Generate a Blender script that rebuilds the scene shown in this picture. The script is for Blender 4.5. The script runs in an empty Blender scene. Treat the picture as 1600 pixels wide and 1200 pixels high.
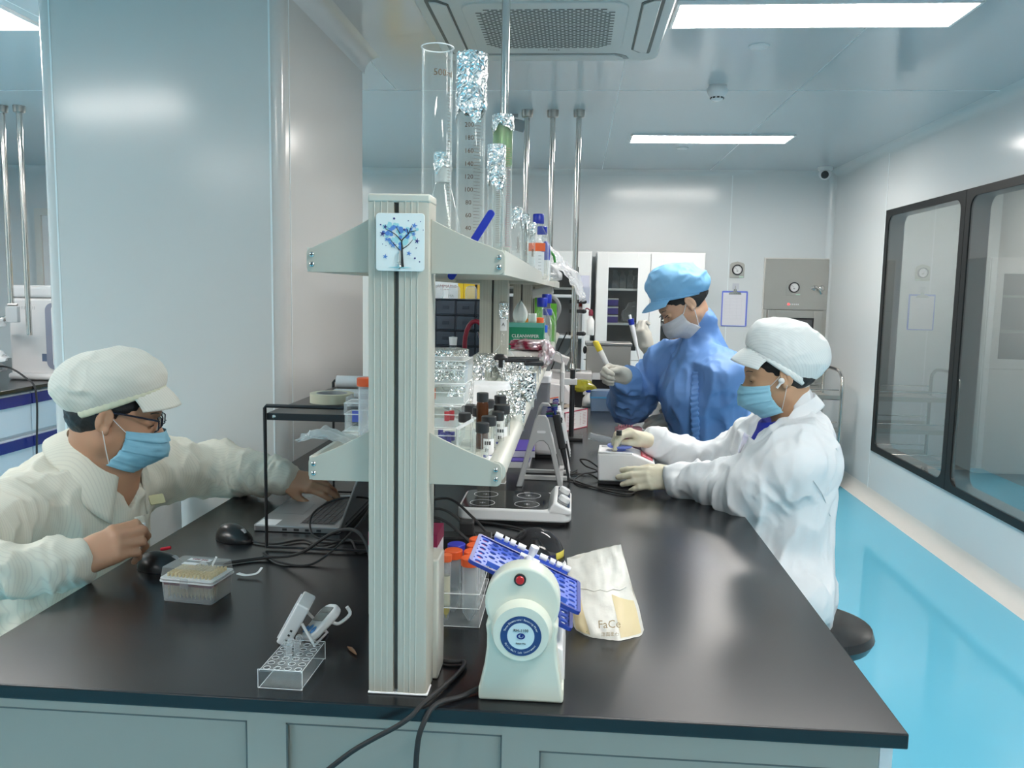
import bpy, bmesh, math, random
import numpy as np
from mathutils import Matrix, Vector, noise
random.seed(7)
PI=math.pi; R=math.radians
S=bpy.context.scene; COL=S.collection
# ---------------- camera, world, exposure ----------------
FPX=1300.0; CAMZ=1.48; ROLL=.018; _al,_pe=97.4,145.3
PITCH=math.atan(_pe/FPX); YAW=math.atan(_al/math.hypot(FPX,_pe))
CR=Matrix.Rotation(YAW,3,'Z')@Matrix.Rotation(PI/2-PITCH,3,'X')@Matrix.Rotation(ROLL,3,'Z')
cam=bpy.data.cameras.new('camera'); cam.sensor_width=36; cam.lens=FPX/1600*36; cam.clip_start=.05; cam.clip_end=60
camo=bpy.data.objects.new('camera',cam); COL.objects.link(camo)
camo.matrix_world=Matrix.Translation((0,0,CAMZ))@CR.to_4x4(); S.camera=camo
S.view_settings.view_transform='Standard'; S.view_settings.look='None'; S.view_settings.gamma=1
S.view_settings.use_curve_mapping=False; S.view_settings.exposure=EXPO=1.55
S.cycles.transparent_max_bounces=32
w=bpy.data.worlds.new('world'); S.world=w; w.use_nodes=True
w.node_tree.nodes['Background'].inputs[0].default_value=(.9,.93,.95,1); w.node_tree.nodes['Background'].inputs[1].default_value=.3
LAMP=15.0                                   # strength of the ceiling light diffusers
LAMPCOL=(1.0,.945,.89)
def ray(px,py): return CR@Vector(((px-800)/FPX,-(py-600)/FPX,-1))
def on_z(px,py,z): d=ray(px,py); return Vector((0,0,CAMZ))+d*((z-CAMZ)/d.z)
def on_y(px,py,y): d=ray(px,py); return Vector((0,0,CAMZ))+d*(y/d.y)
# ---------------- materials ----------------
MATS={}
def mat(name,c,rough=.5,metal=0,spec=.5,coat=0,emit=0,sub=0,bump=None,stripe=None,alpha=None,noise_col=None,sheen=0,aniso=0):
    if name in MATS: return MATS[name]
    m=bpy.data.materials.new(name); m.use_nodes=True; nt=m.node_tree; b=nt.nodes['Principled BSDF']
    b.inputs['Base Color'].default_value=(*c,1); b.inputs['Roughness'].default_value=rough
    b.inputs['Metallic'].default_value=metal; b.inputs['Specular IOR Level'].default_value=spec
    b.inputs['Coat Weight'].default_value=coat
    if coat: b.inputs['Coat Roughness'].default_value=.08
    if sheen: b.inputs['Sheen Weight'].default_value=sheen
    if sub: b.inputs['Subsurface Weight'].default_value=sub; b.inputs['Subsurface Radius'].default_value=(.01,.004,.002); b.inputs['Subsurface Scale'].default_value=.6
    if emit: b.inputs['Emission Color'].default_value=(*c,1); b.inputs['Emission Strength'].default_value=emit
    tc=nt.nodes.new('ShaderNodeTexCoord')
    if noise_col:                                   # (scale, second colour, sharpness)
        n=nt.nodes.new('ShaderNodeTexNoise'); n.inputs['Scale'].default_value=noise_col[0]; n.inputs['Detail'].default_value=4
        r=nt.nodes.new('ShaderNodeValToRGB'); r.color_ramp.elements[0].position=.4; r.color_ramp.elements[1].position=.65
        r.color_ramp.elements[0].color=(*c,1); r.color_ramp.elements[1].color=(*noise_col[1],1)
        nt.links.new(tc.outputs['Object'],n.inputs['Vector']); nt.links.new(n.outputs['Fac'],r.inputs[0]); nt.links.new(r.outputs[0],b.inputs['Base Color'])
    if stripe:                                      # (scale, colour, axis, distortion): woven stripe of the fabric
        wv=nt.nodes.new('ShaderNodeTexWave'); wv.wave_type='BANDS'; wv.bands_direction=stripe[2]
        wv.inputs['Scale'].default_value=stripe[0]; wv.inputs['Distortion'].default_value=stripe[3]; wv.inputs['Detail'].default_value=1; wv.inputs['Detail Scale'].default_value=.15
        r=nt.nodes.new('ShaderNodeValToRGB'); r.color_ramp.elements[0].position=.78; r.color_ramp.elements[1].position=.95
        r.color_ramp.elements[0].color=(*c,1); r.color_ramp.elements[1].color=(*stripe[1],1)
        nt.links.new(tc.outputs['Object'],wv.inputs['Vector']); nt.links.new(wv.outputs['Fac'],r.inputs[0]); nt.links.new(r.outputs[0],b.inputs['Base Color'])
    if bump:                                        # (scale, strength, distance)
        n=nt.nodes.new('ShaderNodeTexNoise'); n.inputs['Scale'].default_value=bump[0]; n.inputs['Detail'].default_value=5
        bp=nt.nodes.new('ShaderNodeBump'); bp.inputs['Strength'].default_value=bump[1]; bp.inputs['Distance'].default_value=bump[2]
        nt.links.new(tc.outputs['Object'],n.inputs['Vector']); nt.links.new(n.outputs['Fac'],bp.inputs['Height']); nt.links.new(bp.outputs[0],b.inputs['Normal'])
    MATS[name]=m; return m
def clear(name,tint=(.97,.99,.99),edge=.55,rough=.02,ecol=(.95,.97,.98),base=.04,ior=1.45,gl=.6):
    """thin clear plastic or glass wall: transparent, mirror-like by Fresnel, edge colour mixed in edge-on (pale ones paint edge highlights)"""
    if name in MATS: return MATS[name]
    m=bpy.data.materials.new(name); m.use_nodes=True; nt=m.node_tree; nt.nodes.clear()
    o=nt.nodes.new('ShaderNodeOutputMaterial'); t=nt.nodes.new('ShaderNodeBsdfTransparent'); t.inputs[0].default_value=(*tint,1)
    g=nt.nodes.new('ShaderNodeBsdfGlossy'); g.inputs['Roughness'].default_value=rough
    d0=nt.nodes.new('ShaderNodeBsdfDiffuse'); d0.inputs[0].default_value=(*ecol,1); d1=nt.nodes.new('ShaderNodeBsdfTranslucent'); d1.inputs[0].default_value=(*ecol,1)
    d=nt.nodes.new('ShaderNodeMixShader'); d.inputs[0].default_value=.45; nt.links.new(d0.outputs[0],d.inputs[1]); nt.links.new(d1.outputs[0],d.inputs[2])
    f=nt.nodes.new('ShaderNodeFresnel'); f.inputs[0].default_value=ior
    lw=nt.nodes.new('ShaderNodeLayerWeight'); lw.inputs[0].default_value=.35
    mr=nt.nodes.new('ShaderNodeMapRange'); mr.inputs['From Min'].default_value=.35; mr.inputs['From Max'].default_value=1; mr.inputs['To Min'].default_value=base; mr.inputs['To Max'].default_value=edge
    a=nt.nodes.new('ShaderNodeMixShader'); c=nt.nodes.new('ShaderNodeMixShader')
    nt.links.new(lw.outputs['Facing'],mr.inputs['Value']); nt.links.new(mr.outputs[0],a.inputs[0]); nt.links.new(t.outputs[0],a.inputs[1]); nt.links.new(d.outputs[0],a.inputs[2])
    mu=nt.nodes.new('ShaderNodeMath'); mu.operation='MULTIPLY'; mu.inputs[1].default_value=gl; ge=nt.nodes.new('ShaderNodeNewGeometry'); bf=nt.nodes.new('ShaderNodeMath'); bf.operation='SUBTRACT'; bf.inputs[0].default_value=1; nt.links.new(ge.outputs['Backfacing'],bf.inputs[1]); m2=nt.nodes.new('ShaderNodeMath'); m2.operation='MULTIPLY'; nt.links.new(f.outputs[0],m2.inputs[0]); nt.links.new(bf.outputs[0],m2.inputs[1]); nt.links.new(m2.outputs[0],mu.inputs[0]); nt.links.new(mu.outputs[0],c.inputs[0]); nt.links.new(a.outputs[0],c.inputs[1]); nt.links.new(g.outputs[0],c.inputs[2]); nt.links.new(c.outputs[0],o.inputs[0])
    MATS[name]=m; return m
# ---------------- mesh builder ----------------
class MB:
    def __init__(s): s.v=[]; s.f=[]; s.m=[]
    def add(s,vs,fs,M=None,mi=0):
        b=len(s.v)
        s.v+= [tuple(M@Vector(p)) for p in vs] if M is not None else [tuple(p) for p in vs]
        s.f+=[tuple(i+b for i in f) for f in fs]; s.m+=[mi]*len(fs); return s
    def box(s,x0,x1,y0,y1,z0,z1,M=None,mi=0):
        v=[(x,y,z) for z in (z0,z1) for x,y in ((x0,y0),(x1,y0),(x1,y1),(x0,y1))]
        return s.add(v,[(3,2,1,0),(4,5,6,7),(0,1,5,4),(1,2,6,5),(2,3,7,6),(3,0,4,7)],M,mi)
    def prism(s,pts,z0,z1,M=None,mi=0):
        n=len(pts); v=[(p[0],p[1],z0) for p in pts]+[(p[0],p[1],z1) for p in pts]
        f=[tuple(range(n-1,-1,-1)),tuple(range(n,2*n))]+[(i,(i+1)%n,n+(i+1)%n,n+i) for i in range(n)]
        return s.add(v,f,M,mi)
    def lathe(s,prof,seg=24,M=None,mi=0,cap=True,closed=False):
        v=[];f=[];n=len(prof)
        for r,z in prof:
            for k in range(seg): a=2*PI*k/seg; v.append((r*math.cos(a),r*math.sin(a),z))
        for i in range(n-1 if not closed else n):
            j=(i+1)%n
            for k in range(seg): l=(k+1)%seg; f.append((i*seg+k,i*seg+l,j*seg+l,j*seg+k))
        if cap and not closed:
            if prof[0][0]>1e-6: f.append(tuple(range(seg-1,-1,-1)))
            if prof[-1][0]>1e-6: f.append(tuple((n-1)*seg+k for k in range(seg)))
        return s.add(v,f,M,mi)
    def ell(s,c,r,seg=20,rings=12,M=None,mi=0,z0=-1,z1=1):
        pr=[]
        for i in range(rings+1):
            a=math.asin(z0)+(math.asin(z1)-math.asin(z0))*i/rings; pr.append((max(math.cos(a),1e-4),math.sin(a)))
        T=Matrix.Translation(c)@Matrix.Diagonal((*r,1))
        return s.lathe(pr,seg,(M@T) if M is not None else T,mi)
    def tube(s,pts,r,seg=8,M=None,mi=0,closed=False,smooth=0,flat=1):
        P=[Vector(p) for p in pts]
        if smooth: P=spline(P,smooth,closed)
        n=len(P); rr=r if isinstance(r,(list,tuple)) else [r]*n
        if len(rr)!=n: rr=[rr[0]+(rr[-1]-rr[0])*i/(n-1) for i in range(n)]
        T=[((P[(i+1)%n]-P[i-1]) if closed else (P[min(i+1,n-1)]-P[max(i-1,0)])).normalized() for i in range(n)]
        up=Vector((0,0,1)) if abs(T[0].z)<.9 else Vector((1,0,0))
        nrm=(up-T[0]*up.dot(T[0])).normalized(); v=[];f=[]
        for i in range(n):
            nrm=(nrm-T[i]*nrm.dot(T[i])); nrm=nrm.normalized() if nrm.length>1e-6 else up; b=T[i].cross(nrm)
            for k in range(seg):
                a=2*PI*k/seg; v.append(P[i]+(nrm*math.cos(a)*flat+b*math.sin(a))*rr[i])
        for i in range(n if closed else n-1):
            j=(i+1)%n
            for k in range(seg): l=(k+1)%seg; f.append((i*seg+k,i*seg+l,j*seg+l,j*seg+k))
        if not closed: f.append(tuple(range(seg-1,-1,-1))); f.append(tuple((n-1)*seg+k for k in range(seg)))
        return s.add(v,f,M,mi)
    def surf(s,fn,nu,nv,M=None,mi=0,cu=False):
        v=[fn(i/nu,j/nv) for j in range(nv+1) for i in range(nu+(0 if cu else 1))]; w=nu+(0 if cu else 1)
        f=[(j*w+i,j*w+(i+1)%w,(j+1)*w+(i+1)%w,(j+1)*w+i) for j in range(nv) for i in range(nu)]
        return s.add(v,f,M,mi)
def spline(P,k,closed=False):
    n=len(P); out=[]
    for i in range(n if closed else n-1):
        g=lambda j:P[j%n] if closed else P[max(0,min(n-1,j))]
        a,b,c,d=g(i-1),g(i),g(i+1),g(i+2)
        for q in range(k):
            t=q/k; out.append(.5*((2*b)+(c-a)*t+(2*a-5*b+4*c-d)*t*t+(3*b-a-3*c+d)*t**3))
    if not closed: out.append(P[-1])
    return out
def rrect(x0,x1,y0,y1,r,k=5):
    o=[]
    for cx,cy,a0 in ((x1-r,y1-r,0),(x0+r,y1-r,90),(x0+r,y0+r,180),(x1-r,y0+r,270)):
        for i in range(k+1): a=R(a0+90*i/k); o.append((cx+r*math.cos(a),cy+r*math.sin(a)))
    return o
def circ(cx,cy,r,k=16): return [(cx+r*math.cos(2*PI*i/k),cy+r*math.sin(2*PI*i/k)) for i in range(k)]
def T(x,y,z): return Matrix.Translation((x,y,z))
def RX(a): return Matrix.Rotation(a,4,'X')
def RY(a): return Matrix.Rotation(a,4,'Y')
def RZ(a): return Matrix.Rotation(a,4,'Z')
def mesh_of(name,mb,mats,sharp=35):
    me=bpy.data.meshes.new(name); me.from_pydata(mb.v,[],mb.f)
    for m in (mats if isinstance(mats,(list,tuple)) else [mats]): me.materials.append(m)
    me.polygons.foreach_set('material_index',mb.m); me.polygons.foreach_set('use_smooth',[True]*len(mb.f))
    me.validate(); me.update(); me.set_sharp_from_angle(angle=R(sharp)); return me
def obj(name,mb,mats,parent=None,bevel=0,sharp=35,loc=None,solid=0,label=None,seg=2):
    o=bpy.data.objects.new(name,mesh_of(name,mb,mats,sharp)); COL.objects.link(o)
    if parent: o.parent=parent
    if loc is not None: o.location=loc
    if solid: m=o.modifiers.new('solid','SOLIDIFY'); m.thickness=solid; m.offset=0
    if bevel: m=o.modifiers.new('bevel','BEVEL'); m.width=bevel; m.segments=seg; m.limit_method='ANGLE'; m.angle_limit=R(40); m.harden_normals=False
    if label: o['label']=label
    return o
def tag(o,label,cat,group=None):
    o['label']=label; o['category']=cat
    if group: o['group']=group
    return o
def thing(name,label,cat,loc=(0,0,0),rotz=0,group=None,rot=None):
    o=bpy.data.objects.new(name,None); COL.objects.link(o); o.location=loc; o.rotation_euler=rot or (0,0,rotz); o.empty_display_size=.05
    return tag(o,label,cat,group)
def one(name,mb,mats,label,cat,loc=(0,0,0),rotz=0,group=None,rot=None,**k):
    o=obj(name,mb,mats,**k); o.location=loc; o.rotation_euler=rot or (0,0,rotz); return tag(o,label,cat,group)
def struct(name,mb,mats,parent=None,**k):
    o=obj(name,mb,mats,parent,**k)
    if not parent: o['kind']='structure'
    return o
KIDS={}
def dup(root,loc,rotz=0,label=None,group=None,rot=None):
    def kids(o): return [c for c in COL.objects if c.parent==o]
    r=root.copy(); COL.objects.link(r); r.location=loc; r.rotation_euler=rot or (0,0,rotz)
    if label: r['label']=label
    if group: r['group']=group
    for ch in kids(root):
        c=ch.copy(); COL.objects.link(c); c.parent=r
        for g in kids(ch): d=g.copy(); COL.objects.link(d); d.parent=c
    return r
def text(name,body,size,M,m,parent,ex=.0003,align='CENTER',curve_r=None):
    c=bpy.data.curves.new(name,'FONT'); c.body=body; c.size=size; c.extrude=ex; c.align_x=align; c.align_y='CENTER'; c.resolution_u=2
    t=bpy.data.objects.new(name,c); COL.objects.link(t)
    me=bpy.data.meshes.new_from_object(t.evaluated_get(bpy.context.evaluated_depsgraph_get()))
    bpy.data.objects.remove(t); me.materials.clear(); me.materials.append(m); me.name=name
    if curve_r:
        for v in me.vertices: a=v.co.x/curve_r; v.co=Vector((curve_r*math.sin(a),v.co.y,curve_r*(math.cos(a)-1)+v.co.z))
    o=bpy.data.objects.new(name,me); COL.objects.link(o); o.parent=parent; o.matrix_local=M; return o
WALLC=(.70,.725,.73)
M_wall=mat('painted_steel_panel',WALLC,.16,spec=.5)
M_seam=mat('panel_joint',(.78,.83,.84),.3)
M_ceil=mat('ceiling_panel',(.60,.645,.67),.14,spec=.5)
M_floor=mat('blue_epoxy',(.15,.52,.70),.07,spec=.5)
M_cream=mat('cream_cove',(.70,.68,.64),.4)
M_blkframe=mat('black_frame',(.012,.014,.015),.5,spec=.3)
M_white=mat('white_plastic',(.8,.8,.8),.3)
M_white2=mat('white_powdercoat',(.78,.78,.79),.35)
M_grey=mat('grey_plastic',(.42,.43,.44),.4)
M_dark=mat('dark_plastic',(.02,.02,.022),.35)
M_blk=mat('black_metal',(.012,.012,.014),.35,spec=.5)
M_steel=mat('brushed_steel',(.42,.41,.39),.28,metal=1)
M_chrome=mat('polished_steel',(.62,.60,.57),.12,metal=1)
M_alu=mat('grey_enamel',(.46,.445,.38),.38)
M_alu2=mat('pale_enamel',(.57,.56,.49),.35)
M_slot=mat('slot_grey',(.13,.14,.135),.5)
M_top=mat('black_worktop',(.007,.008,.010),.26,spec=.55)
M_cab=mat('mint_grey_cabinet',(.40,.375,.325),.4)
M_navy=mat('navy_plastic',(.01,.02,.19),.25)
M_foil=mat('aluminium_foil',(.96,.94,.92),.2,metal=1)
def _foil():
    nt=M_foil.node_tree; b=nt.nodes['Principled BSDF']; tc=nt.nodes.new('ShaderNodeTexCoord'); n=nt.nodes.new('ShaderNodeTexNoise'); n.inputs['Scale'].default_value=35; n.inputs['Detail'].default_value=2
    v=nt.nodes.new('ShaderNodeTexVoronoi'); v.feature='DISTANCE_TO_EDGE'; v.inputs['Scale'].default_value=110; mx=nt.nodes.new('ShaderNodeVectorMath'); mx.operation='MULTIPLY_ADD'; mx.inputs[1].default_value=(.02,.02,.02)
    bp=nt.nodes.new('ShaderNodeBump'); bp.inputs['Strength'].default_value=1; bp.inputs['Distance'].default_value=.007
    nt.links.new(tc.outputs['Object'],n.inputs['Vector']); nt.links.new(n.outputs['Color'],mx.inputs[0]); nt.links.new(tc.outputs['Object'],mx.inputs[2]); nt.links.new(mx.outputs[0],v.inputs['Vector']); nt.links.new(v.outputs['Distance'],bp.inputs['Height']); nt.links.new(bp.outputs[0],b.inputs['Normal'])
_foil()
M_clear=clear('clear_acrylic')
M_glass=clear('clear_glass',(.98,.99,.985),.5,.01,(.95,.97,.97),.02,1.6,gl=.95)
M_pp=clear('translucent_plastic',(.9,.92,.93),.7,.15,(.85,.87,.88),.25)
M_tint=mat('label_white',(.82,.82,.82),.5)
M_ink=mat('black_ink',(.02,.02,.02),.5)
M_red=mat('red_plastic',(.55,.01,.03),.35)
M_orange=mat('orange_cap',(.85,.13,.03),.4)
M_blue=mat('blue_cap',(.012,.03,.36),.3)
M_rubber=mat('black_rubber',(.015,.015,.016),.6)
M_led=mat('light_diffuser',LAMPCOL,.5,emit=LAMP)
ZC=2.55; BY=7.5; WX=2.2
# ================= ROOM =================
X0,X1,Y0=-6.0,WX,-4.0
struct('floor',MB().box(X0,5.0,Y0,BY+.1,-.1,0),M_floor)
mb=MB().box(X0,5.0,Y0,BY+.1,ZC,ZC+.1)
for y in (-3.03,-.5,2.05,4.6): mb.box(X0,X1,y-.003,y+.003,ZC-.0012,ZC,mi=1)      # panel joints
for x in (-4.6,-3.4,-2.2,-1.0): mb.box(x-.003,x+.003,Y0,4.6,ZC-.0012,ZC,mi=1)
for x in (.2,1.13): mb.box(x-.003,x+.003,Y0,BY,ZC-.0012,ZC,mi=1)
struct('ceiling',mb,[M_ceil,M_seam])
mb=MB().box(X0,5.0,BY,BY+.1,0,ZC)
for x in (-4.8,-3.6,-1.3,-.05,1.33): mb.box(x-.004,x+.004,BY-.0015,BY,0,ZC,mi=1)
struct('wall_back',mb,[M_wall,M_seam])
struct('wall_rear',MB().box(X0,5.0,Y0-.1,Y0,0,ZC),M_wall)
struct('wall_left',MB().box(X0-.1,X0,Y0,BY,0,ZC),M_wall)
WZ0,WZ1=.365,2.097; WY=((4.98,6.21),(3.30,4.975))
mb=MB()
mb.box(WX,WX+.1,Y0,3.30,0,ZC); mb.box(WX,WX+.1,6.21,BY,0,ZC); mb.box(WX,WX+.1,3.30,6.21,0,WZ0); mb.box(WX,WX+.1,3.30,6.21,WZ1,ZC)
for y in (1.9,3.05): mb.box(WX-.0015,WX,y-.004,y+.004,0,ZC,mi=1)
mb.box(WX-.0015,WX,6.245,6.253,0,ZC,mi=1)
struct('wall_right',mb,[M_wall,M_seam])
M_win=clear('window_glass',(.60,.62,.62),.06,.0,(.5,.53,.53),.02,2.1,gl=1)
M_reveal=mat('window_reveal',(.35,.36,.36),.35)
def rev(y0,y1,z0,z1,r): return rrect(y0,y1,z0,z1,r,6)
for n,(y0,y1) in enumerate(WY):
    out=rrect(y0,y1,WZ0,WZ1,.002,6); inn=rrect(y0+.055,y1-.055,WZ0+.045,WZ1-.045,.07,6); k=len(out)
    mb=MB(); v=[(WX-.012,p[0],p[1]) for p in out]+[(WX-.012,p[0],p[1]) for p in inn]+[(WX+.004,p[0],p[1]) for p in out]+[(WX+.004,p[0],p[1]) for p in inn]
    f=[]
    for i in range(k):
        j=(i+1)%k; f+=[(i,j,k+j,k+i),(2*k+j,2*k+i,3*k+i,3*k+j),(i,2*k+i,2*k+j,j),(k+i,k+j,3*k+j,3*k+i)]
    mb.add(v,f)
    o=struct('window_%d'%(n+1),mb,M_blkframe)
    mb=MB(); v=[(WX+x,p[0],p[1]) for x in (.004,.1) for p in inn]; mb.add(v,[(i,(i+1)%k,k+(i+1)%k,k+i) for i in range(k)])
    obj('window_reveal',mb,M_reveal,o)
    obj('pane',MB().prism(rrect(y0+.045,y1-.045,WZ0+.04,WZ1-.04,.07,6),0,.006,M=Matrix(((0,0,1,WX-.008),(1,0,0,0),(0,1,0,0),(0,0,0,1)))),M_win,o)
# corridor behind the windows
M_corr=mat('corridor_wall',(.62,.62,.61),.5)
struct('wall_corridor',MB().box(3.6,3.7,Y0,BY,0,ZC),M_corr)
def cove(p0,p1,n1,n2,r,name,m,k=6):
    """concave quarter-round trim from p0 to p1 in the corner of two faces with inward normals n1, n2"""
    p0,p1,n1,n2=map(Vector,(p0,p1,n1,n2)); mb=MB(); v=[]
    for p in (p0,p1):
        v.append(p)
        for i in range(k+1):
            a=PI/2*i/k; v.append(p+n1*r*(1-math.sin(a))+n2*r*(1-math.cos(a)))
    n=k+2; f=[(i,(i+1)%n,n+(i+1)%n,n+i) for i in range(n)]+[tuple(range(n)),tuple(range(2*n-1,n-1,-1))]
    mb.add(v,f); bm=bmesh.new(); 
    return struct(name,mb,m)
cove((WX,Y0,ZC),(WX,BY,ZC),(-1,0,0),(0,0,-1),.06,'trim_1',M_wall)
cove((X0,BY,ZC),(WX,BY,ZC),(0,-1,0),(0,0,-1),.05,'trim_2',M_wall)
cove((WX,BY,0),(WX,BY,ZC),(-1,0,0),(0,-1,0),.05,'trim_3',M_wall)
cove((WX,Y0,0),(WX,BY,0),(-1,0,0),(0,0,1),.085,'baseboard_right',M_cream)
cove((X0,BY,0),(WX,BY,0),(0,-1,0),(0,0,1),.085,'baseboard_back',M_cream)
# clad pillar with rounded corners
px0,px1,py0,py1=-1.88,-1.0125,2.84,3.96
mb=MB().prism(rrect(px0,px1,py0,py1,.045,8),0,ZC)
for x in (px0+.057,px1-.04): mb.box(x-.003,x+.003,py0-.0016,py0,0,ZC,mi=1)
mb.box(px1,px1+.0016,py0+.075,py0+.08,0,ZC,mi=1)
struct('wall_pillar',mb,[mat('pillar_panel',(.62,.61,.59),.18,spec=.5),M_seam])
cove((px1,py0+.0,ZC),(px1,py1,ZC),(1,0,0),(0,0,-1),.075,'trim_4',M_wall)
cove((px0,py0,ZC),(px1,py0,ZC),(0,-1,0),(0,0,-1),.075,'trim_5',M_wall)
# left background door on the back wall
mb=MB().box(-4.95,-4.05,BY-.03,BY,0,2.1)
o=struct('door_1',mb,M_white2,bevel=.004)
mb=MB(); mb.box(-5.01,-4.95,BY-.05,BY,0,2.16); mb.box(-4.05,-3.99,BY-.05,BY,0,2.16); mb.box(-4.95,-4.05,BY-.05,BY,2.1,2.16)
struct('door_frame',mb,M_cream,parent=o)
# ---- ceiling lights ----
def light(x,y,label,L=1.09,W=.29):
    t=thing('ceiling_light',label,'light',(x,y,ZC),0)
    mb=MB(); h=.012
    mb.box(-L/2,L/2,-W/2,-W/2+.012,-h,0); mb.box(-L/2,L/2,W/2-.012,W/2,-h,0); mb.box(-L/2,-L/2+.012,-W/2+.012,W/2-.012,-h,0); mb.box(L/2-.012,L/2,-W/2+.012,W/2-.012,-h,0)
    obj('frame',mb,M_white,t)
    obj('diffuser',MB().box(-L/2+.012,L/2-.012,-W/2+.012,W/2-.012,-.009,-.001),M_led,t)
    return t
light(.89,3.375,'large rectangular ceiling light panel nearest the camera at top right')
light(.89,5.96,'narrower looking ceiling light panel in front of the far wall')
light(-2.8,3.355,'ceiling light panel at the top left behind the pillar')
for x,y,l in ((.89,.8,'ceiling light panel directly above the camera'),(.89,-1.8,'ceiling light panel behind the camera on the right'),(-2.8,.8,'ceiling light panel left of the camera'),(-2.8,-1.8,'ceiling light panel behind the camera on the left'),(-2.8,5.96,'far ceiling light panel hidden behind the pillar'),(-5.0,3.4,'ceiling light panel nearest the left wall, farther one'),(-5.0,.8,'ceiling light panel nearest the left wall, nearer one'),(2.9,2.0,'added unseen near light panel brightening the corridor behind the windows'),(2.9,6.4,'added unseen far light panel brightening the corridor behind the windows')):
    light(x,y,l)  # the two corridor panels are added out of view to brighten the windows
# ---- air conditioner cassette ----
t=thing('ceiling_air_conditioner','square white cassette air conditioner with perforated grille in the ceiling','air conditioner',(-.143,3.45,ZC))
M_ac=mat('ac_white',(.62,.65,.64),.4)
out=rrect(-.475,.475,-.475,.475,.06,6)
mb=MB(); mb.prism(out,-.028,0); obj('panel',mb,M_ac,t,bevel=.008)
mb=MB(); mb.prism(rrect(-.31,.31,-.31,.31,.07,6),-.034,-.026); gr=obj('grille_frame',mb,M_ac,t,bevel=.003)
mb=MB()
for j in range(30):
    y=-.24+j*.48/29
    for i in range(17):
        x=-.25+i*.5/16+(.5/32 if j%2 else 0)
        if abs(x)>.262 or (abs(x)>.225 and abs(y)>.21): continue
        mb.box(x-.0115,x+.0115,y-.0042,y+.0042,-.0352,-.0338)
g=obj('grille_slots',mb,M_slot,gr)
for a in range(4):
    mb=MB(); M=RZ(a*PI/2)
    mb.prism([(-.29,.352),(.29,.352),(.335,.385),(.35,.43),(.33,.435),(-.33,.435),(-.35,.43),(-.335,.385)],-.03,-.0275,M=M)
    obj('air_outlet',mb,M_slot if a%2 else mat('outlet_grey',(.33,.34,.34),.5),t)
    mb=MB(); mb.prism([(-.28,.36),(.28,.36),(.32,.395),(.325,.42),(-.325,.42),(-.32,.395)],-.036,-.029,M=M)
    obj('flap',mb,M_ac,t,bevel=.003)
text('maker_mark','Midea',.022,T(.02,.275,-.0345)@RX(PI),M_slot,t)
# ---- small ceiling fittings ----
t=thing('smoke_detector','white round smoke detector on the ceiling between the two light panels','smoke detector',(.7,4.5,ZC))
obj('base',MB().lathe([(.045,0),(.045,-.012),(.052,-.014),(.052,-.03),(.05,-.034)],28,cap=True),M_white,t)
obj('sensor_head',MB().lathe([(.05,-.034),(.042,-.05),(.034,-.058),(.03,-.068),(.018,-.074),(.0001,-.075)],28),M_white2,t)
mb=MB()
for k in range(10): mb.box(-.006,.006,-.002,.002,-.004,.004,M=RZ(k*PI/5)@T(0,-.0335,-.062)@RX(-.5))
obj('vent_slots',mb,M_dark,t)
t=thing('dome_camera','white turret security camera in the ceiling corner','camera',(2.04,7.25,ZC))
obj('base',MB().lathe([(.06,0),(.06,-.02),(.055,-.028)],28),M_white,t)
b=obj('ball_housing',MB().ell((0,0,-.055),(.05,.05,.05)),M_white2,t)
obj('lens',MB().ell((0,0,0),(.032,.016,.032),M=T(-.012,-.04,-.068)@RX(.3)),M_dark,t)
for n,(x,y) in (('large round',(.76,3.8)),('small far',(.752,6.36))):
    one('ceiling_sprinkler_cover',MB().lathe([(.045,0),(.045,-.004),(.04,-.008),(.0001,-.009)],24),M_white,n+' white cover plate on the ceiling','cover plate',(x,y,ZC))
t=thing('wall_mounted_sign','small grey emergency sign hanging from the ceiling behind the glass cylinders','sign',(-.42,5.2,ZC))
obj('bracket',MB().box(-.04,.04,-.012,.012,-.02,0),M_grey,t)
obj('sign_panel',MB().box(-.1,.1,-.012,.012,-.09,-.02,M=RY(.25)),M_grey,t,bevel=.003)
# ---- stainless poles from the ceiling ----
def pole(x,y,z0,r,label,kind=0):
    t=thing('service_pole',label,'pole',(x,y,z0),0,'stainless service poles from the ceiling')
    obj('tube',MB().lathe([(r,0),(r,ZC-z0)],20),M_chrome,t)
    obj('ceiling_flange',MB().lathe([(r*1.1,ZC-z0-.045),(r*1.9,ZC-z0-.04),(r*2.1,ZC-z0-.025),(r*2.1,ZC-z0)],20),M_steel,t)
    if kind: obj('base_flange',MB().lathe([(r*3.2,0),(r*3.2,.012),(r*1.5,.018),(r*1.2,.05)],24),M_chrome,t)
    return t
pole(-.237,2.66,1.62,.0128,'thin stainless pole rising from the shelf rack past the air conditioner')
pole(-.317,5.09,1.55,.0165,'leftmost of the three stainless poles behind the glassware',1)
pole(-.164,5.09,1.55,.0165,'middle one of the three stainless poles behind the glassware',1)
pole(-.009,5.09,.998,.0165,'rightmost of the three stainless poles, reaching down to the white box',1)
pole(-3.42,4.99,1.15,.0165,'stainless pole left of the pillar, nearer the pillar')
t=pole(-3.53,4.99,1.32,.0165,'stainless pole at the left picture edge ending in a bend')
mb=MB().tube([(0,0,.02),(0,0,0),(-.01,0,-.04),(-.05,0,-.07),(-.12,0,-.075)],.0165,12,smooth=4); obj('elbow',mb,M_chrome,t)
obj('valve_handle',MB().tube([(.0,-.03,.02),(.06,-.03,.02)],.008,8),M_steel,t)
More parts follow.
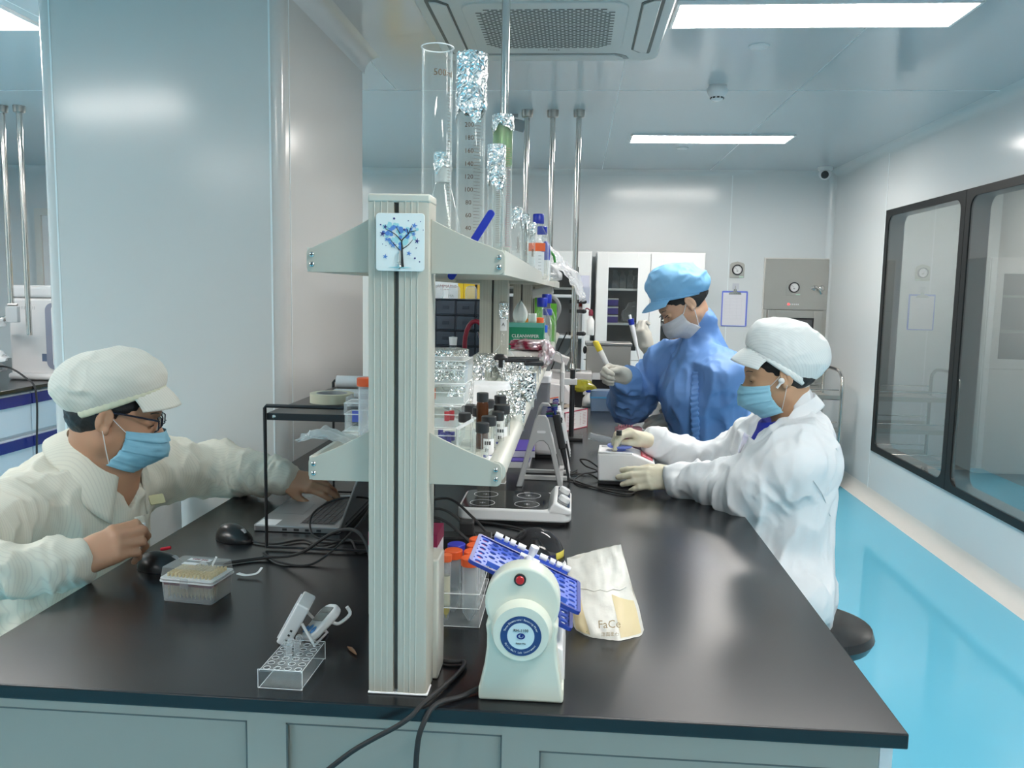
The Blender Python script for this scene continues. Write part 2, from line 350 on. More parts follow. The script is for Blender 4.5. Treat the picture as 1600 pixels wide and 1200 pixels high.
# ================= BENCH, RACK, BACK FURNITURE =================
ZT=.85; BX0,BX1,BY0,BY1=-1.012,.5,1.186,5.42
wt=one('worktop',MB().box(BX0,BX1,BY0,BY1,ZT-.024,ZT),M_top,'long black laboratory worktop of the island bench','worktop',bevel=.0025)
def base_cabinet(x0,x1,y0,y1,label,side,n):
    """mint grey steel cabinet; side 'y' has panels on the end facing the camera"""
    t=thing('base_cabinet',label,'cabinet',(0,0,0),0,'mint grey cabinets under the bench')
    obj('body',MB().box(x0,x1,y0+.018,y1,.06,ZT-.0245),M_cab,t)
    obj('plinth',MB().box(x0+.02,x1-.02,y0+.05,y1-.02,0,.06),M_grey,t)
    return t
# end facing the camera: frame with three recessed panels
cuts=[-1.0,-.955,-.502,-.437,-.097,-.037,.425,.47]
t=thing('base_cabinet','mint grey end cabinet with recessed panels under the black worktop','cabinet')
obj('body',MB().box(BX0+.03,BX1-.035,BY0+.05,1.85,.06,ZT-.0245),M_cab,t)
mb=MB(); yF=BY0+.028; zt=ZT-.0245
for i in (0,2,4,6): mb.box(cuts[i],cuts[i+1],yF,yF+.021,.06,zt)
for i in (1,3,5): mb.box(cuts[i],cuts[i+1],yF,yF+.021,zt-.028 if i!=5 else zt-.05,zt); mb.box(cuts[i],cuts[i+1],yF,yF+.021,.06,.1)
obj('face_frame',mb,M_cab,t)
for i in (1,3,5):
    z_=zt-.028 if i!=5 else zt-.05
    obj('panel_gap_shade',MB().box(cuts[i]-.001,cuts[i+1]+.001,yF-.0004,yF+.004,z_-.0025,z_).box(cuts[i]-.001,cuts[i]+.0015,yF-.0004,yF+.004,.1,z_).box(cuts[i+1]-.0015,cuts[i+1]+.001,yF-.0004,yF+.004,.1,z_),M_slot,t)  # solid dark strips painting the shade in the gaps around the panels
for i in (1,3,5): obj('recessed_panel',MB().box(cuts[i]+.001,cuts[i+1]-.001,yF+.011,yF+.021,.102,(zt-.030 if i!=5 else zt-.052)),M_cab,t)
obj('plinth',MB().box(BX0+.06,BX1-.06,BY0+.09,1.8,0,.06),M_grey,t)
obj('corner_post',MB().box(.4715,.49,yF+.002,yF+.02,.0,zt),M_white2,t)
for k in range(3):
    y0=1.87+k*1.18
    for s,(x0,x1) in enumerate(((-.95,-.27),(-.25,.43))):
        if s==1 and k==0: continue            # knee space
        t=thing('base_cabinet','mint grey drawer cabinet under the %s side of the bench, %s'%(('left','right')[s],(('nearest of its row','middle of its row','farthest of its row'),('','nearer of its row','farther of its row'))[s][k]),'cabinet',(0,0,0))
        obj('body',MB().box(x0,x1,y0,y0+1.16,.06,ZT-.0245),M_cab,t)
        xs=x0-.018 if s==0 else x1
        for j in range(2):
            for q,(z0,z1) in enumerate(((.1,.52),(.54,.8))):
                d=obj('door' if q==0 else 'drawer',MB().box(xs,xs+.018,y0+.01+j*.575,y0+.575+j*.575,z0,z1),M_cab,t,bevel=.002)
                obj('handle',MB().box(xs-.006 if s==0 else xs+.018,xs if s==0 else xs+.024,y0+.2+j*.575,y0+.38+j*.575,z1-.04,z1-.015),M_navy,d)
# ---- reagent rack ----
rk=thing('reagent_rack','tall grey two tier reagent shelf rack standing along the middle of the black bench','shelf rack',(0,0,0))
PXL,PXR=-.307,-.216; posts=(1.222,2.665,4.105,5.29)
def post(y):
    mb=MB(); w=PXR-PXL; d=.055
    o=[(0,0),(.038,0),(.038,.012),(.0455,.012),(.0455,0),(w-.006,0),(w-.0015,.0015),(w,.006),(w,d),(0,d)]
    mb.prism(o,0,.765 if y<2 else .76); mb.box(.038,.0455,.0115,.0125,0,.765,mi=1)
    for x in (.009,.0195,.0285,.0555,.0645,.0735): mb.box(x-.0006,x+.0006,-.0007,.0,0,.76,mi=2)
    p=obj('post',mb,[M_alu,M_slot,M_alu2],rk,loc=(PXL,y,ZT+.0005),sharp=20)
    obj('post_cap',MB().box(-.001,w+.001,-.001,d+.001,.755,.768),M_alu2,p,bevel=.003)
    obj('base_trim',MB().box(-.0015,w+.002,-.002,d*.62,0,.003),M_white2,p,bevel=.001)
    return p
PO=[post(y) for y in posts]
BO=((-.404,-.3055),(-.2165,-.1055))
def bracket(y,z,side):
    h0,h1=.036,.08 
    if side: xi,xo,s=-.216,-.1055,1
    else: xi,xo,s=-.307,-.4045,-1
    L=abs(xo-xi); pts=[(0,0),(L-.008,0)]
    for a in range(6): b=-PI/2+PI/2*a/5; pts.append((L-.008+.008*math.cos(b),.008+.008*math.sin(b)))
    for a in range(6): b=PI/2*a/5; pts.append((L-.009+.009*math.cos(b),h0-.009+.009*math.sin(b)))
    for u in (.8,.6,.4,.2,.1,0): pts.append((L*u*.98,h0+(h1-h0)*((1-u)**1.25)))
    M=Matrix(((s,0,0,xi),(0,0,1,y),(0,1,0,z),(0,0,0,1)))
    b=obj('bracket',MB().prism(pts,0,.003,M=M),M_alu,rk,bevel=.0008)
    for q in (.011,.0255):
        bm=MB().ell((0,0,0),(.0042,.0026,.0042),16,8); bm.box(-.0024,.0024,-.0031,-.002,-.0005,.0005,mi=1); bm.box(-.0005,.0005,-.0031,-.002,-.0024,.0024,mi=1)
        obj('bolt',bm,[M_chrome,M_dark],b,loc=(xo-s*.0085,y-.0005,z+q))
for i,y in enumerate(posts):
    for z in (1.1845,1.5035):
        for sd in (0,1): bracket(y+.012 if i==0 else y+.03,z,sd)
for lev,z in enumerate((1.1845,1.5035)):
    for k,(ya,yb) in enumerate(((1.237,2.690),(2.692,4.13),(4.132,5.33))):
        b=obj('shelf_board',MB().box(-.400,-.110,ya+(.045 if k==0 else 0),yb,z+.010,z+.0145),M_alu2,rk)
        for s,x in ((-1,-.404),(1,-.106)):
            mb=MB()
            if lev==1 or s<0:
                o=[(0,0),(0,.036),(-.006,.036),(-.012,.028),(-.016,.010),(-.016,.004),(-.010,0)]
            else: o=[(.004+.0165*math.cos(a),.0215+.0165*math.sin(a)) for a in [2*PI*i/16 for i in range(16)]]
            M=Matrix(((s,0,0,x if lev==1 or s<0 else x-.0135),(0,0,1,0),(0,1,0,z),(0,0,0,1)))
            mb.prism(o,ya,yb,M=M)
            obj('edge_rail',mb,M_alu2,b,sharp=30)
# adhesive hook plate with a tree print
M_plate=mat('hook_plate',(.75,.80,.79),.25); M_tealA=mat('watercolour_teal',(.35,.66,.70),.5); M_bluA=mat('watercolour_blue',(.10,.24,.60),.5); M_deep=mat('watercolour_deep',(.03,.03,.18),.5)
t=thing('adhesive_hook','square white hook plate printed with a blue heart shaped tree on the nearest rack post','hook',(-.2585,1.2195,1.548))
MP=Matrix(((1,0,0,0),(0,0,-1,0),(0,1,0,0),(0,0,0,1)))
obj('plate',MB().prism(rrect(-.036,.036,-.042,.042,.005,5),0,.0022,M=MP),M_plate,t,bevel=.0005)
mb=MB(); rnd=random.Random(3)
def blot(mb,x,y,r,mi,z):
    k=9; mb.prism([(x+r*(.75+.4*rnd.random())*math.cos(2*PI*i/k),y+r*(.75+.4*rnd.random())*math.sin(2*PI*i/k)) for i in range(k)],z-.0001,z,M=MP,mi=mi)
for k in range(70):
    a=rnd.random()*2*PI; q=math.sqrt(rnd.random())*.95
    hx=.0017*16*math.sin(a)**3; hy=.0017*(13*math.cos(a)-5*math.cos(2*a)-2*math.cos(3*a)-math.cos(4*a))
    blot(mb,hx*q,hy*q*.95+.009,.0038*(.6+.5*rnd.random()),0 if k<52 else 1,.0023+.000004*k)
pr=obj('tree_print',mb,[M_tealA,M_bluA],t)
mb=MB()
def star(x,y,r,mi,z=.0028):
    o=[]
    for i in range(10): a=PI*i/5+rnd.random()*.2; q=r if i%2==0 else r*.35; o.append((x+q*math.cos(a),y+q*math.sin(a)))
    mb.prism(o,z-.0001,z,M=MP,mi=mi)
for x,y,r in ((-.022,.022,.004),(-.014,.018,.006),(.021,.024,.005),(-.026,.012,.005),(.025,.002,.0045),(-.01,-.004,.0055),(.012,.013,.004),(.013,-.016,.0045),(-.014,-.001,.004),(.02,.012,.004),(-.02,.004,.004),(.006,.018,.003),(-.004,.022,.0035),(-.022,-.021,.0042)): star(x,y,r,0 if rnd.random()<.75 else 1)
for x,y,r in ((-.009,.034,.0016),(-.029,.025,.0011),(.012,.031,.0008),(.03,.03,.0008),(.034,.018,.0007),(-.026,-.003,.0007),(.024,-.008,.0008),(.022,-.023,.0014),(.029,-.028,.001),(-.021,-.005,.0006)): mb.prism(circ(x,y,r,10),.0026,.0028,M=MP,mi=1)
for P_ in ([(.004,-.036),(.003,-.02),(.003,-.008),(.003,.003),(.012,.012),(.017,.024)],[(.003,.001),(-.008,.012),(-.022,.019)],[(.003,-.01),(.012,-.004),(.019,.004)],[(.003,-.015),(-.006,-.006),(-.014,.003)],[(.0,.012),(-.006,.022)],[(.012,.012),(.01,.02)],[(.014,.015),(.024,.017)]):
    w_=.0022 if len(P_)>4 else .0009
    mb.tube([(p[0],p[1],.0029) for p in P_],[w_,.0004],6,M=MP,mi=2,smooth=4,flat=.12)
mb.prism([(-.018,-.0365),(.0,-.035),(.018,-.0365),(.0,-.038)],.0026,.0028,M=MP,mi=3)
obj('tree_drawing',mb,[M_bluA,M_deep,M_ink,M_tealA],t)
obj('wire_hook',MB().tube([(.0,-.0035,-.012),(.0,-.0036,-.03),(.0,-.006,-.037),(.0,-.010,-.036),(-.001,-.0115,-.029)],.0019,10,smooth=5),M_chrome,t)
# ---- glass fronted cabinets by the back wall ----
M_cabw=mat('white_steel_cabinet',(.76,.76,.75),.3)
M_cabglass=clear('cabinet_glass',(.78,.80,.80),.3,.02,(.4,.42,.42),.04,1.5)
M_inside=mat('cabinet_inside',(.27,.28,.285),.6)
M_purple=mat('purple_box',(.09,.06,.35),.5)
def glass_cabinet(x0,x1,label,H=1.82,Yf=7.05):
    t=thing('storage_cabinet',label,'cabinet',((x0+x1)/2,Yf,0)); w=(x1-x0)/2; D=.4; e=.02
    mb=MB(); mb.box(-w,-w+e,0,D,.05,H); mb.box(w-e,w,0,D,.05,H); mb.box(-w+e,w-e,0,D,H-e,H); mb.box(-w+e,w-e,0,D,.05,.07); mb.box(-w+e,w-e,D-.01,D,.07,H-e)
    mb.box(-w+e,w-e,.02,D-.01,.88,.9)
    obj('carcass',mb,M_cabw,t,bevel=.002)
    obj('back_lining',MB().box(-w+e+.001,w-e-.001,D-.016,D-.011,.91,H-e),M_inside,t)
    for z in (1.21,1.5): obj('shelf',MB().box(-w+e+.001,w-e-.001,.03,D-.02,z,z+.018),M_cabw,t)
    for s in (-1,1):
        a,b=(-w+.006,-.002) if s<0 else (.002,w-.006)
        wi0,wi1=a+.095,b-.1
        mb=MB(); mb.box(a,wi0,-.02,0,.92,H-.01); mb.box(wi1,b,-.02,0,.92,H-.01); mb.box(wi0,wi1,-.02,0,.92,1.0); mb.box(wi0,wi1,-.02,0,H-.13,H-.01)
        d=obj('glass_door',mb,M_cabw,t,bevel=.0015)
        mb=MB(); 
        for q in ((wi0-.008,wi0,1.0,H-.13),(wi1,wi1+.008,1.0,H-.13),(wi0-.008,wi1+.008,.992,1.0),(wi0-.008,wi1+.008,H-.13,H-.122)): mb.box(q[0],q[1],-.0225,-.018,q[2],q[3])
        obj('window_bead',mb,M_white,d); obj('pane',MB().box(wi0,wi1,-.014,-.010,1.0,H-.13),M_cabglass,d)
        if s>0: obj('lock_plate',MB().box(a+.012,a+.05,-.023,-.02,1.635,1.66),M_tint,d)
        obj('lower_door',MB().box(a,b,-.02,0,.07,.915),M_cabw,t,bevel=.002)
    return t
glass_cabinet(.165,1.06,'white steel cabinet with glass doors against the back wall, behind the person in blue')
glass_cabinet(-.76,.125,'white steel cabinet with dark glass doors at the back, left of the other white cabinet',1.82)
t=thing('flammables_cabinet','yellow safety cabinet with a white warning sign behind the grey drawer organizer','cabinet',(-1.175,6.75,0))
M_yel=mat('safety_yellow',(.80,.52,.02),.35)
obj('body',MB().box(-.38,.38,0,.45,.03,1.66),M_yel,t,bevel=.004)
for a_,b_ in ((-.378,.265),(.269,.378)): obj('door',MB().box(a_,b_,-.02,-.001,.05,1.64),M_yel,t,bevel=.003)
obj('side_edge',MB().box(.36,.3795,-.022,-.0205,.05,1.64),M_dark,t)
sg=obj('warning_sign',MB().box(-.25,.222,-.0225,-.0205,1.22,1.575),M_tint,t)
M_dkred=mat('dark_red_ink',(.22,.01,.01),.5)
text('sign_writing','FLAMMABLE',.036,T(.112,-.0228,1.507)@RX(PI/2),M_dkred,t)
text('sign_writing','KEEP FIRE AWAY',.011,T(.12,-.0228,1.482)@RX(PI/2),M_dkred,t)
text('sign_writing','MA',.034,T(.165,-.0228,1.43)@RX(PI/2),M_ink,t)
# contents of the cabinets
for i,(x,z) in enumerate(((.28,1.229),(.28,1.30),(.28,1.371))):
    one('purple_box',MB().box(-.07,.07,-.06,.06,0,.05).box(-.072,.072,-.062,.062,.05,.062,mi=1),[M_purple,M_white],'purple box with white lid in the glass cabinet, %s of its stack'%('bottom','middle','topmost')[i],'box',(x+.01,7.2,z),bevel=.002)
for i in range(3):
    one('plastic_bottle',MB().lathe([(.028,0),(.03,.01),(.03,.1),(.014,.125),(.014,.14),(.018,.14),(.018,.155),(.0001,.155)],16),M_pp,'clear bottle on the top shelf of the glass cabinet, %s'%('left','middle','right')[i],'bottle',(.33+i*.065,7.2,1.518))
M_film=clear('crinkled_film',(.93,.94,.95),.8,.08,(.9,.91,.92),.25)
def crumple(mb,r,seed,sq=(1,1,.6),lv=3,amp=.35,M=None,mi=0,flat=None):
    bm=bmesh.new(); bmesh.ops.create_icosphere(bm,subdivisions=lv,radius=1)
    vs=[]
    for v in bm.verts:
        n=noise.noise(v.co*1.6+Vector((seed,0,0)))+.6*abs(noise.noise(v.co*4+Vector((0,seed,0))))+.35*noise.noise(v.co*9+Vector((seed,seed,0)))
        p=v.co*(1+amp*n); p=Vector((p.x*r*sq[0],p.y*r*sq[1],p.z*r*sq[2]))
        if flat is not None: p.z=max(p.z,flat)
        vs.append(p)
    fs=[tuple(v.index for v in f.verts) for f in bm.faces]; bm.free(); return mb.add(vs,fs,M,mi)
one('plastic_bag',crumple(MB(),.09,4,(1.1,.6,1),flat=-.07),M_film,'clear crumpled bag in the glass cabinet beside the purple boxes','bag',(.5,7.2,1.301))
one('plastic_bag',crumple(MB(),.07,9,(1.,.6,.8),flat=-.05),M_film,'clear crumpled bag on the top shelf of the glass cabinet','bag',(.53,7.2,1.57))
# ---- bottle cabinet shelf unit seen under the rack, in front of the left back cabinet ----
t=thing('open_shelf_unit','white open shelf unit with navy drawer stripes at the back left of the steel box','shelf unit',(-.13,6.15,0))
mb=MB(); mb.box(-.5,.2,.3,.32,0,1.46); 
for x in (-.5,.18): mb.box(x,x+.02,0,.3,0,1.46)
for z in (.83,1.14,1.44): mb.box(-.48,.18,0,.3,z,z+.02)
obj('carcass',mb,M_white2,t,bevel=.002)
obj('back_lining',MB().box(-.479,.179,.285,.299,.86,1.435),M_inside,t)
for z0,z1 in ((.05,.37),(.38,.59),(.6,.82)):
    d=obj('drawer',MB().box(-.478,.178,-.005,.28,z0,z1),M_white2,t,bevel=.003)
    obj('handle_strip',MB().box(-.478,.178,-.012,-.005,z1-.06,z1-.01),M_navy,d)
def pbottle(loc,h,r,capm,bodym,labelm,text_,label,s=1):
    t=thing('reagent_bottle',label,'bottle',loc,0)
    obj('body',MB().lathe([(.0001,0),(r*.95,0),(r,.006),(r,h*.68),(r*.93,h*.74),(r*.5,h*.82),(r*.48,h*.86)],28),bodym,t)
    obj('cap',MB().lathe([(r*.56,h*.83),(r*.58,h*.84),(r*.58,h*.99),(r*.52,h),(.0001,h)],28),capm,t)
    if labelm: obj('label',MB().lathe([(r*1.01,h*.12),(r*1.01,h*.6)],28,cap=False),labelm,t)
    return t
M_wbot=mat('white_bottle',(.78,.77,.75),.4)
t=pbottle((.02,6.27,1.161),.255,.047,mat('dark_red_cap',(.30,.03,.02),.4),M_wbot,mat('pale_label',(.65,.63,.6),.5),'','large white bottle with dark red cap on the back shelf unit right of the rack')
text('label_writing','REAGENT',.017,T(0,-.0485,.19)@RX(PI/2),M_red,t,curve_r=None)
t=pbottle((-.27,6.27,1.161),.255,.047,M_red,M_wbot,M_tint,'','white bottle with red cap on the back shelf unit, between two rack posts')
one('wash_bottle',MB().lathe([(.0001,0),(.026,0),(.028,.01),(.028,.11),(.012,.135),(.012,.145)],20).lathe([(.016,.145),(.018,.17),(.012,.19),(.0001,.195)],16,mi=1).tube([(0,0,.18),(-.03,0,.2),(-.05,0,.18)],.005,8,mi=1,smooth=3),[M_wbot,mat('maroon_plastic',(.18,.01,.03),.4)],'small white spray bottle with maroon head on the back shelf unit','bottle',(.115,6.27,1.161))
one('corrugated_hose',MB().tube([(.005,5.11,1.27),(-.01,5.2,1.16),(-.06,5.3,1.08),(-.125,5.34,1.03)],.009,10,smooth=6),M_grey,'thin grey hose curving from the right stainless pole to the shelf rail','hose')
one('grey_hose',MB().tube([(-.165,5.45,1.46),(-.12,5.45,1.42),(-.105,5.46,1.36),(-.14,5.48,1.28)],.012,10,smooth=6),M_grey,'grey hose end curling under the far end of the top shelf','hose')
# ---- stainless pass box, gauges, clipboard ----
pb=thing('pass_box','brushed stainless pass box with glass hatch in the back wall','pass box',(1.914,BY-.002,0)); W2=.272
M_ss=mat('stainless_panel',(.50,.48,.44),.36,metal=.8,bump=(3,.06,.01))
mb=MB(); mb.box(-W2,W2,-.02,0,1.36,1.80); mb.box(-W2,-W2+.035,-.02,0,.62,1.36); mb.box(W2-.035,W2,-.02,0,.62,1.36); mb.box(-W2+.035,W2-.035,-.02,0,.62,.70)
obj('fascia',mb,M_ss,pb,bevel=.003)
mb=MB(); mb.box(-W2-.008,-W2,-.012,0,.61,1.81); mb.box(-W2,W2+.0,-.012,0,1.80,1.81); obj('edge_trim',mb,M_cream,pb)
mb=MB(); a,b=-W2+.037,W2-.037
mb.box(a,a+.07,-.035,-.005,.702,1.357); mb.box(b-.07,b,-.035,-.005,.702,1.357); mb.box(a+.07,b-.07,-.035,-.005,1.29,1.357); mb.box(a+.07,b-.07,-.035,-.005,.702,.77)
d=obj('hatch',mb,M_ss,pb,bevel=.003)
obj('gasket',MB().box(a+.06,b-.06,-.028,-.02,.76,1.30),M_dark,d)
obj('pane',MB().box(a+.085,b-.085,-.0345,-.0325,.79,1.275),mat('hatch_glass',(.07,.075,.08),.04,spec=.7),d)
def gauge(loc,label,s=1):
    t=thing('pressure_gauge',label,'gauge',loc,0)
    o=[(-.062,-.07),(.062,-.07),(.062,.045),(.05,.058),(0,.072),(-.05,.058),(-.062,.045)]
    obj('mounting_plate',MB().prism(o,0,.006,M=MP),M_ss,t,bevel=.001)
    obj('bezel',MB().lathe([(.046,-.0),(.046,.018),(.044,.022),(.037,.022),(.036,.014)],32,M=MP,cap=False),M_dark,t)
    f=obj('dial',MB().prism(circ(0,0,.0365,28),.012,.0135,M=MP),M_tint,t)
    mb=MB()
    for k in range(13): a_=R(210-20*k); mb.box(.028,.033,-.0006,.0006,.0136,.0142,M=MP@RZ(a_))
    mb.box(-.002,.026,-.0006,.0006,.0142,.0148,M=MP@RZ(R(140))); mb.box(-.008,.008,-.010,-.007,.0136,.0142,M=MP); mb.box(-.006,.006,-.016,-.014,.0136,.0142,M=MP)
    obj('dial_marks',mb,M_ink,f)
    obj('inspection_sticker',MB().box(.018,.056,-.066,-.056,.0062,.0068,M=MP),mat('sticker_green',(.55,.75,.6),.5),t)
    return t
gauge((1.405,BY-.001,1.70),'round pressure gauge on the white wall above the clipboard')
gauge((1.895,BY-.021,1.555),'round pressure gauge on the stainless pass box')
t=thing('indicator_strip','small strip with one red and five white buttons on the pass box','indicator',(1.9,BY-.0205,1.408))
obj('base',MB().box(-.055,.055,-.004,0,-.011,.011),M_ss,t)
mb=MB()
for k in range(5): mb.box(-.03+k*.016,-.02+k*.016,-.006,-.004,-.006,.006)
obj('buttons',mb,M_white,t); obj('red_indicator',MB().box(-.053,-.034,-.006,-.004,-.008,.008),mat('red_glow',(1,.05,.05),.5,emit=1.2),t)
t=thing('hatch_latch','shiny metal latch at the right of the pass box','latch',(2.075,BY-.021,1.55))
obj('latch_plate',MB().ell((0,-.008,0),(.028,.012,.025)).ell((.055,-.008,0),(.028,.012,.025)),M_chrome,t)
obj('latch_lever',MB().tube([(-.04,-.022,0),(0,-.03,0),(.03,-.03,-.01),(.05,-.03,-.05)],.009,10,smooth=4),M_chrome,t)
t=thing('clipboard','blue clipboard holding a white form hung on the back wall','clipboard',(1.395,BY-.004,1.36))
obj('board',MB().prism(rrect(-.112,.112,-.155,.155,.01),0,.004,M=MP),mat('clipboard_blue',(.16,.22,.75),.4),t)
pp=obj('paper',MB().box(-.102,.098,-.148,.14,.0042,.005,M=MP),mat('paper',(.74,.73,.78),.6),t)
mb=MB()
for k in range(7): mb.box(-.085,.06,.09-k*.03,.0908-k*.03,.0051,.0054,M=MP)
for x in (-.085,-.04,.02,.06): mb.box(x,x+.0008,-.09,.09,.0051,.0054,M=MP)
obj('form_lines',mb,mat('grey_print',(.55,.55,.6),.6),pp)
obj('clip',MB().prism([(-.055,.125),(.055,.125),(.045,.145),(.015,.15),(.012,.17),(-.012,.17),(-.015,.15),(-.045,.145)],.006,.009,M=MP),M_chrome,t)
t=thing('wall_hook','clear adhesive hook holding the clipboard on the back wall','hook',(1.40,BY-.001,1.555))
obj('pad',MB().box(-.028,.028,-.002,0,-.026,.026),mat('clear_pad',(.60,.61,.66),.2),t); obj('hook',MB().tube([(0,-.003,.005),(0,-.004,-.03),(0,-.015,-.035),(0,-.018,-.024)],.002,8,smooth=3),M_steel,t)
# ---- stainless trolley ----
t=thing('trolley','stainless three tier trolley with looped push handle beside the right wall','trolley',(1.76,6.78,0))
W3,D3=.30,.5
for y in (-D3/2,D3/2):
    pass
for x in (-W3,W3):
    pts=[(x,-D3/2+.0,.11),(x,-D3/2,.78),(x,-D3/2+.03,.87),(x,-D3/2+.12,.91),(x,D3/2-.12,.91),(x,D3/2-.03,.87),(x,D3/2,.78),(x,D3/2,.11)]
    obj('handle_frame',MB().tube(pts,.014,12,smooth=3),M_chrome,t)
for z in (.20,.44,.69):
    mb=MB(); mb.box(-W3+.015,W3-.015,-D3/2+.0,D3/2,z,z+.004); 
    for y in (-D3/2,D3/2-.004): mb.box(-W3+.015,W3-.015,y,y+.004,z,z+.035)
    s=obj('tray',mb,M_ss,t)
    obj('guard_rail',MB().tube([(-W3+.02,-D3/2+.01,z+.075),(W3-.02,-D3/2+.01,z+.075)],.005,8).tube([(-W3+.02,D3/2-.01,z+.075),(W3-.02,D3/2-.01,z+.075)],.005,8),M_chrome,s)
for x in (-W3,W3):
    for y in (-D3/2,D3/2):
        c=obj('caster_fork',MB().box(x-.014,x+.014,y-.02,y+.02,.06,.11),M_steel,t,bevel=.004)
        obj('wheel',MB().lathe([(.02,-.012),(.045,-.012),(.05,-.006),(.05,.006),(.045,.012),(.02,.012)],24,M=T(x,y-.0,.05)@RY(PI/2)),M_rubber,c)
# ---- stool of the seated person, white chair of the left one ----
def stool(loc,label,zs=.56):
    t=thing('lab_stool',label,'stool',loc)
    obj('seat',MB().lathe([(.0001,zs-.07),(.13,zs-.07),(.17,zs-.055),(.182,zs-.03),(.175,zs-.008),(.15,zs),(.0001,zs)],36),mat('black_leather',(.015,.015,.016),.25),t)
    obj('column',MB().lathe([(.025,.08),(.025,.3),(.018,.3),(.018,zs-.07)],20),M_chrome,t)
    for k in range(5):
        M=RZ(k*2*PI/5+.3)
        l=obj('leg',MB().tube([(0,0,.1),(.12,0,.085),(.25,0,.065)],.014,10,M=M),M_chrome,t)
        obj('caster',MB().lathe([(.01,-.012),(.024,-.012),(.024,.012),(.01,.012)],16,M=M@T(.25,0,.0245)@RX(PI/2)),M_rubber,l)
    return t
stool((.72,2.45,0),'round black leather stool under the person in the white coat at right',.52)
stool((-1.52,1.98,0),'black round stool under the person at the left edge',.42)
t=thing('plastic_chair','white plastic chair seat showing below the outstretched arm at left','chair',(-1.20,2.60,0))
obj('seat',MB().prism(rrect(-.2,.2,-.2,.2,.05),.43,.455),M_white,t,bevel=.006)
obj('backrest',MB().prism(rrect(-.2,.2,0,.33,.05),-.01,.01,M=T(-.19,0,.47)@RZ(PI/2)@RX(PI/2)),M_white,t,bevel=.004)
for x,y in ((-.17,-.17),(.17,-.17),(-.17,.17),(.17,.17)): obj('leg',MB().tube([(x*.9,y*.9,.43),(x*1.1,y*1.1,0)],.014,10),M_white,t)
# ---- left background island bench ----
one('side_worktop',MB().box(-4.8,-3.3,4.2,6.6,.825,.85),M_top,'black worktop of the other bench left of the pillar','worktop',bevel=.003)
t=thing('side_base_cabinet','white drawer cabinet with navy handle strips left of the pillar','cabinet',(-3.34,4.25,0))
obj('body',MB().box(-1.4,0,0,2.3,.05,.8245),mat('bluish_white_steel',(.60,.66,.74),.3),t)
for k in range(4):
    for z0,z1 in ((.08,.55),(.57,.815)):
        d=obj('drawer',MB().box(0,.018,.01+k*.575,.575+k*.575,z0,z1),MATS['bluish_white_steel'],t,bevel=.002)
        obj('handle_strip',MB().box(.018,.026,.01+k*.575,.575+k*.575,z1-.075,z1-.01),M_navy,d)
t=thing('benchtop_analyser','boxy white instrument with grey curved trim on the far left bench','instrument',(-3.47,5.15,.8505))
M_wh3=mat('warm_white_plastic',(.72,.70,.70),.35)
obj('housing',MB().box(-.2,.33,0,.4,.03,.53),M_wh3,t,bevel=.02,seg=4)
obj('lid',MB().box(-.2,.33,-.01,.41,.532,.61),M_wh3,t,bevel=.02,seg=4)
obj('base',MB().box(-.19,.32,-.05,.41,0,.045),M_wh3,t,bevel=.02,seg=4)
obj('curved_trim',MB().prism(rrect(.06,.34,.07,.5,.05),-.014,-.004,M=Matrix(((1,0,0,0),(0,0,1,0),(0,1,0,0),(0,0,0,1)))),mat('trim_grey',(.25,.26,.33),.4),t)
obj('front_door',MB().prism(rrect(.105,.345,.075,.495,.04),-.022,-.008,M=Matrix(((1,0,0,0),(0,0,1,0),(0,1,0,0),(0,0,0,1)))),M_wh3,t,bevel=.004)
mb=MB()
for k in range(11): mb.box(-.13+k*.011,-.127+k*.011,-.001,.001,.455,.475,M=T(k*0,0,0))
obj('vent_slots',mb,M_grey,t)
obj('rating_label',MB().box(.02,.055,-.0016,.0,.12,.17),mat('slate_label',(.12,.16,.25),.5),t)
obj('power_light',MB().box(-.155,-.145,-.003,.0,.39,.405),M_red,t)
for i in range(7):
    a=random.Random(i); 
    one('wrapped_package',crumple(MB(),.07+.015*(i%3),i*3.3,(1.3,1.1,.5),flat=-.02,amp=.25),(M_film if i%3==1 else mat('wrap_white',(.68,.68,.69),.5)),('crumpled white plastic package on the far left bench, lowest on the worktop','crumpled clear package on the far left bench','crumpled white package at the picture edge on the far left bench','folded white package against the instrument at far left','clear package high in the pile at the far left edge','white package high in the pile at the far left edge','flat white package in front of the far left instrument')[i],'package',(-3.70+.04*(i%3)-(.05 if i>3 else 0),4.86+.05*(i%2),.872+.07*(i if i<6 else 0)),group=None)
one('black_cable',MB().tube([(-3.68,4.9,.93),(-3.5,4.86,.96),(-3.36,4.84,.90),(-3.285,4.83,.8),(-3.28,4.8,.4),(-3.28,4.8,.02)],.006,8,smooth=6),M_dark,'black cable curving off the far left bench','cable')
one('wall_outlet_box',MB().box(-.04,.04,-.03,0,-.05,.05),M_grey,'small grey box on the stainless pole at far left','box',(-3.50,4.97,1.28),bevel=.004)
# ================= THINGS ON THE BENCH =================
B=ZT+.0006; SL=1.1994; SU=1.5184          # bench top, lower shelf, upper shelf
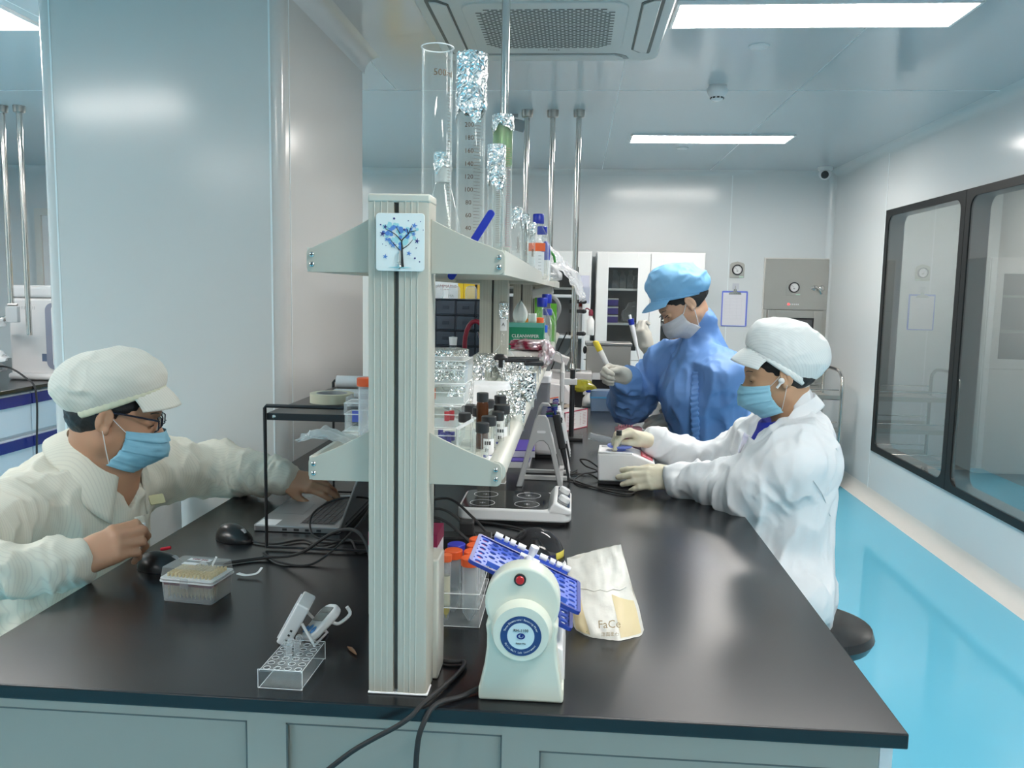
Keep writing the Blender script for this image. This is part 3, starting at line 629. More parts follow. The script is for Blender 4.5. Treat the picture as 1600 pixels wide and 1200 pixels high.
# --- pipette tip box ---
t=thing('pipette_tip_box','clear box of yellow pipette tips with dark red tray at the front left','tip box',(-.752,1.585,B),-.12)
def rbox(w,d,z0,z1,r,wall,taper=1.0,floor=True):
    """open box with thin walls"""
    mb=MB(); o=rrect(-w/2,w/2,-d/2,d/2,r,4); n=len(o)
    v=[(p[0]*taper,p[1]*taper,z0) for p in o]+[(p[0],p[1],z1) for p in o]+[(p[0]*(1-wall*2/w),p[1]*(1-wall*2/d),z1) for p in o]+[(p[0]*taper*(1-wall*2/w),p[1]*taper*(1-wall*2/d),z0+wall) for p in o]
    f=[]
    for q in range(3):
        for i in range(n): j=(i+1)%n; f.append((q*n+i,q*n+j,(q+1)*n+j,(q+1)*n+i))
    f.append(tuple(range(n-1,-1,-1))); f.append(tuple(3*n+i for i in range(n))); mb.add(v,f); return mb
obj('base',rbox(.112,.082,0,.042,.006,.0015,.95),M_pp,t)
obj('rim',MB().prism(rrect(-.059,.059,-.044,.044,.007),.041,.044).prism(rrect(-.058,.058,-.043,.043,.007),.046,.0485),M_white,t)
obj('tip_tray',MB().box(-.052,.052,-.037,.037,.033,.0405),mat('wine_tray',(.25,.01,.03),.4),t)
mb=MB()
for i in range(12):
    for j in range(8): mb.lathe([(.0009,.006),(.0022,.038),(.0027,.044),(.0027,.056),(.0020,.056)],8,M=T(-.0457+i*.0083,-.029+j*.0083,0))
o=obj('tips',mb,mat('tip_yellow',(.72,.58,.33),.4),t); o['kind']='stuff'
ld=obj('lid',MB().add([(p[0],p[1],.0487) for p in rrect(-.057,.057,-.042,.042,.006)]+[(p[0]*.95,p[1]*.94,.069) for p in rrect(-.057,.057,-.042,.042,.006)],[tuple(range(24,48))]+[(i,(i+1)%24,24+(i+1)%24,24+i) for i in range(24)]),clear('box_lid',(.95,.96,.96),.6,.08,(.85,.87,.87),.10),t)
obj('lid_label',MB().box(-.03,.02,.012,.026,.0693,.0697),M_tint,t); text('label_writing','TIPS 200',.010,T(-.005,.019,.0699),M_dkred,t); obj('lid_label',MB().box(-.028,.004,-.012,.0,.0693,.0697),M_tint,t)
obj('latch',MB().box(-.012,.006,-.0445,-.042,.03,.05),M_pp,t,bevel=.001)
# --- timers ---
t=thing('kitchen_timer','white square timer propped on a bent wire leg, seen from its edge','timer',(-.505,1.405,B),0)
M=RZ(.12)@RY(R(28))
obj('body',MB().prism(rrect(-.012,.012,-.032,.032,.004),0,.082,M=M),M_white,t,bevel=.003,seg=3)
obj('face_plate',MB().box(-.0145,-.012,-.027,.027,.006,.076,M=M),M_white2,t,bevel=.001)
mb=MB()
for k in range(3): mb.box(.0,.004,-.0326,-.0319,.012+k*.009,.0155+k*.009,M=M)
obj('slide_switches',mb,M_dark,t)
obj('wire_leg',MB().tube([M@Vector((.012,-.026,.05)),Vector((.062,-.03,.003)),Vector((.068,.026,.003)),M@Vector((.012,.026,.05))],.0028,8),M_white,t)
t=thing('digital_timer','white rounded digital timer with grey screen and three blue buttons lying tilted','timer',(-.445,1.415,B),0)
M=T(.0,0,.026)@RZ(.75)@RX(-.28)@RY(-.62)
o=[(x*(1-.12*(x<0)),y*(1-.18*(x<0))) for x,y in rrect(-.042,.042,-.03,.03,.022,7)]
obj('body',MB().prism(o,-.008,.008,M=M),M_white,t,bevel=.005,seg=4)
obj('screen',MB().prism(rrect(.0,.032,-.021,.021,.003),.0082,.009,M=M),mat('lcd_grey',(.17,.18,.17),.15),t)
obj('screen_band',MB().box(.018,.022,-.018,.018,.0091,.0093,M=M),mat('lcd_dark',(.05,.055,.05),.3),t)
for y in (-.017,0,.015): obj('button',MB().ell((-.017-abs(y)*.2,y,.0085),(.008,.0062,.0022),16,8,M=M),mat('button_blue',(.07,.25,.55),.4),t)
obj('kick_stand',MB().tube([M@Vector((.012,-.02,-.008)),M@Vector((.02,-.02,-.02)),M@Vector((.045,-.02,-.024)),M@Vector((.05,-.02,-.01))],.0032,8,smooth=4),M_white,t)
# --- clear microtube rack ---
t=thing('microtube_rack','small clear acrylic microtube rack with round holes at the front left of the bench','tube rack',(-.447,1.2745,B),-.02)
def holed(w,d,nx,ny,r,z0,z1,M=None,mi=0,mb=None,ox=0):
    """flat plate with round holes built cell by cell"""
    mb=mb or MB(); k=16; cw,cd=w/nx,d/ny
    for i in range(nx):
        for j in range(ny):
            cx,cy=-w/2+cw*(i+.5),-d/2+cd*(j+.5); v=[];f=[]
            for z in (z0,z1):
                for q in range(k):
                    a=2*PI*q/k+PI/k; c,s_=math.cos(a),math.sin(a); m_=max(abs(c),abs(s_)); v.append((cx+cw/2*c/m_,cy+cd/2*s_/m_,z))
                for q in range(k):
                    a=2*PI*q/k+PI/k; v.append((cx+r*math.cos(a),cy+r*math.sin(a),z))
            for q in range(k):
                p=(q+1)%k; f+=[(q,p,k+p,k+q)[::-1],(2*k+q,2*k+p,3*k+p,3*k+q),(k+q,k+p,3*k+p,3*k+q)[::-1],(q,p,2*k+p,2*k+q)]
            mb.add(v,f,M,mi)
    return mb
obj('top_plate',holed(.068,.108,4,6,.0055,.026,.0285),M_clear,t)
obj('bottom_plate',MB().box(-.034,.034,-.054,.054,.0,.0025),M_clear,t)
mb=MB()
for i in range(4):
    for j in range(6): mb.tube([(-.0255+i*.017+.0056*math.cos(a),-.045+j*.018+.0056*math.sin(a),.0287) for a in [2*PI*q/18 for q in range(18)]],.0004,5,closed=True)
obj('hole_rim_highlights',mb,mat('edge_highlight',(.8,.82,.83),.2),t)  # pale rings painting highlights on the hole rims
for y in (-.0565,.054): obj('end_wall',MB().box(-.036,.036,y,y+.0025,0,.031),M_clear,t)
M_edge=mat('edge_highlight',(.8,.82,.83),.2)  # opaque pale colour for painted highlights on clear edges and rims
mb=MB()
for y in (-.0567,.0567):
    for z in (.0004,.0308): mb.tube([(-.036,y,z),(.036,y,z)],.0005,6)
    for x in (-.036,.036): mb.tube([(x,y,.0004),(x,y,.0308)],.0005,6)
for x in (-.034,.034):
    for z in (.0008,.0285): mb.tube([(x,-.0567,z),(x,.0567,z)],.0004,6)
obj('edge_highlight_lines',mb,M_edge,t)  # pale lines painting the highlights along the acrylic edges
for i,(x,y) in enumerate(((-.0095,.008),(-.001,.024))):
    q=thing('microcentrifuge_tube',('open clear microtube standing in the small acrylic rack, nearer one','open clear microtube standing in the small acrylic rack, farther one')[i],'tube',(-.447+x,1.2745+y,B+.0262),.2)
    obj('body',MB().lathe([(.0007,-.022),(.0025,-.018),(.0049,-.002),(.0052,.0145),(.0064,.015),(.0064,.017),(.0046,.017),(.0042,0),(.001,-.018)],16),M_pp,q)
    obj('lid',MB().lathe([(.0001,0),(.0062,0),(.0068,.001),(.0066,.003),(.004,.003),(.004,.006),(.0001,.006)],16,M=T(.004,.006,.020)@RX(.9+.4*i)@RY(-.4)),M_pp,q)
# --- mice ---
def mouse(loc,rz,label):
    t=thing('computer_mouse',label,'mouse',loc,rz,'black computer mice')
    def f(u,v):
        a=2*PI*u; q=v*PI/2; x=.058*math.cos(q)*math.cos(a); y=.032*math.cos(q)*math.sin(a)*(1-.1*math.cos(2*a)); h=.036*math.sin(q)*(1-.25*(x/.058))
        return (x,y,h+.002)
    obj('shell',MB().surf(f,32,10,cu=True).prism([(.058*math.cos(2*PI*i/32),.032*math.sin(2*PI*i/32)*(1-.1*math.cos(4*PI*i/32))) for i in range(32)],0,.003),mat('mouse_black',(.010,.010,.011),.3),t,sharp=60)
    obj('scroll_wheel',MB().lathe([(.002,-.003),(.0085,-.003),(.0085,.003),(.002,.003)],20,M=T(.032,0,.024)@RX(PI/2)),M_grey,t)
    return t
mouse((-.835,1.965,B),-.45,'black computer mouse nearer the laptop')
m2=mouse((-.905,1.735,B),-.1,'black computer mouse next to the hand at left')
# --- laptop ---
t=thing('laptop','open silver laptop facing left under the black riser shelf','laptop',(-.59,2.215,B),0)
M_lap=mat('laptop_silver',(.33,.335,.34),.35,metal=.6)
obj('base',MB().prism(rrect(-.228,.0,-.172,.172,.01),0,.016),M_lap,t,bevel=.002)
kb=obj('keyboard_well',MB().box(-.112,-.02,-.145,.145,.0162,.0168),mat('key_well',(.14,.14,.145),.4),t)
mb=MB()
for r_ in range(6):
    n_=16
    for c_ in range(n_):
        if r_==5 and 4<c_<9:
            if c_==5: mb.box(-.109,-.0965,.055-.0,.127-.14+.0,.0169,.0182) if False else None
            continue
        y=-.141+c_*.0178; x=-.109+(5-r_)*.0145; mb.box(x,x+.0122,y,y+.0155,.0169,.0184)
mb.box(-.109+0,-.0968,-.051,.018,.0169,.0184)
k_=obj('keys',mb,mat('key_grey',(.06,.06,.063),.5),kb)
obj('touchpad',MB().box(-.215,-.135,-.055,.055,.0161,.0165),mat('touchpad_grey',(.24,.245,.25),.3),t)
obj('spec_sticker',MB().box(-.222,-.17,-.168,-.115,.0161,.0164),M_tint,t)
obj('touchpad_sticker',MB().box(-.21,-.17,.12,.15,.0161,.0164),M_tint,t)
mb=MB()
for y,w_ in ((-.05,.008),): pass
for x0_,w_ in ((-.15,.012),(-.12,.014),(-.09,.01),(-.06,.012)): mb.box(x0_,x0_+w_,-.1726,-.171,.004,.010)
obj('side_ports',mb,M_dark,t)
M=T(-.0,0,.014)@RY(R(20))
s_=obj('screen_lid',MB().prism(rrect(0,.225,-.172,.172,.008),-.003,.003,M=M@Matrix(((0,0,1,0),(0,1,0,0),(1,0,0,0),(0,0,0,1)))),M_lap,t,bevel=.0015)
obj('display_panel',MB().box(-.0036,-.0031,-.168,.168,.008,.218,M=M),mat('display_dark',(.012,.02,.03),.12),s_)
obj('hinge',MB().tube([(0,-.12,.016),(0,.12,.016)],.006,10),M_dark,t)
# --- black riser shelf ---
t=thing('riser_shelf','black metal riser shelf with looped ends standing over the laptop','riser shelf',(0,0,0))
rx0,rx1,ry0,ry1=-.727,-.415,1.90,2.46
obj('top_plate',MB().box(rx0+.002,rx1-.002,ry0+.006,ry1-.006,1.165,1.182),M_blk,t,bevel=.001)
for y in (ry0,ry1):
    obj('leg_frame',MB().tube([(rx0,y,B+.006),(rx0,y,1.195),(rx0+.004,y,1.2),(rx1-.004,y,1.2),(rx1,y,1.195),(rx1,y,B+.006)],.0045,10,closed=True,smooth=0),M_blk,t)
obj('screw',MB().ell((0,0,0),(.005,.002,.005),14,6,M=T(-.707,ry0+.0055,1.1735)),M_chrome,t)
obj('rear_bar',MB().tube([(rx0,ry1,.905),(rx1,ry1,.905)],.0045,10),M_blk,t)
one('masking_tape_roll',MB().lathe([(.040,0),(.0565,0),(.0565,.024),(.040,.024)],40,closed=True).lathe([(.0385,0),(.0402,0),(.0402,.0242),(.0385,.0242)],40,mi=1,closed=True),[mat('tape_cream',(.66,.63,.47),.55),M_grey],'cream masking tape roll lying on the black riser shelf','tape roll',(-.63,2.12,1.1825))
one('clear_lid_box',rbox(.10,.08,0,.028,.004,.0015),M_pp,'translucent shallow box beside the tape roll on the riser','box',(-.515,2.05,1.1825),.05)
one('white_tray',MB().box(-.13,.13,-.07,.07,0,.006),M_white,'flat white tray lying on the rear of the riser shelf','tray',(-.56,2.29,1.1825),bevel=.002)
one('paper_roll',MB().lathe([(.008,-.13),(.019,-.13),(.019,.13),(.008,.13)],24,closed=True,M=RY(PI/2)),M_white,'white paper roll at the back end of the riser shelf','roll',(-.573,2.42,1.2018))
# --- cables left ---
one('black_cable',MB().tube([(-.40,1.64,B+.012),(-.43,1.70,.93),(-.47,1.74,.955),(-.53,1.77,.935),(-.61,1.79,.88),(-.70,1.82,B+.006),(-.80,1.76,B+.006),(-.87,1.725,B+.012)],.0038,8,smooth=8),M_rubber,'thick black cable rising from the left mouse past the laptop to the rack post','cable')
one('black_cable',MB().tube([(-.78,1.945,B+.004),(-.72,1.93,B+.004),(-.66,1.97,B+.004),(-.60,1.93,B+.004),(-.55,1.99,B+.004),(-.50,1.90,B+.004),(-.46,2.0,B+.004)],.0026,8,smooth=8),M_rubber,'thin black cable snaking behind the riser leg','cable')
one('black_cable',MB().tube([(-.72,1.86,B+.004),(-.66,1.80,B+.004),(-.58,1.80,B+.004),(-.52,1.90,.90),(-.50,2.02,.94),(-.55,2.1,.935),(-.62,2.1,.925),(-.66,2.04,.90),(-.64,1.99,B+.01),(-.57,1.98,B+.004),(-.45,1.98,B+.004)],.0026,8,smooth=8),M_rubber,'thin black cable looping over the laptop keyboard','cable')
def scrap(pts,label,loc,rz=0):
    return one('torn_plastic_strip',MB().tube(pts,.006,8,smooth=5,flat=.16),M_white,label,'plastic scrap',loc,rz)
scrap([(-.03,0,.001),(-.012,.006,.014),(.006,0,.002),(.016,.004,.018),(.02,.008,.028)],'curled white plastic strip near the left mouse',(-.80,1.73,B+.004))
scrap([(-.02,0,.002),(.0,-.006,.001),(.022,0,.004),(.03,.01,.014)],'curled white plastic strip nearer the laptop cable',(-.70,1.71,B+.004))
one('metal_pin',MB().tube([(-.012,.012,0),(-.004,.004,0),(.004,-.006,0),(.012,-.018,0)],[.001,.0035,.003,.0008],8),mat('copper',(.35,.18,.1),.35,metal=.8),'tiny copper coloured pin lying left of the rack post','pin',(-.372,1.365,B+.003))
one('pen_cap',MB().tube([(-.01,0,0),(.012,.004,.004)],.004,8),M_red,'small red clip beside the left mouse','clip',(-.93,1.80,B+.022))
# --- power cords hanging over the front ---
one('extension_cable',MB().tube([(-.30,1.40,B+.005),(-.21,1.337,B+.005),(-.172,1.335,B+.005),(-.180,1.28,B+.005),(-.215,1.186,B+.005),(-.24,1.162,.838),(-.33,1.155,.78),(-.42,1.16,.68),(-.5,1.15,.5)],.004,10,smooth=8),M_rubber,'black power cord at the rack post running over the front bench edge','cable')
# --- power socket box and carton behind the first post ---
one('power_socket_box',MB().box(-.046,.046,0,.06,0,.2),M_alu2,'tall pale socket box attached behind the foot of the nearest post','socket box',(-.2535,1.2785,B),bevel=.003)
t=thing('small_carton','white carton with dark magenta top behind the foot of the nearest rack post','box',(-.31,1.56,B),.0)
obj('carton',MB().box(-.075,.058,-.03,.05,0,.14),M_tint,t,bevel=.001); obj('magenta_band',MB().box(-.0755,.0585,-.0305,.0505,.14,.165),mat('magenta_card',(.25,.01,.06),.45),t)
# --- 50 ml tube rack ---
t=thing('centrifuge_tube_rack','clear acrylic rack of capped centrifuge tubes right of the nearest rack post','tube rack',(-.2045,1.575,B),.0)
obj('base_plate',MB().box(-.04,.04,-.083,.083,.0,.003),M_clear,t)
for z in (.035,.062): obj('perforated_plate',holed(.076,.16,2,4,.0158,z,z+.003),M_clear,t)
for y in (-.083,.08): obj('end_wall',MB().box(-.04,.04,y,y+.003,.003,.066),M_clear,t)
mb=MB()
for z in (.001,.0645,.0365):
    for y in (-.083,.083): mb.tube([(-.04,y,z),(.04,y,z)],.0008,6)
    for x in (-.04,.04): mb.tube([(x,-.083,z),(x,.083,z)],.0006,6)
obj('edge_highlight_lines',mb,M_edge,t)  # highlights of the clear rack edges, painted as pale lines
def tube50(loc,label,cap,r=.0148,h=.112,capr=.0175,caph=.0155,liq=None,group='capped centrifuge tubes in the rack'):
    t=thing('centrifuge_tube',label,'tube',loc,0,group)
    obj('body',MB().lathe([(.0008,.002),(.003,.001),(r*.93,.018),(r,.026),(r,h),(r*.9,h),(r*.9,.027),(.002,.004)],24),M_pp,t)
    mb=MB(); mb.lathe([(.0001,h-.002),(capr,h-.002),(capr,h-.002+caph*.9),(capr*.93,h-.002+caph),(.0001,h-.002+caph)],32)
    for k in range(32): a=2*PI*k/32; mb.box(-.0004,.0004,-.0007,.0007,0,caph*.8,M=T(capr*math.cos(a),capr*math.sin(a),h)@RZ(a))
    obj('cap',mb,cap,t)
    if liq: obj('liquid',MB().lathe([(.0005,.003),(r*.85,.020),(r*.88,.027),(.0001,.027)],20),liq,t)
    return t
tx=-.2045; M_cor=mat('coral_cap',(.88,.18,.06),.4)
names=['nearest left','second left','third left','fourth left']
q=tube50((tx-.026,1.575-.062,B+.004),'narrow centrifuge tube with yellow liquid in its tip at the front left of the rack',M_cor,.0078,.118,.0095,.013,mat('yellow_liquid',(.75,.55,.02),.2))
obj('liquid_film',MB().lathe([(.0072,.03),(.0072,.088)],20,cap=False),mat('pale_yellow_film',(.70,.67,.48),.3),q)
q=tube50((tx-.019,1.575-.02,B+.0035),'orange capped wide centrifuge tube behind the yellow one',M_orange)
tube50((tx-.019,1.575+.02,B+.0035),'dark blue capped centrifuge tube in the rack',mat('violet_blue_cap',(.05,.06,.55),.35))
for k in range(4): tube50((tx+.019,1.575-.06+k*.04,B+.0035),'orange capped wide centrifuge tube in the right row of the rack, %s'%('nearest','second','third','farthest')[k],M_orange)
# --- tube rotator ---
rt=thing('tube_rotator','mint white tube rotator with tilted blue perforated plates at the front of the bench','tube rotator',(-.069,1.219,B),0)
M_mint=mat('mint_plastic',(.64,.67,.58),.35); M_rb=mat('rotor_blue',(.06,.13,.62),.3)
MF=Matrix(((1,0,0,0),(0,0,-1,0),(0,1,0,0),(0,0,0,1)))
def rot_outline(s=1):
    o=[(-.066*s,0),(.066*s,0)]
    for x,z in ((.0615,.03),(.0565,.06),(.0535,.085),(.0535,.105),(.056,.122)): o.append((x*s,z))
    cz=.157
    for i in range(25): a=R(-30+240*i/24); o.append((.0575*math.cos(a)*s,cz+.0575*math.sin(a)*s))
    for x,z in ((.056,.122),(.0535,.105),(.0535,.085),(.0565,.06),(.0615,.03)): o.append((-x*s,z))
    return o
obj('front_housing',MB().prism(rot_outline(),-.042,0,M=MF),M_mint,rt,bevel=.006,seg=4)
obj('rear_housing',MB().prism([(x*.9,z*.72) for x,z in rot_outline(.97)],-.242,-.21,M=MF),M_mint,rt,bevel=.004,seg=3)
obj('base_plate',MB().box(-.066,.066,.006,.242,.0,.02),M_mint,rt,bevel=.003)
mb=MB().prism([(.0,.0),(.022,.0),(.018,.05),(.0,.06)],-.21,-.042,M=T(.045,0,.018)@MF); obj('side_cover',mb,M_white,rt,bevel=.002)
kn=obj('drive_knob',MB().lathe([(.0001,.0),(.047,.0),(.0465,.006),(.044,.018),(.042,.022),(.0001,.022)],48,M=T(0,0,.118)@MF),M_mint,rt)
obj('label_ring',MB().lathe([(.0205,.0221),(.0310,.0221),(.0310,.0225),(.0205,.0225)],48,closed=True,M=T(0,0,.115)@MF),mat('label_navy',(.012,.045,.17),.4),kn)
obj('label_disc',MB().prism(circ(0,0,.0205,40),.0221,.0224,M=T(0,0,.115)@MF),mat('label_pale',(.55,.68,.72),.45),kn)
ML=T(0,-.0228,.115)@MF.to_3x3().to_4x4()
text('label_writing','RH-1100',.0062,ML@T(0,.0085,0),M_ink,rt)
text('label_writing','Rotor Mix',.0036,ML@T(0,-.0115,0),M_ink,rt)
mb=MB(); 
mb.lathe([(.0035,0),(.0058,0),(.0058,.0003),(.0035,.0003)],24,closed=True,M=ML@Matrix.Diagonal((1.1,.8,1,1))); mb.prism(circ(.001,0,.0022,14),0,.0004,M=ML@RZ(.6))
obj('eye_emblem',mb,M_navy,rt)
for txt,a0 in (('Three Dimensional Rotating Mixer',90),('Kylin-Bell Lab Instruments',-90)):
    n_=len(txt)
    for i,ch in enumerate(txt):
        if ch==' ': continue
        st=R(4.6) if a0>0 else -R(4.9); a=R(a0)-st*(i-(n_-1)/2); r_=.0257
        # each letter sits on the ring; merged below
        c_=text('l',ch,.0042,ML@T(r_*math.cos(a),r_*math.sin(a),.0001)@RZ(a-PI/2 if a0>0 else a+PI/2),M_tint,rt,ex=.0001); c_['_l']=1
ls=[o for o in COL.objects if o.get('_l')]; mb=MB()
for o in ls:
    me=o.data; b_=len(mb.v); mb.v+=[tuple(o.matrix_local@v.co) for v in me.vertices]; mb.f+=[tuple(i+b_ for i in p.vertices) for p in me.polygons]; mb.m+=[0]*len(me.polygons)
    bpy.data.objects.remove(o)
obj('ring_writing',mb,M_tint,rt)
b_=obj('button_bezel',MB().lathe([(.0065,.0),(.0092,.0),(.0092,.003),(.0065,.003)],28,closed=True,M=T(-.004,-.0,.195)@MF),M_dark,rt)
obj('power_button',MB().lathe([(.0001,0),(.0064,0),(.0064,.005),(.0055,.006),(.0001,.006)],24,M=T(-.004,0,.195)@MF),mat('button_red',(.5,.015,.02),.3),rt)
ang=R(24); MR=T(.0,.0,.166)@RY(ang)       # the plates are tilted about the axle
obj('axle',MB().lathe([(.005,-.215),(.005,-.04)],16,M=T(0,0,.166)@MF),M_white,rt)
def plate(x0,x1,z,nm,seed):
    p=obj(nm,holed(x1-x0-.012,.132,max(2,round((x1-x0)/.021)),6,.0062,z,z+.003,M=MR@T((x0+x1)/2,.122,0)),M_rb,rt)
    mb=MB(); o=rrect(x0,x1,.05,.194,.008,4); n=len(o)
    i_=rrect(x0+.006,x1-.006,.056,.188,.0001,4); v=[(a,b,zz) for zz in (z-.001,z+.005) for a,b in o]+[(a,b,zz) for zz in (z-.001,z+.005) for a,b in i_]
    f=[]
    for i in range(n): j=(i+1)%n; f+=[(i,j,n+j,n+i),(n+i,n+j,3*n+j,3*n+i),(3*n+i,3*n+j,2*n+j,2*n+i),(2*n+i,2*n+j,j,i)]
    mb.add(v,f,MR); obj('plate_rim',mb,mat('rotor_navy',(.02,.04,.30),.3),p)
plate(-.098,-.010,-.004,'perforated_plate',1); plate(.012,.098,-.004,'perforated_plate',2); plate(.012,.098,-.034,'perforated_plate',3)
for x0_,x1_ in ((-.072,-.058),(-.054,-.046),(-.043,-.033),(-.028,-.014),(.014,.028),(.033,.043),(.046,.054),(.058,.072)): obj('clip_screw',MB().lathe([(.0001,x0_),(.0055,x0_),(.0055,x1_),(.0001,x1_)],14,M=MR@T(0,.188,.013)@RY(PI/2)),M_white,rt)
mb=MB().tube([MR@Vector((-.018,.19,.0)),MR@Vector((.018,.19,.0))],.009,12).tube([MR@Vector((0,.19,-.006)),MR@Vector((0,.188,.024))],.008,12); mb.tube([MR@Vector((0,.05,.0)),MR@Vector((0,.2,.0))],.008,12)
obj('hub',mb,M_white,rt)
obj('rotor_bar',MB().box(-.07,.07,.184,.192,.004,.012,M=MR),M_rb,rt); obj('rotor_bar',MB().box(-.07,.07,.05,.058,.004,.012,M=MR),M_rb,rt)
obj('power_cable',MB().tube([(-.062,.03,.008),(-.09,.0,.004),(-.125,-.028,.004),(-.141,-.052,-.014),(-.15,-.06,-.06),(-.152,-.06,-.2),(-.15,-.06,-.35)],.0042,10,smooth=7),M_rubber,rt)
# --- mini centrifuge ---
t=thing('mini_centrifuge','small white centrifuge with smoky dome lid and blue corners behind the rotator','centrifuge',(-.075,1.79,B),0)
obj('body',MB().lathe([(.0001,0),(.062,0),(.068,.008),(.070,.03),(.064,.04),(.0001,.04)],40),M_white,t)
obj('front_panel',MB().prism([(-.042,-.12),(.042,-.12),(.045,-.04),(.03,-.02),(-.03,-.02),(-.045,-.04)],0,.052),M_white2,t,bevel=.006,seg=3)
for s_ in (-1,1): obj('blue_corner',MB().prism([(s_*.047,-.05),(s_*.024,-.019),(s_*.045,-.012),(s_*.05,-.03)][::s_],.048,.0545),M_blue,t,bevel=.001)
obj('dome_lid',MB().ell((0,.005,.04),(.066,.066,.068),40,16,z0=0,z1=1),clear('smoky_plastic',(.52,.52,.53),.5,.02,(.12,.12,.13),.15),t)
obj('rotor_head',MB().lathe([(.0001,.04),(.03,.04),(.034,.05),(.014,.075),(.008,.085),(.0001,.085)],24),M_dark,t)
obj('rotor_socket',MB().lathe([(.006,.0),(.009,.0),(.009,.004),(.006,.004)],20,closed=True,M=T(0,-.035,.0525)),M_ink,t)
obj('warning_label',MB().surf(lambda u,v:(.0645*math.cos(-.75+.55*u),.005+.0645*math.sin(-.75+.55*u),.045+.022*v),8,2),mat('warning_yellow',(.65,.55,.08),.5),t,solid=.0006)
# --- wet wipe pouch ---
M_pouch=mat('pouch_white',(.74,.72,.66),.38,bump=(14,.5,.008)); M_pyel=mat('pouch_cream',(.72,.60,.36),.4)
t=thing('facial_tissue_pouch','crumpled white and cream soft pack of face tissues right of the rotator','pouch',(.078,1.52,B),0)
def pouch(u,v,back=0):
    wv=.066*(1-.30*max(0,v-.3)); x=(u-.5)*2*wv-.030*v; z=.120*v+.034*(u-.35)*max(0,v-.5)/.5
    th=.054*math.sin(PI*min(u,1-u)*.999)**.5*max(0,(1-v*1.02))**.65 if v<.98 else 0
    yc=.0+.075*v; n_=.009*noise.noise(Vector((x*26,z*26,1+back)))+.005*noise.noise(Vector((x*80,z*70,3)))
    return (x,yc+(th if back else -th)+n_,max(z,0.0))
obj('pack',MB().surf(lambda u,v:pouch(u,v),26,26).surf(lambda u,v:pouch(1-u,v,1),26,26).prism([(-.066,-.0),(0,-.042),(.066,0),(0,.042)],0,.002),M_pouch,t,sharp=60)
def pp_(u,v,e=.0012): a=pouch(u,v); return (a[0],a[1]-e,a[2])
obj('cream_panel',MB().surf(lambda u,v:pp_(.04+.2*u*(1-.3*v),.03+.42*v),8,8),M_pyel,t,sharp=60); obj('cream_panel',MB().surf(lambda u,v:pp_(.66+.3*u,.03+.5*v*(1-.25*u)),8,8),M_pyel,t,sharp=60)
obj('top_crease',MB().tube([pp_(u/10,.56+.02*(u%2),.0005) for u in range(1,10)],.0016,6,smooth=2),M_pouch,t)
text('pack_writing','FaCe',.020,T(-.002,-.060,.032)@RX(PI/2-.3)@RZ(.08),mat('gold_print',(.42,.32,.18),.5),t)
text('pack_writing','洁面柔巾',.008,T(.0,-.062,.014)@RX(PI/2-.2)@RZ(.05),MATS['gold_print'],t)
obj('leaf_mark',MB().prism(circ(0,0,.0028,8),0,.0004,M=T(-.04,-.037,.006)@RX(PI/2)),mat('leaf_green',(.12,.3,.05),.5),t)
# --- four place magnetic stirrer ---
t=thing('magnetic_stirrer','white four position stirrer plate with a black glass top and two knobs','stirrer',(-.152,2.30,B),0)
obj('housing',MB().prism(rrect(-.155,.155,-.105,.105,.028,7),.008,.042),M_white,t,bevel=.006,seg=3)
obj('underside',MB().prism(rrect(-.14,.14,-.095,.095,.02),0,.009),M_dark,t)
g_=obj('glass_top',MB().prism(rrect(-.147,.092,-.098,.098,.02,6),.0421,.0435),mat('black_glass',(.03,.034,.036),.06,spec=.7),t)
for x in (-.092,.032):
    for y in (-.05,.048):
        mb=MB(); mb.lathe([(.0335,.0436),(.0347,.0436),(.0347,.0439),(.0335,.0439)],48,closed=True,M=T(x,y,0)); mb.box(x-.008,x+.008,y-.0004,y+.0004,.0436,.0439); mb.box(x-.0004,x+.0004,y-.008,y+.008,.0436,.0439); obj('position_ring',mb,M_tint,g_)
mb=MB().prism([(.092,.042),(.106,.062),(.112,.064),(.155,.042),(.155,.030),(.092,.030)],-.105,.105,M=MF); cp=obj('control_console',mb,M_white,t,bevel=.005,seg=3)
MC=T(.132,0,.0545)@RY(math.atan2(.022,.043))
obj('control_panel',MB().prism(rrect(-.018,.020,-.088,.088,.008),0,.0015,M=MC),mat('panel_dark',(.06,.065,.07),.1,spec=.7),cp)
for y in (-.045,.055): obj('knob',MB().lathe([(.0165,.0015),(.0155,.012),(.014,.014),(.0001,.014)],32,M=MC@T(0,y,0)),M_white,cp)
# --- pipette stand with pipettes ---
def aframe(y,s=1):
    o=[(-.078,0),(-.060,0),(-.030,.118),(-.021,.140),(-.008,.152),(.008,.152),(.021,.140),(.030,.118),(.058,0),(.074,0),(.022,.222),(.012,.236),(-.012,.236),(-.022,.222)]
    return MB().prism(o,-.006,.006,M=T(0,y,0)@MF)
def pstand(loc,label,L=.25):
    t=thing('pipette_stand',label,'pipette stand',loc,0)
    M_ps=mat('stand_grey',(.47,.47,.47),.4)
    obj('front_frame',aframe(0),M_ps,t,bevel=.003); obj('rear_frame',aframe(L),M_ps,t,bevel=.003)
    mb=MB(); 
    for x in (-.066,.064): mb.box(x-.008,x+.008,0,L,0,.012)
    mb.box(-.06,.085,.10,.118,0,.014); mb.box(-.06,.085,.205,.222,0,.012)
    obj('base_bars',mb,M_ps,t,bevel=.002)
    obj('slot_mark',MB().prism(rrect(-.014,.014,.178,.186,.004),.0061,.0068,M=MF),M_white2,t)
    obj('top_rail',MB().box(-.008,.012,0,L,.205,.225),mat('rail_navy',(.015,.02,.06),.3),t)
    return t
pstand((-.099,2.64,B),'grey A-shaped pipette stand behind the stirrer plate',.30)
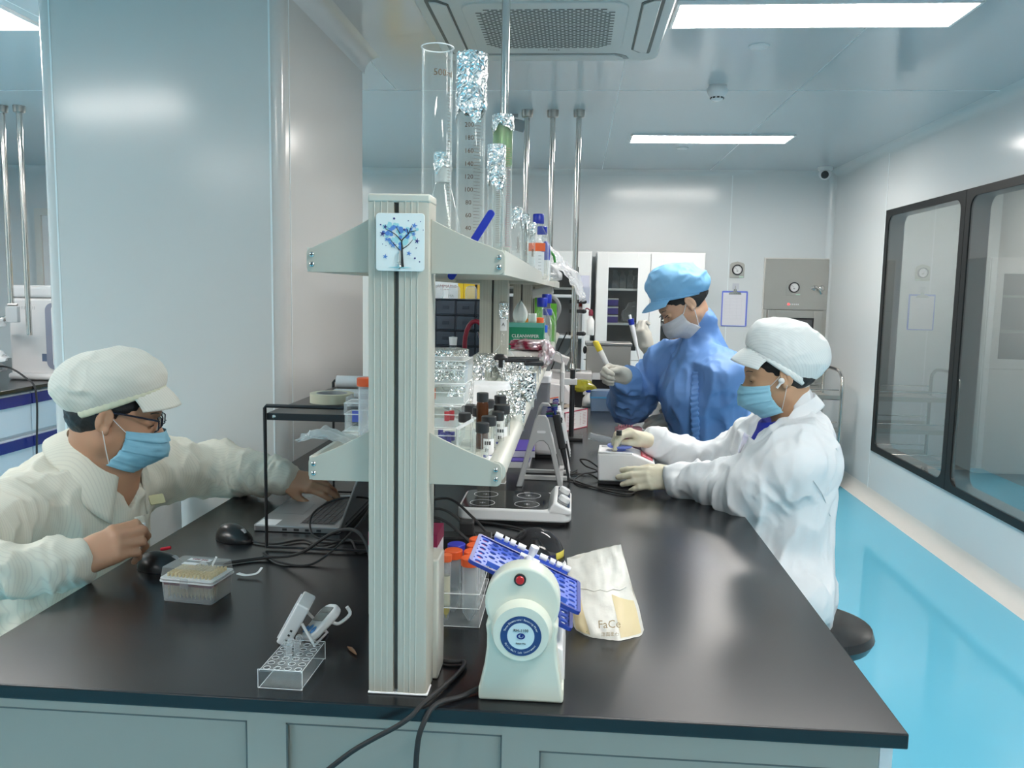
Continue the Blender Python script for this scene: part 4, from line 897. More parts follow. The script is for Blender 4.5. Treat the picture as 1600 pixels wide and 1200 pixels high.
def pipette(y,body,acc,label,x=-.072,tilt=.2,z=.24,first=None):
    t=thing('pipette',label,'pipette',(x,y,B+z),0,None,rot=(0,tilt*-1,0))
    t.rotation_euler=(0,-tilt,0)
    obj('handle',MB().prism(rrect(-.011,.013,-.011,.011,.006),-.115,.0),body,t,bevel=.003)
    obj('shaft',MB().lathe([(.0022,-.235),(.0035,-.18),(.0065,-.15),(.0085,-.115)],14),body if body is not M_wbot else M_white,t)
    obj('finger_hook',MB().tube([(-.008,0,-.004),(-.03,0,.0),(-.042,0,-.012),(-.045,0,-.03)],[.008,.005],10,smooth=3,flat=.6),acc,t)
    obj('plunger',MB().lathe([(.004,0),(.004,.014),(.010,.015),(.010,.026),(.0001,.028)],18),acc,t)
    obj('ejector_arm',MB().box(.013,.017,-.004,.004,-.165,-.02),body,t,bevel=.001)
    obj('display_window',MB().box(.0132,.0172,-.0045,.0045,-.10,-.03),M_tint,t)
    return t
M_pg=mat('pipette_green',(.02,.12,.08),.35); M_pm=mat('pipette_mauve',(.13,.05,.16),.35); M_pl=mat('pipette_lilac',(.12,.13,.30),.35)
mb_=[(2.685,M_dark,M_navy,'black pipette nearest on the pipette stand'),(2.735,M_dark,M_pg,'black pipette with green hook, second on the stand'),(2.785,M_white,M_pm,'white pipette with mauve hook, third on the stand'),(2.835,M_white,M_pl,'white pipette with lilac hook, fourth on the stand'),(2.885,M_white,M_navy,'white pipette with navy hook, fifth on the stand')]
for y,b,a,l in mb_: pipette(y,b,a,l,x=-.056,tilt=.22,z=.232)
# --- dry bath / vortex with blue disc ---
t=thing('vortex_mixer','white mixer with periwinkle blue round platform and red keypad, held by the seated person','mixer',(.182,2.765,B),-.06)
mb=MB().prism([(-.09,.012),(-.094,.104),(.02,.106),(.052,.096),(.094,.078),(.094,.012)],-.065,.065,M=MF); obj('housing',mb,M_white,t,bevel=.006,seg=3)
obj('base',MB().box(-.09,.09,-.06,.06,0,.013),M_dark,t,bevel=.002)
obj('rim',MB().box(-.092,.02,-.063,-.055,.104,.110).box(-.092,.02,.055,.063,.104,.110).box(-.092,-.084,-.055,.055,.104,.110),M_white,t,bevel=.002)
obj('keypad',MB().box(-.0,.042,-.045,.045,0,.0012,M=T(.048,0,.0988)@RY(.42)),mat('keypad_red',(.55,.03,.05),.3),t)
mb=MB()
for i in range(2):
    for j in range(3): mb.box(.005+i*.018,.018+i*.018,-.035+j*.026,-.018+j*.026,.0013,.0018,M=T(.048,0,.0988)@RY(.42))
obj('keypad_marks',mb,mat('key_pink',(.75,.35,.4),.4),t)
obj('platform',MB().lathe([(.0001,.106),(.02,.106),(.022,.114),(.040,.117),(.043,.121),(.040,.125),(.0001,.124)],40,M=T(-.022,0,0)),mat('periwinkle',(.16,.22,.62),.4),t)
one('glass_vial',MB().lathe([(.0001,0),(.0085,0),(.0085,.038),(.0078,.038),(.0078,.001)],20).lathe([(.0001,.036),(.0095,.036),(.0095,.052),(.0001,.052)],20,mi=1),[M_glass,M_dark],'small clear vial with black cap pinched over the blue platform','vial',(.154,2.735,B+.1258))
one('black_cable',MB().tube([(.095,2.76,B+.004),(.05,2.78,B+.02),(.01,2.74,B+.004),(.03,2.68,B+.004),(.1,2.64,B+.004),(.16,2.62,B+.004),(.20,2.60,B+.004),(.17,2.57,B+.004),(.10,2.62,B+.004),(.02,2.72,B+.004),(-.02,2.78,B+.004),(.02,2.9,B+.004)],.0028,8,smooth=8),M_rubber,'black cable looping on the bench beside the white mixer','cable')
one('black_cable',MB().tube([(.1,2.80,B+.03),(.06,2.82,B+.055),(.03,2.86,B+.05),(.05,2.9,B+.02),(.09,2.86,B+.012),(.05,2.85,B+.004),(-.03,2.82,B+.004)],.0026,8,smooth=8),M_rubber,'black cable bunched behind the white mixer','cable')
# --- pink rack and lying tube ---
t=thing('pink_tube_rack','small translucent pink tube rack on the bench in front of the person in blue','tube rack',(.245,3.63,B),.25)
M_pink=mat('pink_plastic',(.78,.36,.42),.4)
obj('body',rbox(.11,.05,0,.045,.004,.002),M_pink,t)
for k in range(6): obj('peg',MB().lathe([(.004,.045),(.004,.056),(.0001,.058)],10,M=T(-.045+k*.012,0,0)),M_pink,t)
obj('top_deck',MB().box(-.054,.054,-.024,.024,.043,.046),M_pink,t)
q=tube50((.175,3.40,B+.02),'empty conical tube lying against the pink rack',M_pp,group=None); q.rotation_euler=(R(8),R(-76),R(8))
for o in list(COL.objects):
    if o.parent==q and o.name.startswith('cap'): bpy.data.objects.remove(o)
# --- blue tip box, red white carton, bins ---
t=thing('blue_tip_box','translucent pale blue tip box on the bench left of the person in blue','tip box',(.166,4.47,B),0)
obj('base',rbox(.15,.11,0,.07,.008,.002,.95),clear('blue_clear',(.75,.84,.92),.6,.1,(.55,.68,.85),.5),t)
obj('tray',MB().prism(rrect(-.077,.077,-.057,.057,.008),.07,.078),mat('tray_blue',(.12,.42,.72),.4),t)
obj('lid',rbox(.148,.108,.078,.108,.008,.002),MATS['blue_clear'],t); obj('lid_top',MB().prism(rrect(-.074,.074,-.054,.054,.008),.107,.109),MATS['blue_clear'],t)
t=thing('reagent_kit_carton','white kit carton edged in crimson standing open beyond the pipettes','box',(.017,3.815,B),math.atan2(.16,.103))
obj('carton',MB().box(-.095,.095,0,.004,0,.085).box(-.095,.095,.07,.074,0,.085).box(-.095,-.091,.004,.07,0,.085).box(.091,.095,.004,.07,0,.085).box(-.09,.09,.004,.07,.0,.004),M_tint,t)
cr=mat('crimson_card',(.42,.01,.05),.45)
obj('crimson_edges',MB().box(-.096,.096,-.001,.005,.083,.0865).box(-.096,-.0935,-.001,.0,0,.085).box(.0935,.096,-.001,.0,0,.085).box(-.096,.096,-.001,0,0,.003),cr,t)
mb=MB()
for k in range(8): mb.box(-.08,-.08+.07*(1-.1*(k%3)),-.0008,-.0002,.068-k*.007,.0695-k*.007)
for k in range(8): mb.box(.03,.04,-.0008,-.0002,.068-k*.007,.0695-k*.007); mb.box(.055,.08,-.0008,-.0002,.068-k*.007,.0695-k*.007)
obj('printed_table',mb,mat('print_pink',(.5,.25,.28),.5),t)
obj('open_flap',MB().box(-.09,.09,.074,.12,.085,.087,M=T(0,0,0)@RX(.1)),mat('card_brown',(.25,.2,.15),.6),t)
t=thing('waste_bin','small black bench bin lined with a crumpled yellow bag','bin',(-.005,4.42,B),0)
obj('bin',rbox(.115,.11,0,.115,.006,.003,.85),M_dark,t)
obj('bag_liner',crumple(MB(),.085,2.2,(1.05,.9,.42),flat=-.03,amp=.4,M=T(.02,0,.135)),clear('yellow_film',(.75,.7,.2),.75,.1,(.68,.66,.12),.5),t,sharp=60)
t=thing('solution_bottle','squat white bottle with blue cap just right of the yellow bag','bottle',(.085,4.62,B))
obj('body',MB().lathe([(.0001,0),(.033,0),(.036,.006),(.033,.04),(.014,.07),(.013,.08)],24),M_white,t); obj('cap',MB().lathe([(.016,.078),(.016,.1),(.0001,.102)],20),M_blue,t)
# --- white box carrying pole flange and other devices at the far end ---
t=thing('white_instrument_box','white square instrument box under the right stainless pole','instrument',(-.02,5.11,B))
obj('housing',MB().box(-.13,.13,-.09,.12,.01,.145),M_wh3,t,bevel=.006); obj('knob',MB().lathe([(.012,0),(.012,.02),(.0001,.021)],16,M=T(.132,-.03,.05)@RY(PI/2)),M_dark,t)
t=thing('hotplate_stirrer','white sloped hotplate instrument with red stripe behind the pipettes','instrument',(-.10,4.12,B))
obj('housing',MB().prism([(-.09,.0),(.10,.0),(.10,.12),(.06,.175),(-.05,.19),(-.09,.15)],-.16,.06,M=MF),M_wh3,t,bevel=.006)
obj('stripe',MB().box(-.03,.05,-.0605,-.06,.105,.11,M=RY(-.2)),M_orange,t)
obj('dark_recess',MB().box(-.07,.07,-.062,-.06,.05,.085),M_dark,t)
t=thing('lab_stand','slim lab stand with white clamps standing behind the pipettes','stand',(-.005,3.55,B))
obj('foot',MB().box(-.05,.05,-.05,.05,0,.012),M_dark,t,bevel=.002); obj('rod',MB().lathe([(.011,.012),(.011,.30)],14),M_dark,t)
obj('clamp',MB().box(-.055,.02,-.012,.012,.235,.262).box(-.05,-.035,-.015,.015,.16,.29),M_white,t,bevel=.003)
obj('electrode',MB().lathe([(.004,.06),(.009,.08),(.010,.30),(.006,.33)],14,M=T(-.043,0,.0)),M_wbot,t); obj('cable_tail',MB().tube([(-.043,0,.33),(-.06,0,.37),(-.11,0,.37),(-.14,0,.31)],.003,8,smooth=5),M_grey,t)
one('white_instrument',MB().box(-.06,.06,-.05,.05,0,.05,M=RY(.35)),M_wh3,'small tilted white adapter on the far instrument box','instrument',(-.10,5.0,B+.21),bevel=.006)
t=thing('burette_stand','stainless rod stand with black clamps beside the right pole','stand',(.012,5.26,B))
obj('base',MB().lathe([(.0001,0),(.07,0),(.07,.012),(.0001,.014)],28),M_steel,t); 
obj('rod',MB().lathe([(.008,.012),(.008,.66)],12),M_chrome,t)
for z in (.36,.50,.56): obj('clamp_boss',MB().box(-.05,.03,-.012,.012,z,z+.022).ell((.04,0,z+.01),(.018,.014,.014)),M_dark,t,bevel=.002)
one('black_cable',MB().tube([(-.05,5.2,1.23),(-.1,5.2,1.12),(-.14,5.2,1.0),(-.2,5.2,.88)],.004,8,smooth=5),M_rubber,'black cable hanging from the clamp of the rod stand','cable')
t=thing('water_bath','brushed stainless steel water bath box with lid on a black base','water bath',(.225,5.26,B))
obj('base',MB().box(-.135,.14,-.04,.14,0,.085),M_dark,t,bevel=.003); obj('tank',MB().box(-.15,.125,-.05,.15,.086,.30),M_ss,t,bevel=.004)
obj('seam_plate',MB().box(-.02,.124,-.0525,-.0505,.088,.299),M_ss,t); obj('lid',MB().box(-.158,.133,-.058,.158,.30,.318),M_steel,t,bevel=.003)
obj('corner_strip',MB().box(-.11,-.06,-.056,-.053,.088,.13),M_white2,t); obj('side_knob',MB().ell((-.16,-.02,.27),(.012,.02,.025)),M_dark,t)
# --- under the rack ---
for i in range(2): one('notebook',MB().box(-.075,.075,-.11,.11,0,.022).box(-.074,.074,-.109,.109,.022,.026,mi=1),[M_tint,M_purple],('purple covered book lying on the bench under the lower shelf, bottom one','purple covered book lying on top of the other one')[i],'book',(-.225+.01*i,3.03+.06*i,B+.0275*i),rotz=.06*i)
t=thing('rice_cooker_like_bath','rounded white appliance seen through the legs of the pipette stand','appliance',(-.10,3.17,B)); t.name='rounded_appliance'
obj('housing',MB().prism(rrect(-.05,.05,-.07,.07,.03),.012,.085),M_wh3,t,bevel=.02,seg=4); obj('foot',MB().box(-.04,.04,-.05,.05,0,.012),M_dark,t)
t=thing('storage_box','tall translucent grey storage box beside the rack behind the stand','box',(-.16,3.36,B))
obj('box',rbox(.13,.2,0,.27,.01,.003,.92),clear('grey_clear',(.75,.76,.78),.6,.12,(.5,.51,.54),.45),t); obj('lid',MB().prism(rrect(-.07,.07,-.105,.105,.012),.271,.30),M_white2,t,bevel=.003)
t=thing('power_strip','black power strip on the bench between the post and the stirrer','power strip',(-.33,1.98,B),.1)
obj('body',MB().prism(rrect(-.14,.14,-.028,.028,.008),0,.03),M_dark,t,bevel=.003)
for k in range(3): obj('plug',MB().box(-.10+k*.08,-.065+k*.08,-.018,.018,.03,.065),M_rubber,t,bevel=.004)
for k,(y,s_) in enumerate(((2.0,1),(2.10,1.2),(1.93,.8))):
    one('black_cable',MB().tube([(-.42,y,B+.06),(-.33,y+.05*s_,B+.075),(-.25,y,B+.04),(-.19,y-.06,B+.005),(-.13,y-.05,B+.004),(-.12,y+.03,B+.004),(-.2,y+.08,B+.004),(-.3,y+.1,B+.004)],.0035,8,smooth=6),M_rubber,('black cable looped over the power strip','black cable coiled nearest the stirrer plate','black cable looping behind the orange capped tubes')[k],'cable')
one('handheld_box',MB().prism(rrect(-.13,.13,-.07,.07,.01),0,.02),mat('dark_lid',(.02,.022,.026),.12),'flat dark case lying behind the centrifuge tubes','case',(-.22,1.83,B),rotz=.15,bevel=.003)
# --- dark drawer organizer at the far left end of the bench ---
t=thing('drawer_organizer','dark slate organizer with rows of small drawers at the far end of the bench','drawer organizer',(-.735,5.10,B))
M_slate=mat('slate_plastic',(.035,.045,.065),.45); M_sl2=mat('slate_drawer',(.06,.075,.10),.4)
cw_,ch_=.122,.092
mb=MB().box(-.25,.25,.19,.2,0,.575)
for i in range(5): x=-.25+i*.1235; mb.box(x,x+.006,0,.19,0,.575)
for j in range(7): z=.0+j*.0948; mb.box(-.25,.25,0,.19,z,z+.006)
obj('cabinet_frame',mb,M_slate,t)
for i in range(4):
    for j in range(6):
        d=obj('drawer',MB().box(-.242+i*.1235,-.129+i*.1235,-.004+.004*((i+j)%2),.18,.008+j*.0948,.09+j*.0948),M_sl2,t,bevel=.003)
        x=-.242+i*.1235+.057; obj('label_holder',MB().box(x-.02,x+.02,-.008,-.004,.040+j*.0948,.058+j*.0948),M_slate,d,bevel=.001)
for i,x in enumerate((-.86,-.755,-.65)):
    one('measuring_scoop_cup',MB().lathe([(.0001,0),(.034,0),(.038,.01),(.036,.055),(.030,.074),(.012,.082)],24),M_pp,'translucent white tub on top of the dark organizer, %s'%('left','middle','right')[i],'tub',(x,5.17,B+.5755))
t=thing('black_wire_basket','black slotted basket in front of the dark drawer organizer','basket',(-.82,4.6,B))
obj('basket',rbox(.2,.14,0,.13,.01,.003,.85),M_dark,t)
mb=MB()
for k in range(9): mb.box(-.08+k*.02,-.075+k*.02,-.074,-.071,.02,.11)
obj('slots',mb,M_grey,t)
t=thing('red_handled_shears','large red looped handle standing left of the second rack post','scissors',(-.435,3.8,B),0)
obj('handle',MB().tube([(-.05+.05*math.cos(a)+.03,0,.38+.11*math.sin(a)) for a in [2*PI*i/20 for i in range(20)]],.011,10,closed=True),mat('cherry_plastic',(.35,.01,.04),.3),t)
obj('blade',MB().tube([(-.01,0,.44),(.01,0,.36),(.05,0,.22)],[.006,.010],8,flat=.4),M_chrome,t); obj('holder',MB().lathe([(.045,0),(.05,.2),(.046,.2),(.041,.004),(.0001,.004)],20,M=T(.02,0,0)),M_dark,t)
obj('red_grip',MB().tube([(-.06,0,.30),(-.02,0,.22),(.01,0,.19)],.01,8,smooth=3),MATS['cherry_plastic'],t)
# ================= GLASSWARE ON THE UPPER SHELF =================
M_liqfoil=M_foil
M_amber=mat('amber_print',(.09,.035,.012),.5)
def foil_cap(r,z0,z1,seed,ragged=.02,mi=0,mb=None):
    mb=mb or MB()
    def f(u,v):
        a=2*PI*u; n=noise.noise(Vector((math.cos(a)*2.2,math.sin(a)*2.2,v*5+seed)))+.7*noise.noise(Vector((math.cos(a)*6,math.sin(a)*6,v*12+seed)))
        if v<.8: q=v/.8; rr=r*(1+.05*(1-q))+.0016*n; z=z0+(z1-z0)*q+(1-q)*ragged*noise.noise(Vector((math.cos(a)*1.8,math.sin(a)*1.8,seed*3)))*1.6
        else: q=(v-.8)/.2; rr=r*(1-q)+.0005; z=z1+.003*math.sin(q*PI)+.0015*n
        return (rr*math.cos(a),rr*math.sin(a),z)
    return mb.surf(f,36,20,mi=mi,cu=True)
def cylinder_glass(x,y,z,r,h,label,name='measuring_cylinder',ticks=0,nums=None,foil=None,seed=1,tick_ang=-90,group=None,spout=True,numsize=.011,big=None,markcol=None):
    t=thing(name,label,'measuring cylinder',(x,y,z),0,group); mk=markcol or M_amber
    prof=[(.0001,.004),(r*1.55,.0),(r*1.6,.004),(r*1.3,.012),(r*.98,.02),(r,.03),(r,h-.006),(r*1.07,h-.002),(r*1.07,h),(r*.94,h-.003),(r*.93,.03),(.0001,.024)]
    obj('glass_body',MB().lathe(prof,36),M_glass,t)
    if not foil: obj('rim',MB().tube([(r*1.05*math.cos(a),r*1.05*math.sin(a),h) for a in [2*PI*q/32 for q in range(32)]],.0011,6,closed=True),M_edge,t)  # pale ring painting the highlight on the open glass rim
    if ticks:
        mb=MB()
        for k in range(ticks*5):
            zz=.06+(h-.13)*k/(ticks*5-1); wd=1.0 if k%10==0 else .55
            for j in range(8):
                a=R(tick_ang)+ (j/8-.1)*wd*.9; a2=a+.9/8*wd
                p=[(r*1.004*math.cos(b),r*1.004*math.sin(b)) for b in (a,a2)]
                mb.add([(p[0][0],p[0][1],zz),(p[1][0],p[1][1],zz),(p[1][0],p[1][1],zz+.0006),(p[0][0],p[0][1],zz+.0006)],[(0,1,2,3)])
        o=obj('graduation',mb,mk,t)
    if nums:
        for n_,zz in nums: text('graduation_number',str(n_),numsize,RZ(R(tick_ang+90-22))@T(0,-r*1.012,zz)@RX(PI/2),mk,t,curve_r=r*1.01)
    if big: text('volume_mark',big[0],big[1],RZ(R(tick_ang+90-18))@T(0,-r*1.012,big[2])@RX(PI/2),mk,t,curve_r=r*1.01)
    if foil: obj('foil_cover',foil_cap(r*1.06,h-foil,h+.004,seed),M_foil,t)
    return t
M_brownp=mat('sepia_print',(.14,.09,.05),.5)
cylinder_glass(-.2465,1.46,SU,.0262,.372,'tallest open glass measuring cylinder marked 500 ml at the front of the top shelf',ticks=9,tick_ang=-35,big=('500ml',.0155,.325),markcol=M_brownp)
h=.395; cylinder_glass(-.205,1.60,SU,.0272,h,'tall glass cylinder numbered to 250 under a long foil hood','measuring_cylinder',9,[(n_,.03+n_*.00118) for n_ in (40,60,80,100,120,140,160,180,200,220,240)],.105,3,-68,numsize=.0118)
t=cylinder_glass(-.172,1.90,SU,.0225,.345,'glass cylinder with green tinted top under foil behind the numbered one',ticks=9,tick_ang=-60,foil=.03,seed=5,markcol=mat('rose_print',(.45,.15,.18),.5))
obj('green_film',MB().lathe([(.0218,.24),(.0218,.325)],28,cap=False),clear('green_film',(.55,.72,.5),.6,.1,(.35,.5,.28),.45),t)
cylinder_glass(-.171,1.75,SU,.0175,.255,'narrow glass cylinder half wrapped in loose foil, in front of the green topped one',ticks=7,tick_ang=-80,foil=.075,seed=8,markcol=M_brownp)
# stoppered flask behind the 500 ml cylinder
t=thing('volumetric_flask','ground neck glass flask with foil top behind the tallest cylinder','flask',(-.268,1.66,SU))
obj('glass_body',MB().lathe([(.0001,.003),(.048,0),(.052,.006),(.050,.02),(.030,.11),(.016,.165),(.0145,.17),(.0145,.20),(.0165,.202)],32),M_glass,t)
obj('frosted_joint',MB().lathe([(.0152,.172),(.0165,.205)],28,cap=False),mat('frosted',(.55,.57,.57),.5),t)
obj('foil_cover',foil_cap(.0175,.195,.228,11,.012),M_foil,t)
# blue spatula
t=thing('plastic_spatula','dark blue plastic handle leaning out from behind the shelf bracket','spatula',(-.197,1.40,SU+.005),0)
obj('handle',MB().prism(rrect(-.0065,.0065,-.03,.105,.006),-.002,.002,M=RY(R(32))@RX(PI/2)@T(0,0,0)),M_blue,t,bevel=.001)
# small cylinders, bottles further back
for i,(x,y,r,h) in enumerate(((-.158,2.18,.013,.17),(-.144,2.30,.012,.165),(-.131,2.40,.0115,.150))):
    cylinder_glass(x,y,SU,r,h,'small foil topped glass cylinder in a row behind the tall ones, %s'%('nearest','middle','farthest')[i],ticks=5,tick_ang=-75,foil=.03,seed=20+i,group=None,markcol=M_brownp)
def duran(x,y,z,r,h,label,liq=None,lab=None,capm=None):
    t=thing('reagent_bottle',label,'bottle',(x,y,z))
    obj('glass_body',MB().lathe([(.0001,.003),(r*.9,0),(r,.008),(r,h*.58),(r*.9,h*.66),(r*.42,h*.8),(r*.4,h*.88)],32),M_glass,t)
    obj('cap',MB().lathe([(r*.5,h*.85),(r*.52,h*.86),(r*.52,h*.985),(r*.46,h),(.0001,h)],28),capm or M_blue,t)
    if liq: obj('contents',MB().lathe([(.0001,.006),(r*.93,.006),(r*.93,h*.45),(.0001,h*.45)],28),liq,t)
    if lab:
        for m,z0,z1,a0,a1 in lab: obj('label',MB().surf(lambda u,v:(r*1.012*math.cos(a0+(a1-a0)*u),r*1.012*math.sin(a0+(a1-a0)*u),z0+(z1-z0)*v),12,1),m,t)
    return t
t=duran(-.122,2.62,SU,.034,.20,'glass bottle with dark blue cap and orange label band on the top shelf',None,[(M_orange,.085,.11,-2.6,-.8),(M_tint,.008,.083,-2.4,-.9)])
mb=MB()
for k in range(6):
    a=-1.45; zz=.02+k*.01
    for j in range(3): b=a+j*.09; mb.add([(.0347*math.cos(b),.0347*math.sin(b),zz),(.0347*math.cos(b+.07),.0347*math.sin(b+.07),zz),(.0347*math.cos(b+.07),.0347*math.sin(b+.07),zz+.001),(.0347*math.cos(b),.0347*math.sin(b),zz+.001)],[(0,1,2,3)])
obj('scale_marks',mb,M_ink,t)
duran(-.125,2.98,SU,.034,.19,'glass bottle with dark blue cap behind the orange labelled one on the top shelf')
t=thing('squeeze_marker','upright dark blue bottle stopper leaning at the shelf edge','marker',(-.118,3.18,SU)); obj('body',MB().lathe([(.0001,0),(.015,0),(.016,.01),(.016,.08),(.012,.085)],20),M_wbot,t); obj('cap',MB().lathe([(.0165,.08),(.0175,.10),(.015,.135),(.006,.15),(.0001,.15)],20),M_blue,t)
def bagf(u,v):
    # limp film bag lying over the shelf edge and hanging down
    P=[Vector((-.16,3.3,SU+.15)),Vector((-.12,3.35,SU+.11)),Vector((-.06,3.38,SU+.06)),Vector((.0,3.4,SU+.0)),Vector((.03,3.4,SU-.07))]
    c=spline(P,6); p=c[min(int(v*(len(c)-1)),len(c)-1)]
    w=.07*(1-.6*v)+.01
    n=noise.noise(Vector((u*5,v*8,2)))*.022+noise.noise(Vector((u*12,v*14,5)))*.009
    return (p.x+(u-.5)*w*.6+n,p.y+(u-.5)*w*2.4,p.z+n+.04*math.sin(u*PI)*(1-v))
t=thing('plastic_bag','crumpled clear plastic bag spilling over the edge of the top shelf','bag',(0,0,0))
obj('film',MB().surf(bagf,16,26),M_film,t,sharp=70,solid=.0008)
obj('film_fold',crumple(MB(),.075,6,(.9,1.5,.5),flat=-.03,amp=.5,M=T(-.13,3.32,SU+.035)),M_film,t,sharp=70)
obj('green_tie',MB().tube([(-.105,3.3,SU+.12),(-.09,3.3,SU+.10),(-.085,3.3,SU+.075)],.005,8),mat('tie_green',(.02,.2,.03),.4),t)
one('foil_ball',crumple(MB(),.014,13,(1.6,1,.7),flat=-.008,amp=.4,lv=4),M_foil,'crumpled piece of foil on the left side of the top shelf','foil',(-.385,1.36,SU+.009+.028),sharp=70)
COL.objects[-1].location.z=SU+.009
# ================= LOWER SHELF =================
def acrylic_box(x,y,z,w,d,h,label,rz=0,m=None,items=None):
    t=thing('acrylic_box',label,'box',(x,y,z),rz)
    obj('base',rbox(w,d,0,h*.62,.004,.002),m or M_clear,t); obj('lid',MB().add([(a,b,h) for a,b in rrect(-w/2-.001,w/2+.001,-d/2-.001,d/2+.001,.004,4)]+[(a,b,h*.6) for a,b in rrect(-w/2-.001,w/2+.001,-d/2-.001,d/2+.001,.004,4)],[tuple(range(20))]+[(i,20+i,20+(i+1)%20,(i+1)%20) for i in range(20)]),m or M_clear,t)
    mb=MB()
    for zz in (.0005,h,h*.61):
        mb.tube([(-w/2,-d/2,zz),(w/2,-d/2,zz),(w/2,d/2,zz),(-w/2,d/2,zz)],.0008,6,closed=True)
    obj('bright_edges',mb,M_edge,t)  # edge highlights of the clear box, painted as pale lines
    if items: items(t)
    return t
def vials(m,n,w,d,hh,seed):
    def f(t):
        rr=random.Random(seed); mb=MB()
        for k in range(n): mb.lathe([(.0001,.002),(.005,.002),(.005,hh),(.0001,hh)],10,M=T(rr.uniform(-w,w),rr.uniform(-d,d),.001))
        obj('small_vials',mb,m,t)
    return f
M_blulab=mat('violet_marks',(.06,.06,.3),.4)
zz=SL
for i,(h,w,items,lb) in enumerate(((.030,.115,vials(M_blulab,14,.045,.04,.018,1),'lowest'),(.040,.115,vials(M_red,3,.03,.03,.02,2),'second'),(.036,.11,vials(M_orange,2,.04,.03,.022,3),'third'),(.042,.105,vials(M_foil,16,.042,.036,.026,4),'topmost'))):
    acrylic_box(-.262+.004*i,1.52+.01*i,zz,w,.10,h,'clear acrylic box in the stack right of the nearest post, %s of the stack'%lb,.03*(-1)**i,items=items); zz+=h+.0012
acrylic_box(-.385,1.42,SL,.035,.06,.03,'small clear acrylic box on the left side of the lower shelf under the others',0,items=None)
acrylic_box(-.375,1.435,SL+.0315,.045,.05,.05,'clear acrylic cube with blue slip inside, left of the nearest post',0,items=lambda t:obj('blue_slip',MB().box(-.012,.006,-.012,-.011,.015,.035),mat('slip_blue',(.04,.08,.5),.5),t))
acrylic_box(-.33,1.40,SL,.05,.06,.075,'tall clear acrylic box just left of the nearest post')
q=tube50((-.3405,1.36,SL+.001),'orange capped centrifuge tube standing on the lower shelf left of the post',M_orange,.0125,.12,.0145,.014,group=None); q.location=(-.345,1.355,SL+.001)
M_zip=clear('zip_bag_film',(.93,.95,.95),.7,.1,(.85,.87,.87),.3)
t=thing('zip_bag','flat clear zip bag drooping over the left end of the lower shelf','bag',(-.385,1.36,SL+.02),0)
def zb(u,v): x=-.075+.095*u; return (x,-.03+.06*v,.010*math.sin(u*4)+.012*noise.noise(Vector((u*4,v*4,1)))+(.01 if u>.5 else .008))
obj('film',MB().surf(zb,18,10).surf(lambda u,v:(zb(u,v)[0],zb(u,v)[1],zb(u,v)[2]-.002-.004*math.sin(PI*v)),18,10),M_zip,t,sharp=70)
obj('zip_strip',MB().tube([(zb(.22,v/6)[0],zb(.22,v/6)[1],zb(.22,v/6)[2]+.001) for v in range(7)],.0013,6),M_white,t)
# jars with black caps
def jar(x,y,r,h,label,m=None,labelm=None,z=SL,caph=.016):
    t=thing('sample_jar',label,'jar',(x,y,z),0)
    obj('body',MB().lathe([(.0001,.002),(r*.93,0),(r,.004),(r,h-caph-.006),(r*.85,h-caph)],28),m or M_glass,t)
    obj('cap',MB().lathe([(r*.9,h-caph),(r*.98,h-caph+.001),(r*.98,h-.001),(r*.9,h),(.0001,h)],32),M_dark,t)
    if labelm: 
        obj('label',MB().surf(lambda u,v:(r*1.01*math.cos(-2.2+1.5*u),r*1.01*math.sin(-2.2+1.5*u),.012+.028*v),10,1),labelm,t)
        obj('label_edge',MB().surf(lambda u,v:(r*1.014*math.cos(-2.2+1.5*u),r*1.014*math.sin(-2.2+1.5*u),.009+.004*v),10,1),M_blue,t)
        mb=MB()
        for j,(a,b) in enumerate(((-2.0,-1.8),(-1.72,-1.5),(-1.45,-1.2),(-1.9,-1.7),(-1.6,-1.5))):
            zq=.03 if j<3 else .018
            mb.surf(lambda u,v:(r*1.018*math.cos(a+(b-a)*u),r*1.018*math.sin(a+(b-a)*u),zq+.006*v),3,1)
        obj('label_marks',mb,M_ink,t)
    return t
M_amb=clear('amber_glass',(.35,.12,.04),.9,.05,(.14,.05,.02),.75)
J=[(753.7,1.46,.0108,.100,M_amb,None,'small amber glass bottle with black cap, tallest among the jars'),
 (781.5,1.60,.0125,.078,None,M_tint,'black capped clear jar right behind the labelled ones'),
 (762,1.55,.0130,.076,None,None,'flat black capped jar beside the amber bottle'),
 (784,1.47,.0150,.078,None,M_tint,'labelled jar with the widest black cap near the shelf rail'),
 (750,1.47,.0140,.072,None,None,'black capped jar in front of the amber bottle'),
 (778,1.415,.0110,.074,None,None,'narrow black capped jar between the two labelled jars'),
 (764,1.345,.0125,.076,None,M_tint,'nearest tall labelled clear jar with black cap'),
 (754,1.30,.0110,.072,None,None,'nearest low jar with black cap left of the labelled one'),
 (733,1.53,.0150,.068,None,None,'black capped jar next to the acrylic boxes, rear one'),
 (726,1.44,.0115,.066,None,None,'black capped jar next to the acrylic boxes, front one')]
for px,y,r,h,m,lm,lb in J:
    p=on_y(px,650,y); jar(p.x,y,r,h,lb,m,lm)
t=thing('clear_cuvette_block','clear acrylic block with slanted bright lid edge among the jars','block',(-.178,1.365,SL),.3)
obj('block',rbox(.03,.03,0,.05,.003,.0015),M_clear,t); obj('lid',MB().box(-.016,.016,-.004,.004,0,.004,M=T(0,0,.056)@RY(-.5)),M_edge,t)
one('tissue_wad',crumple(MB(),.016,31,(1.2,1,.6),flat=-.008,amp=.4),mat('tissue_white',(.80,.80,.80),.7),'small white tissue wad at the front of the lower shelf','tissue',(-.128,1.285,SL+.0085),sharp=70)
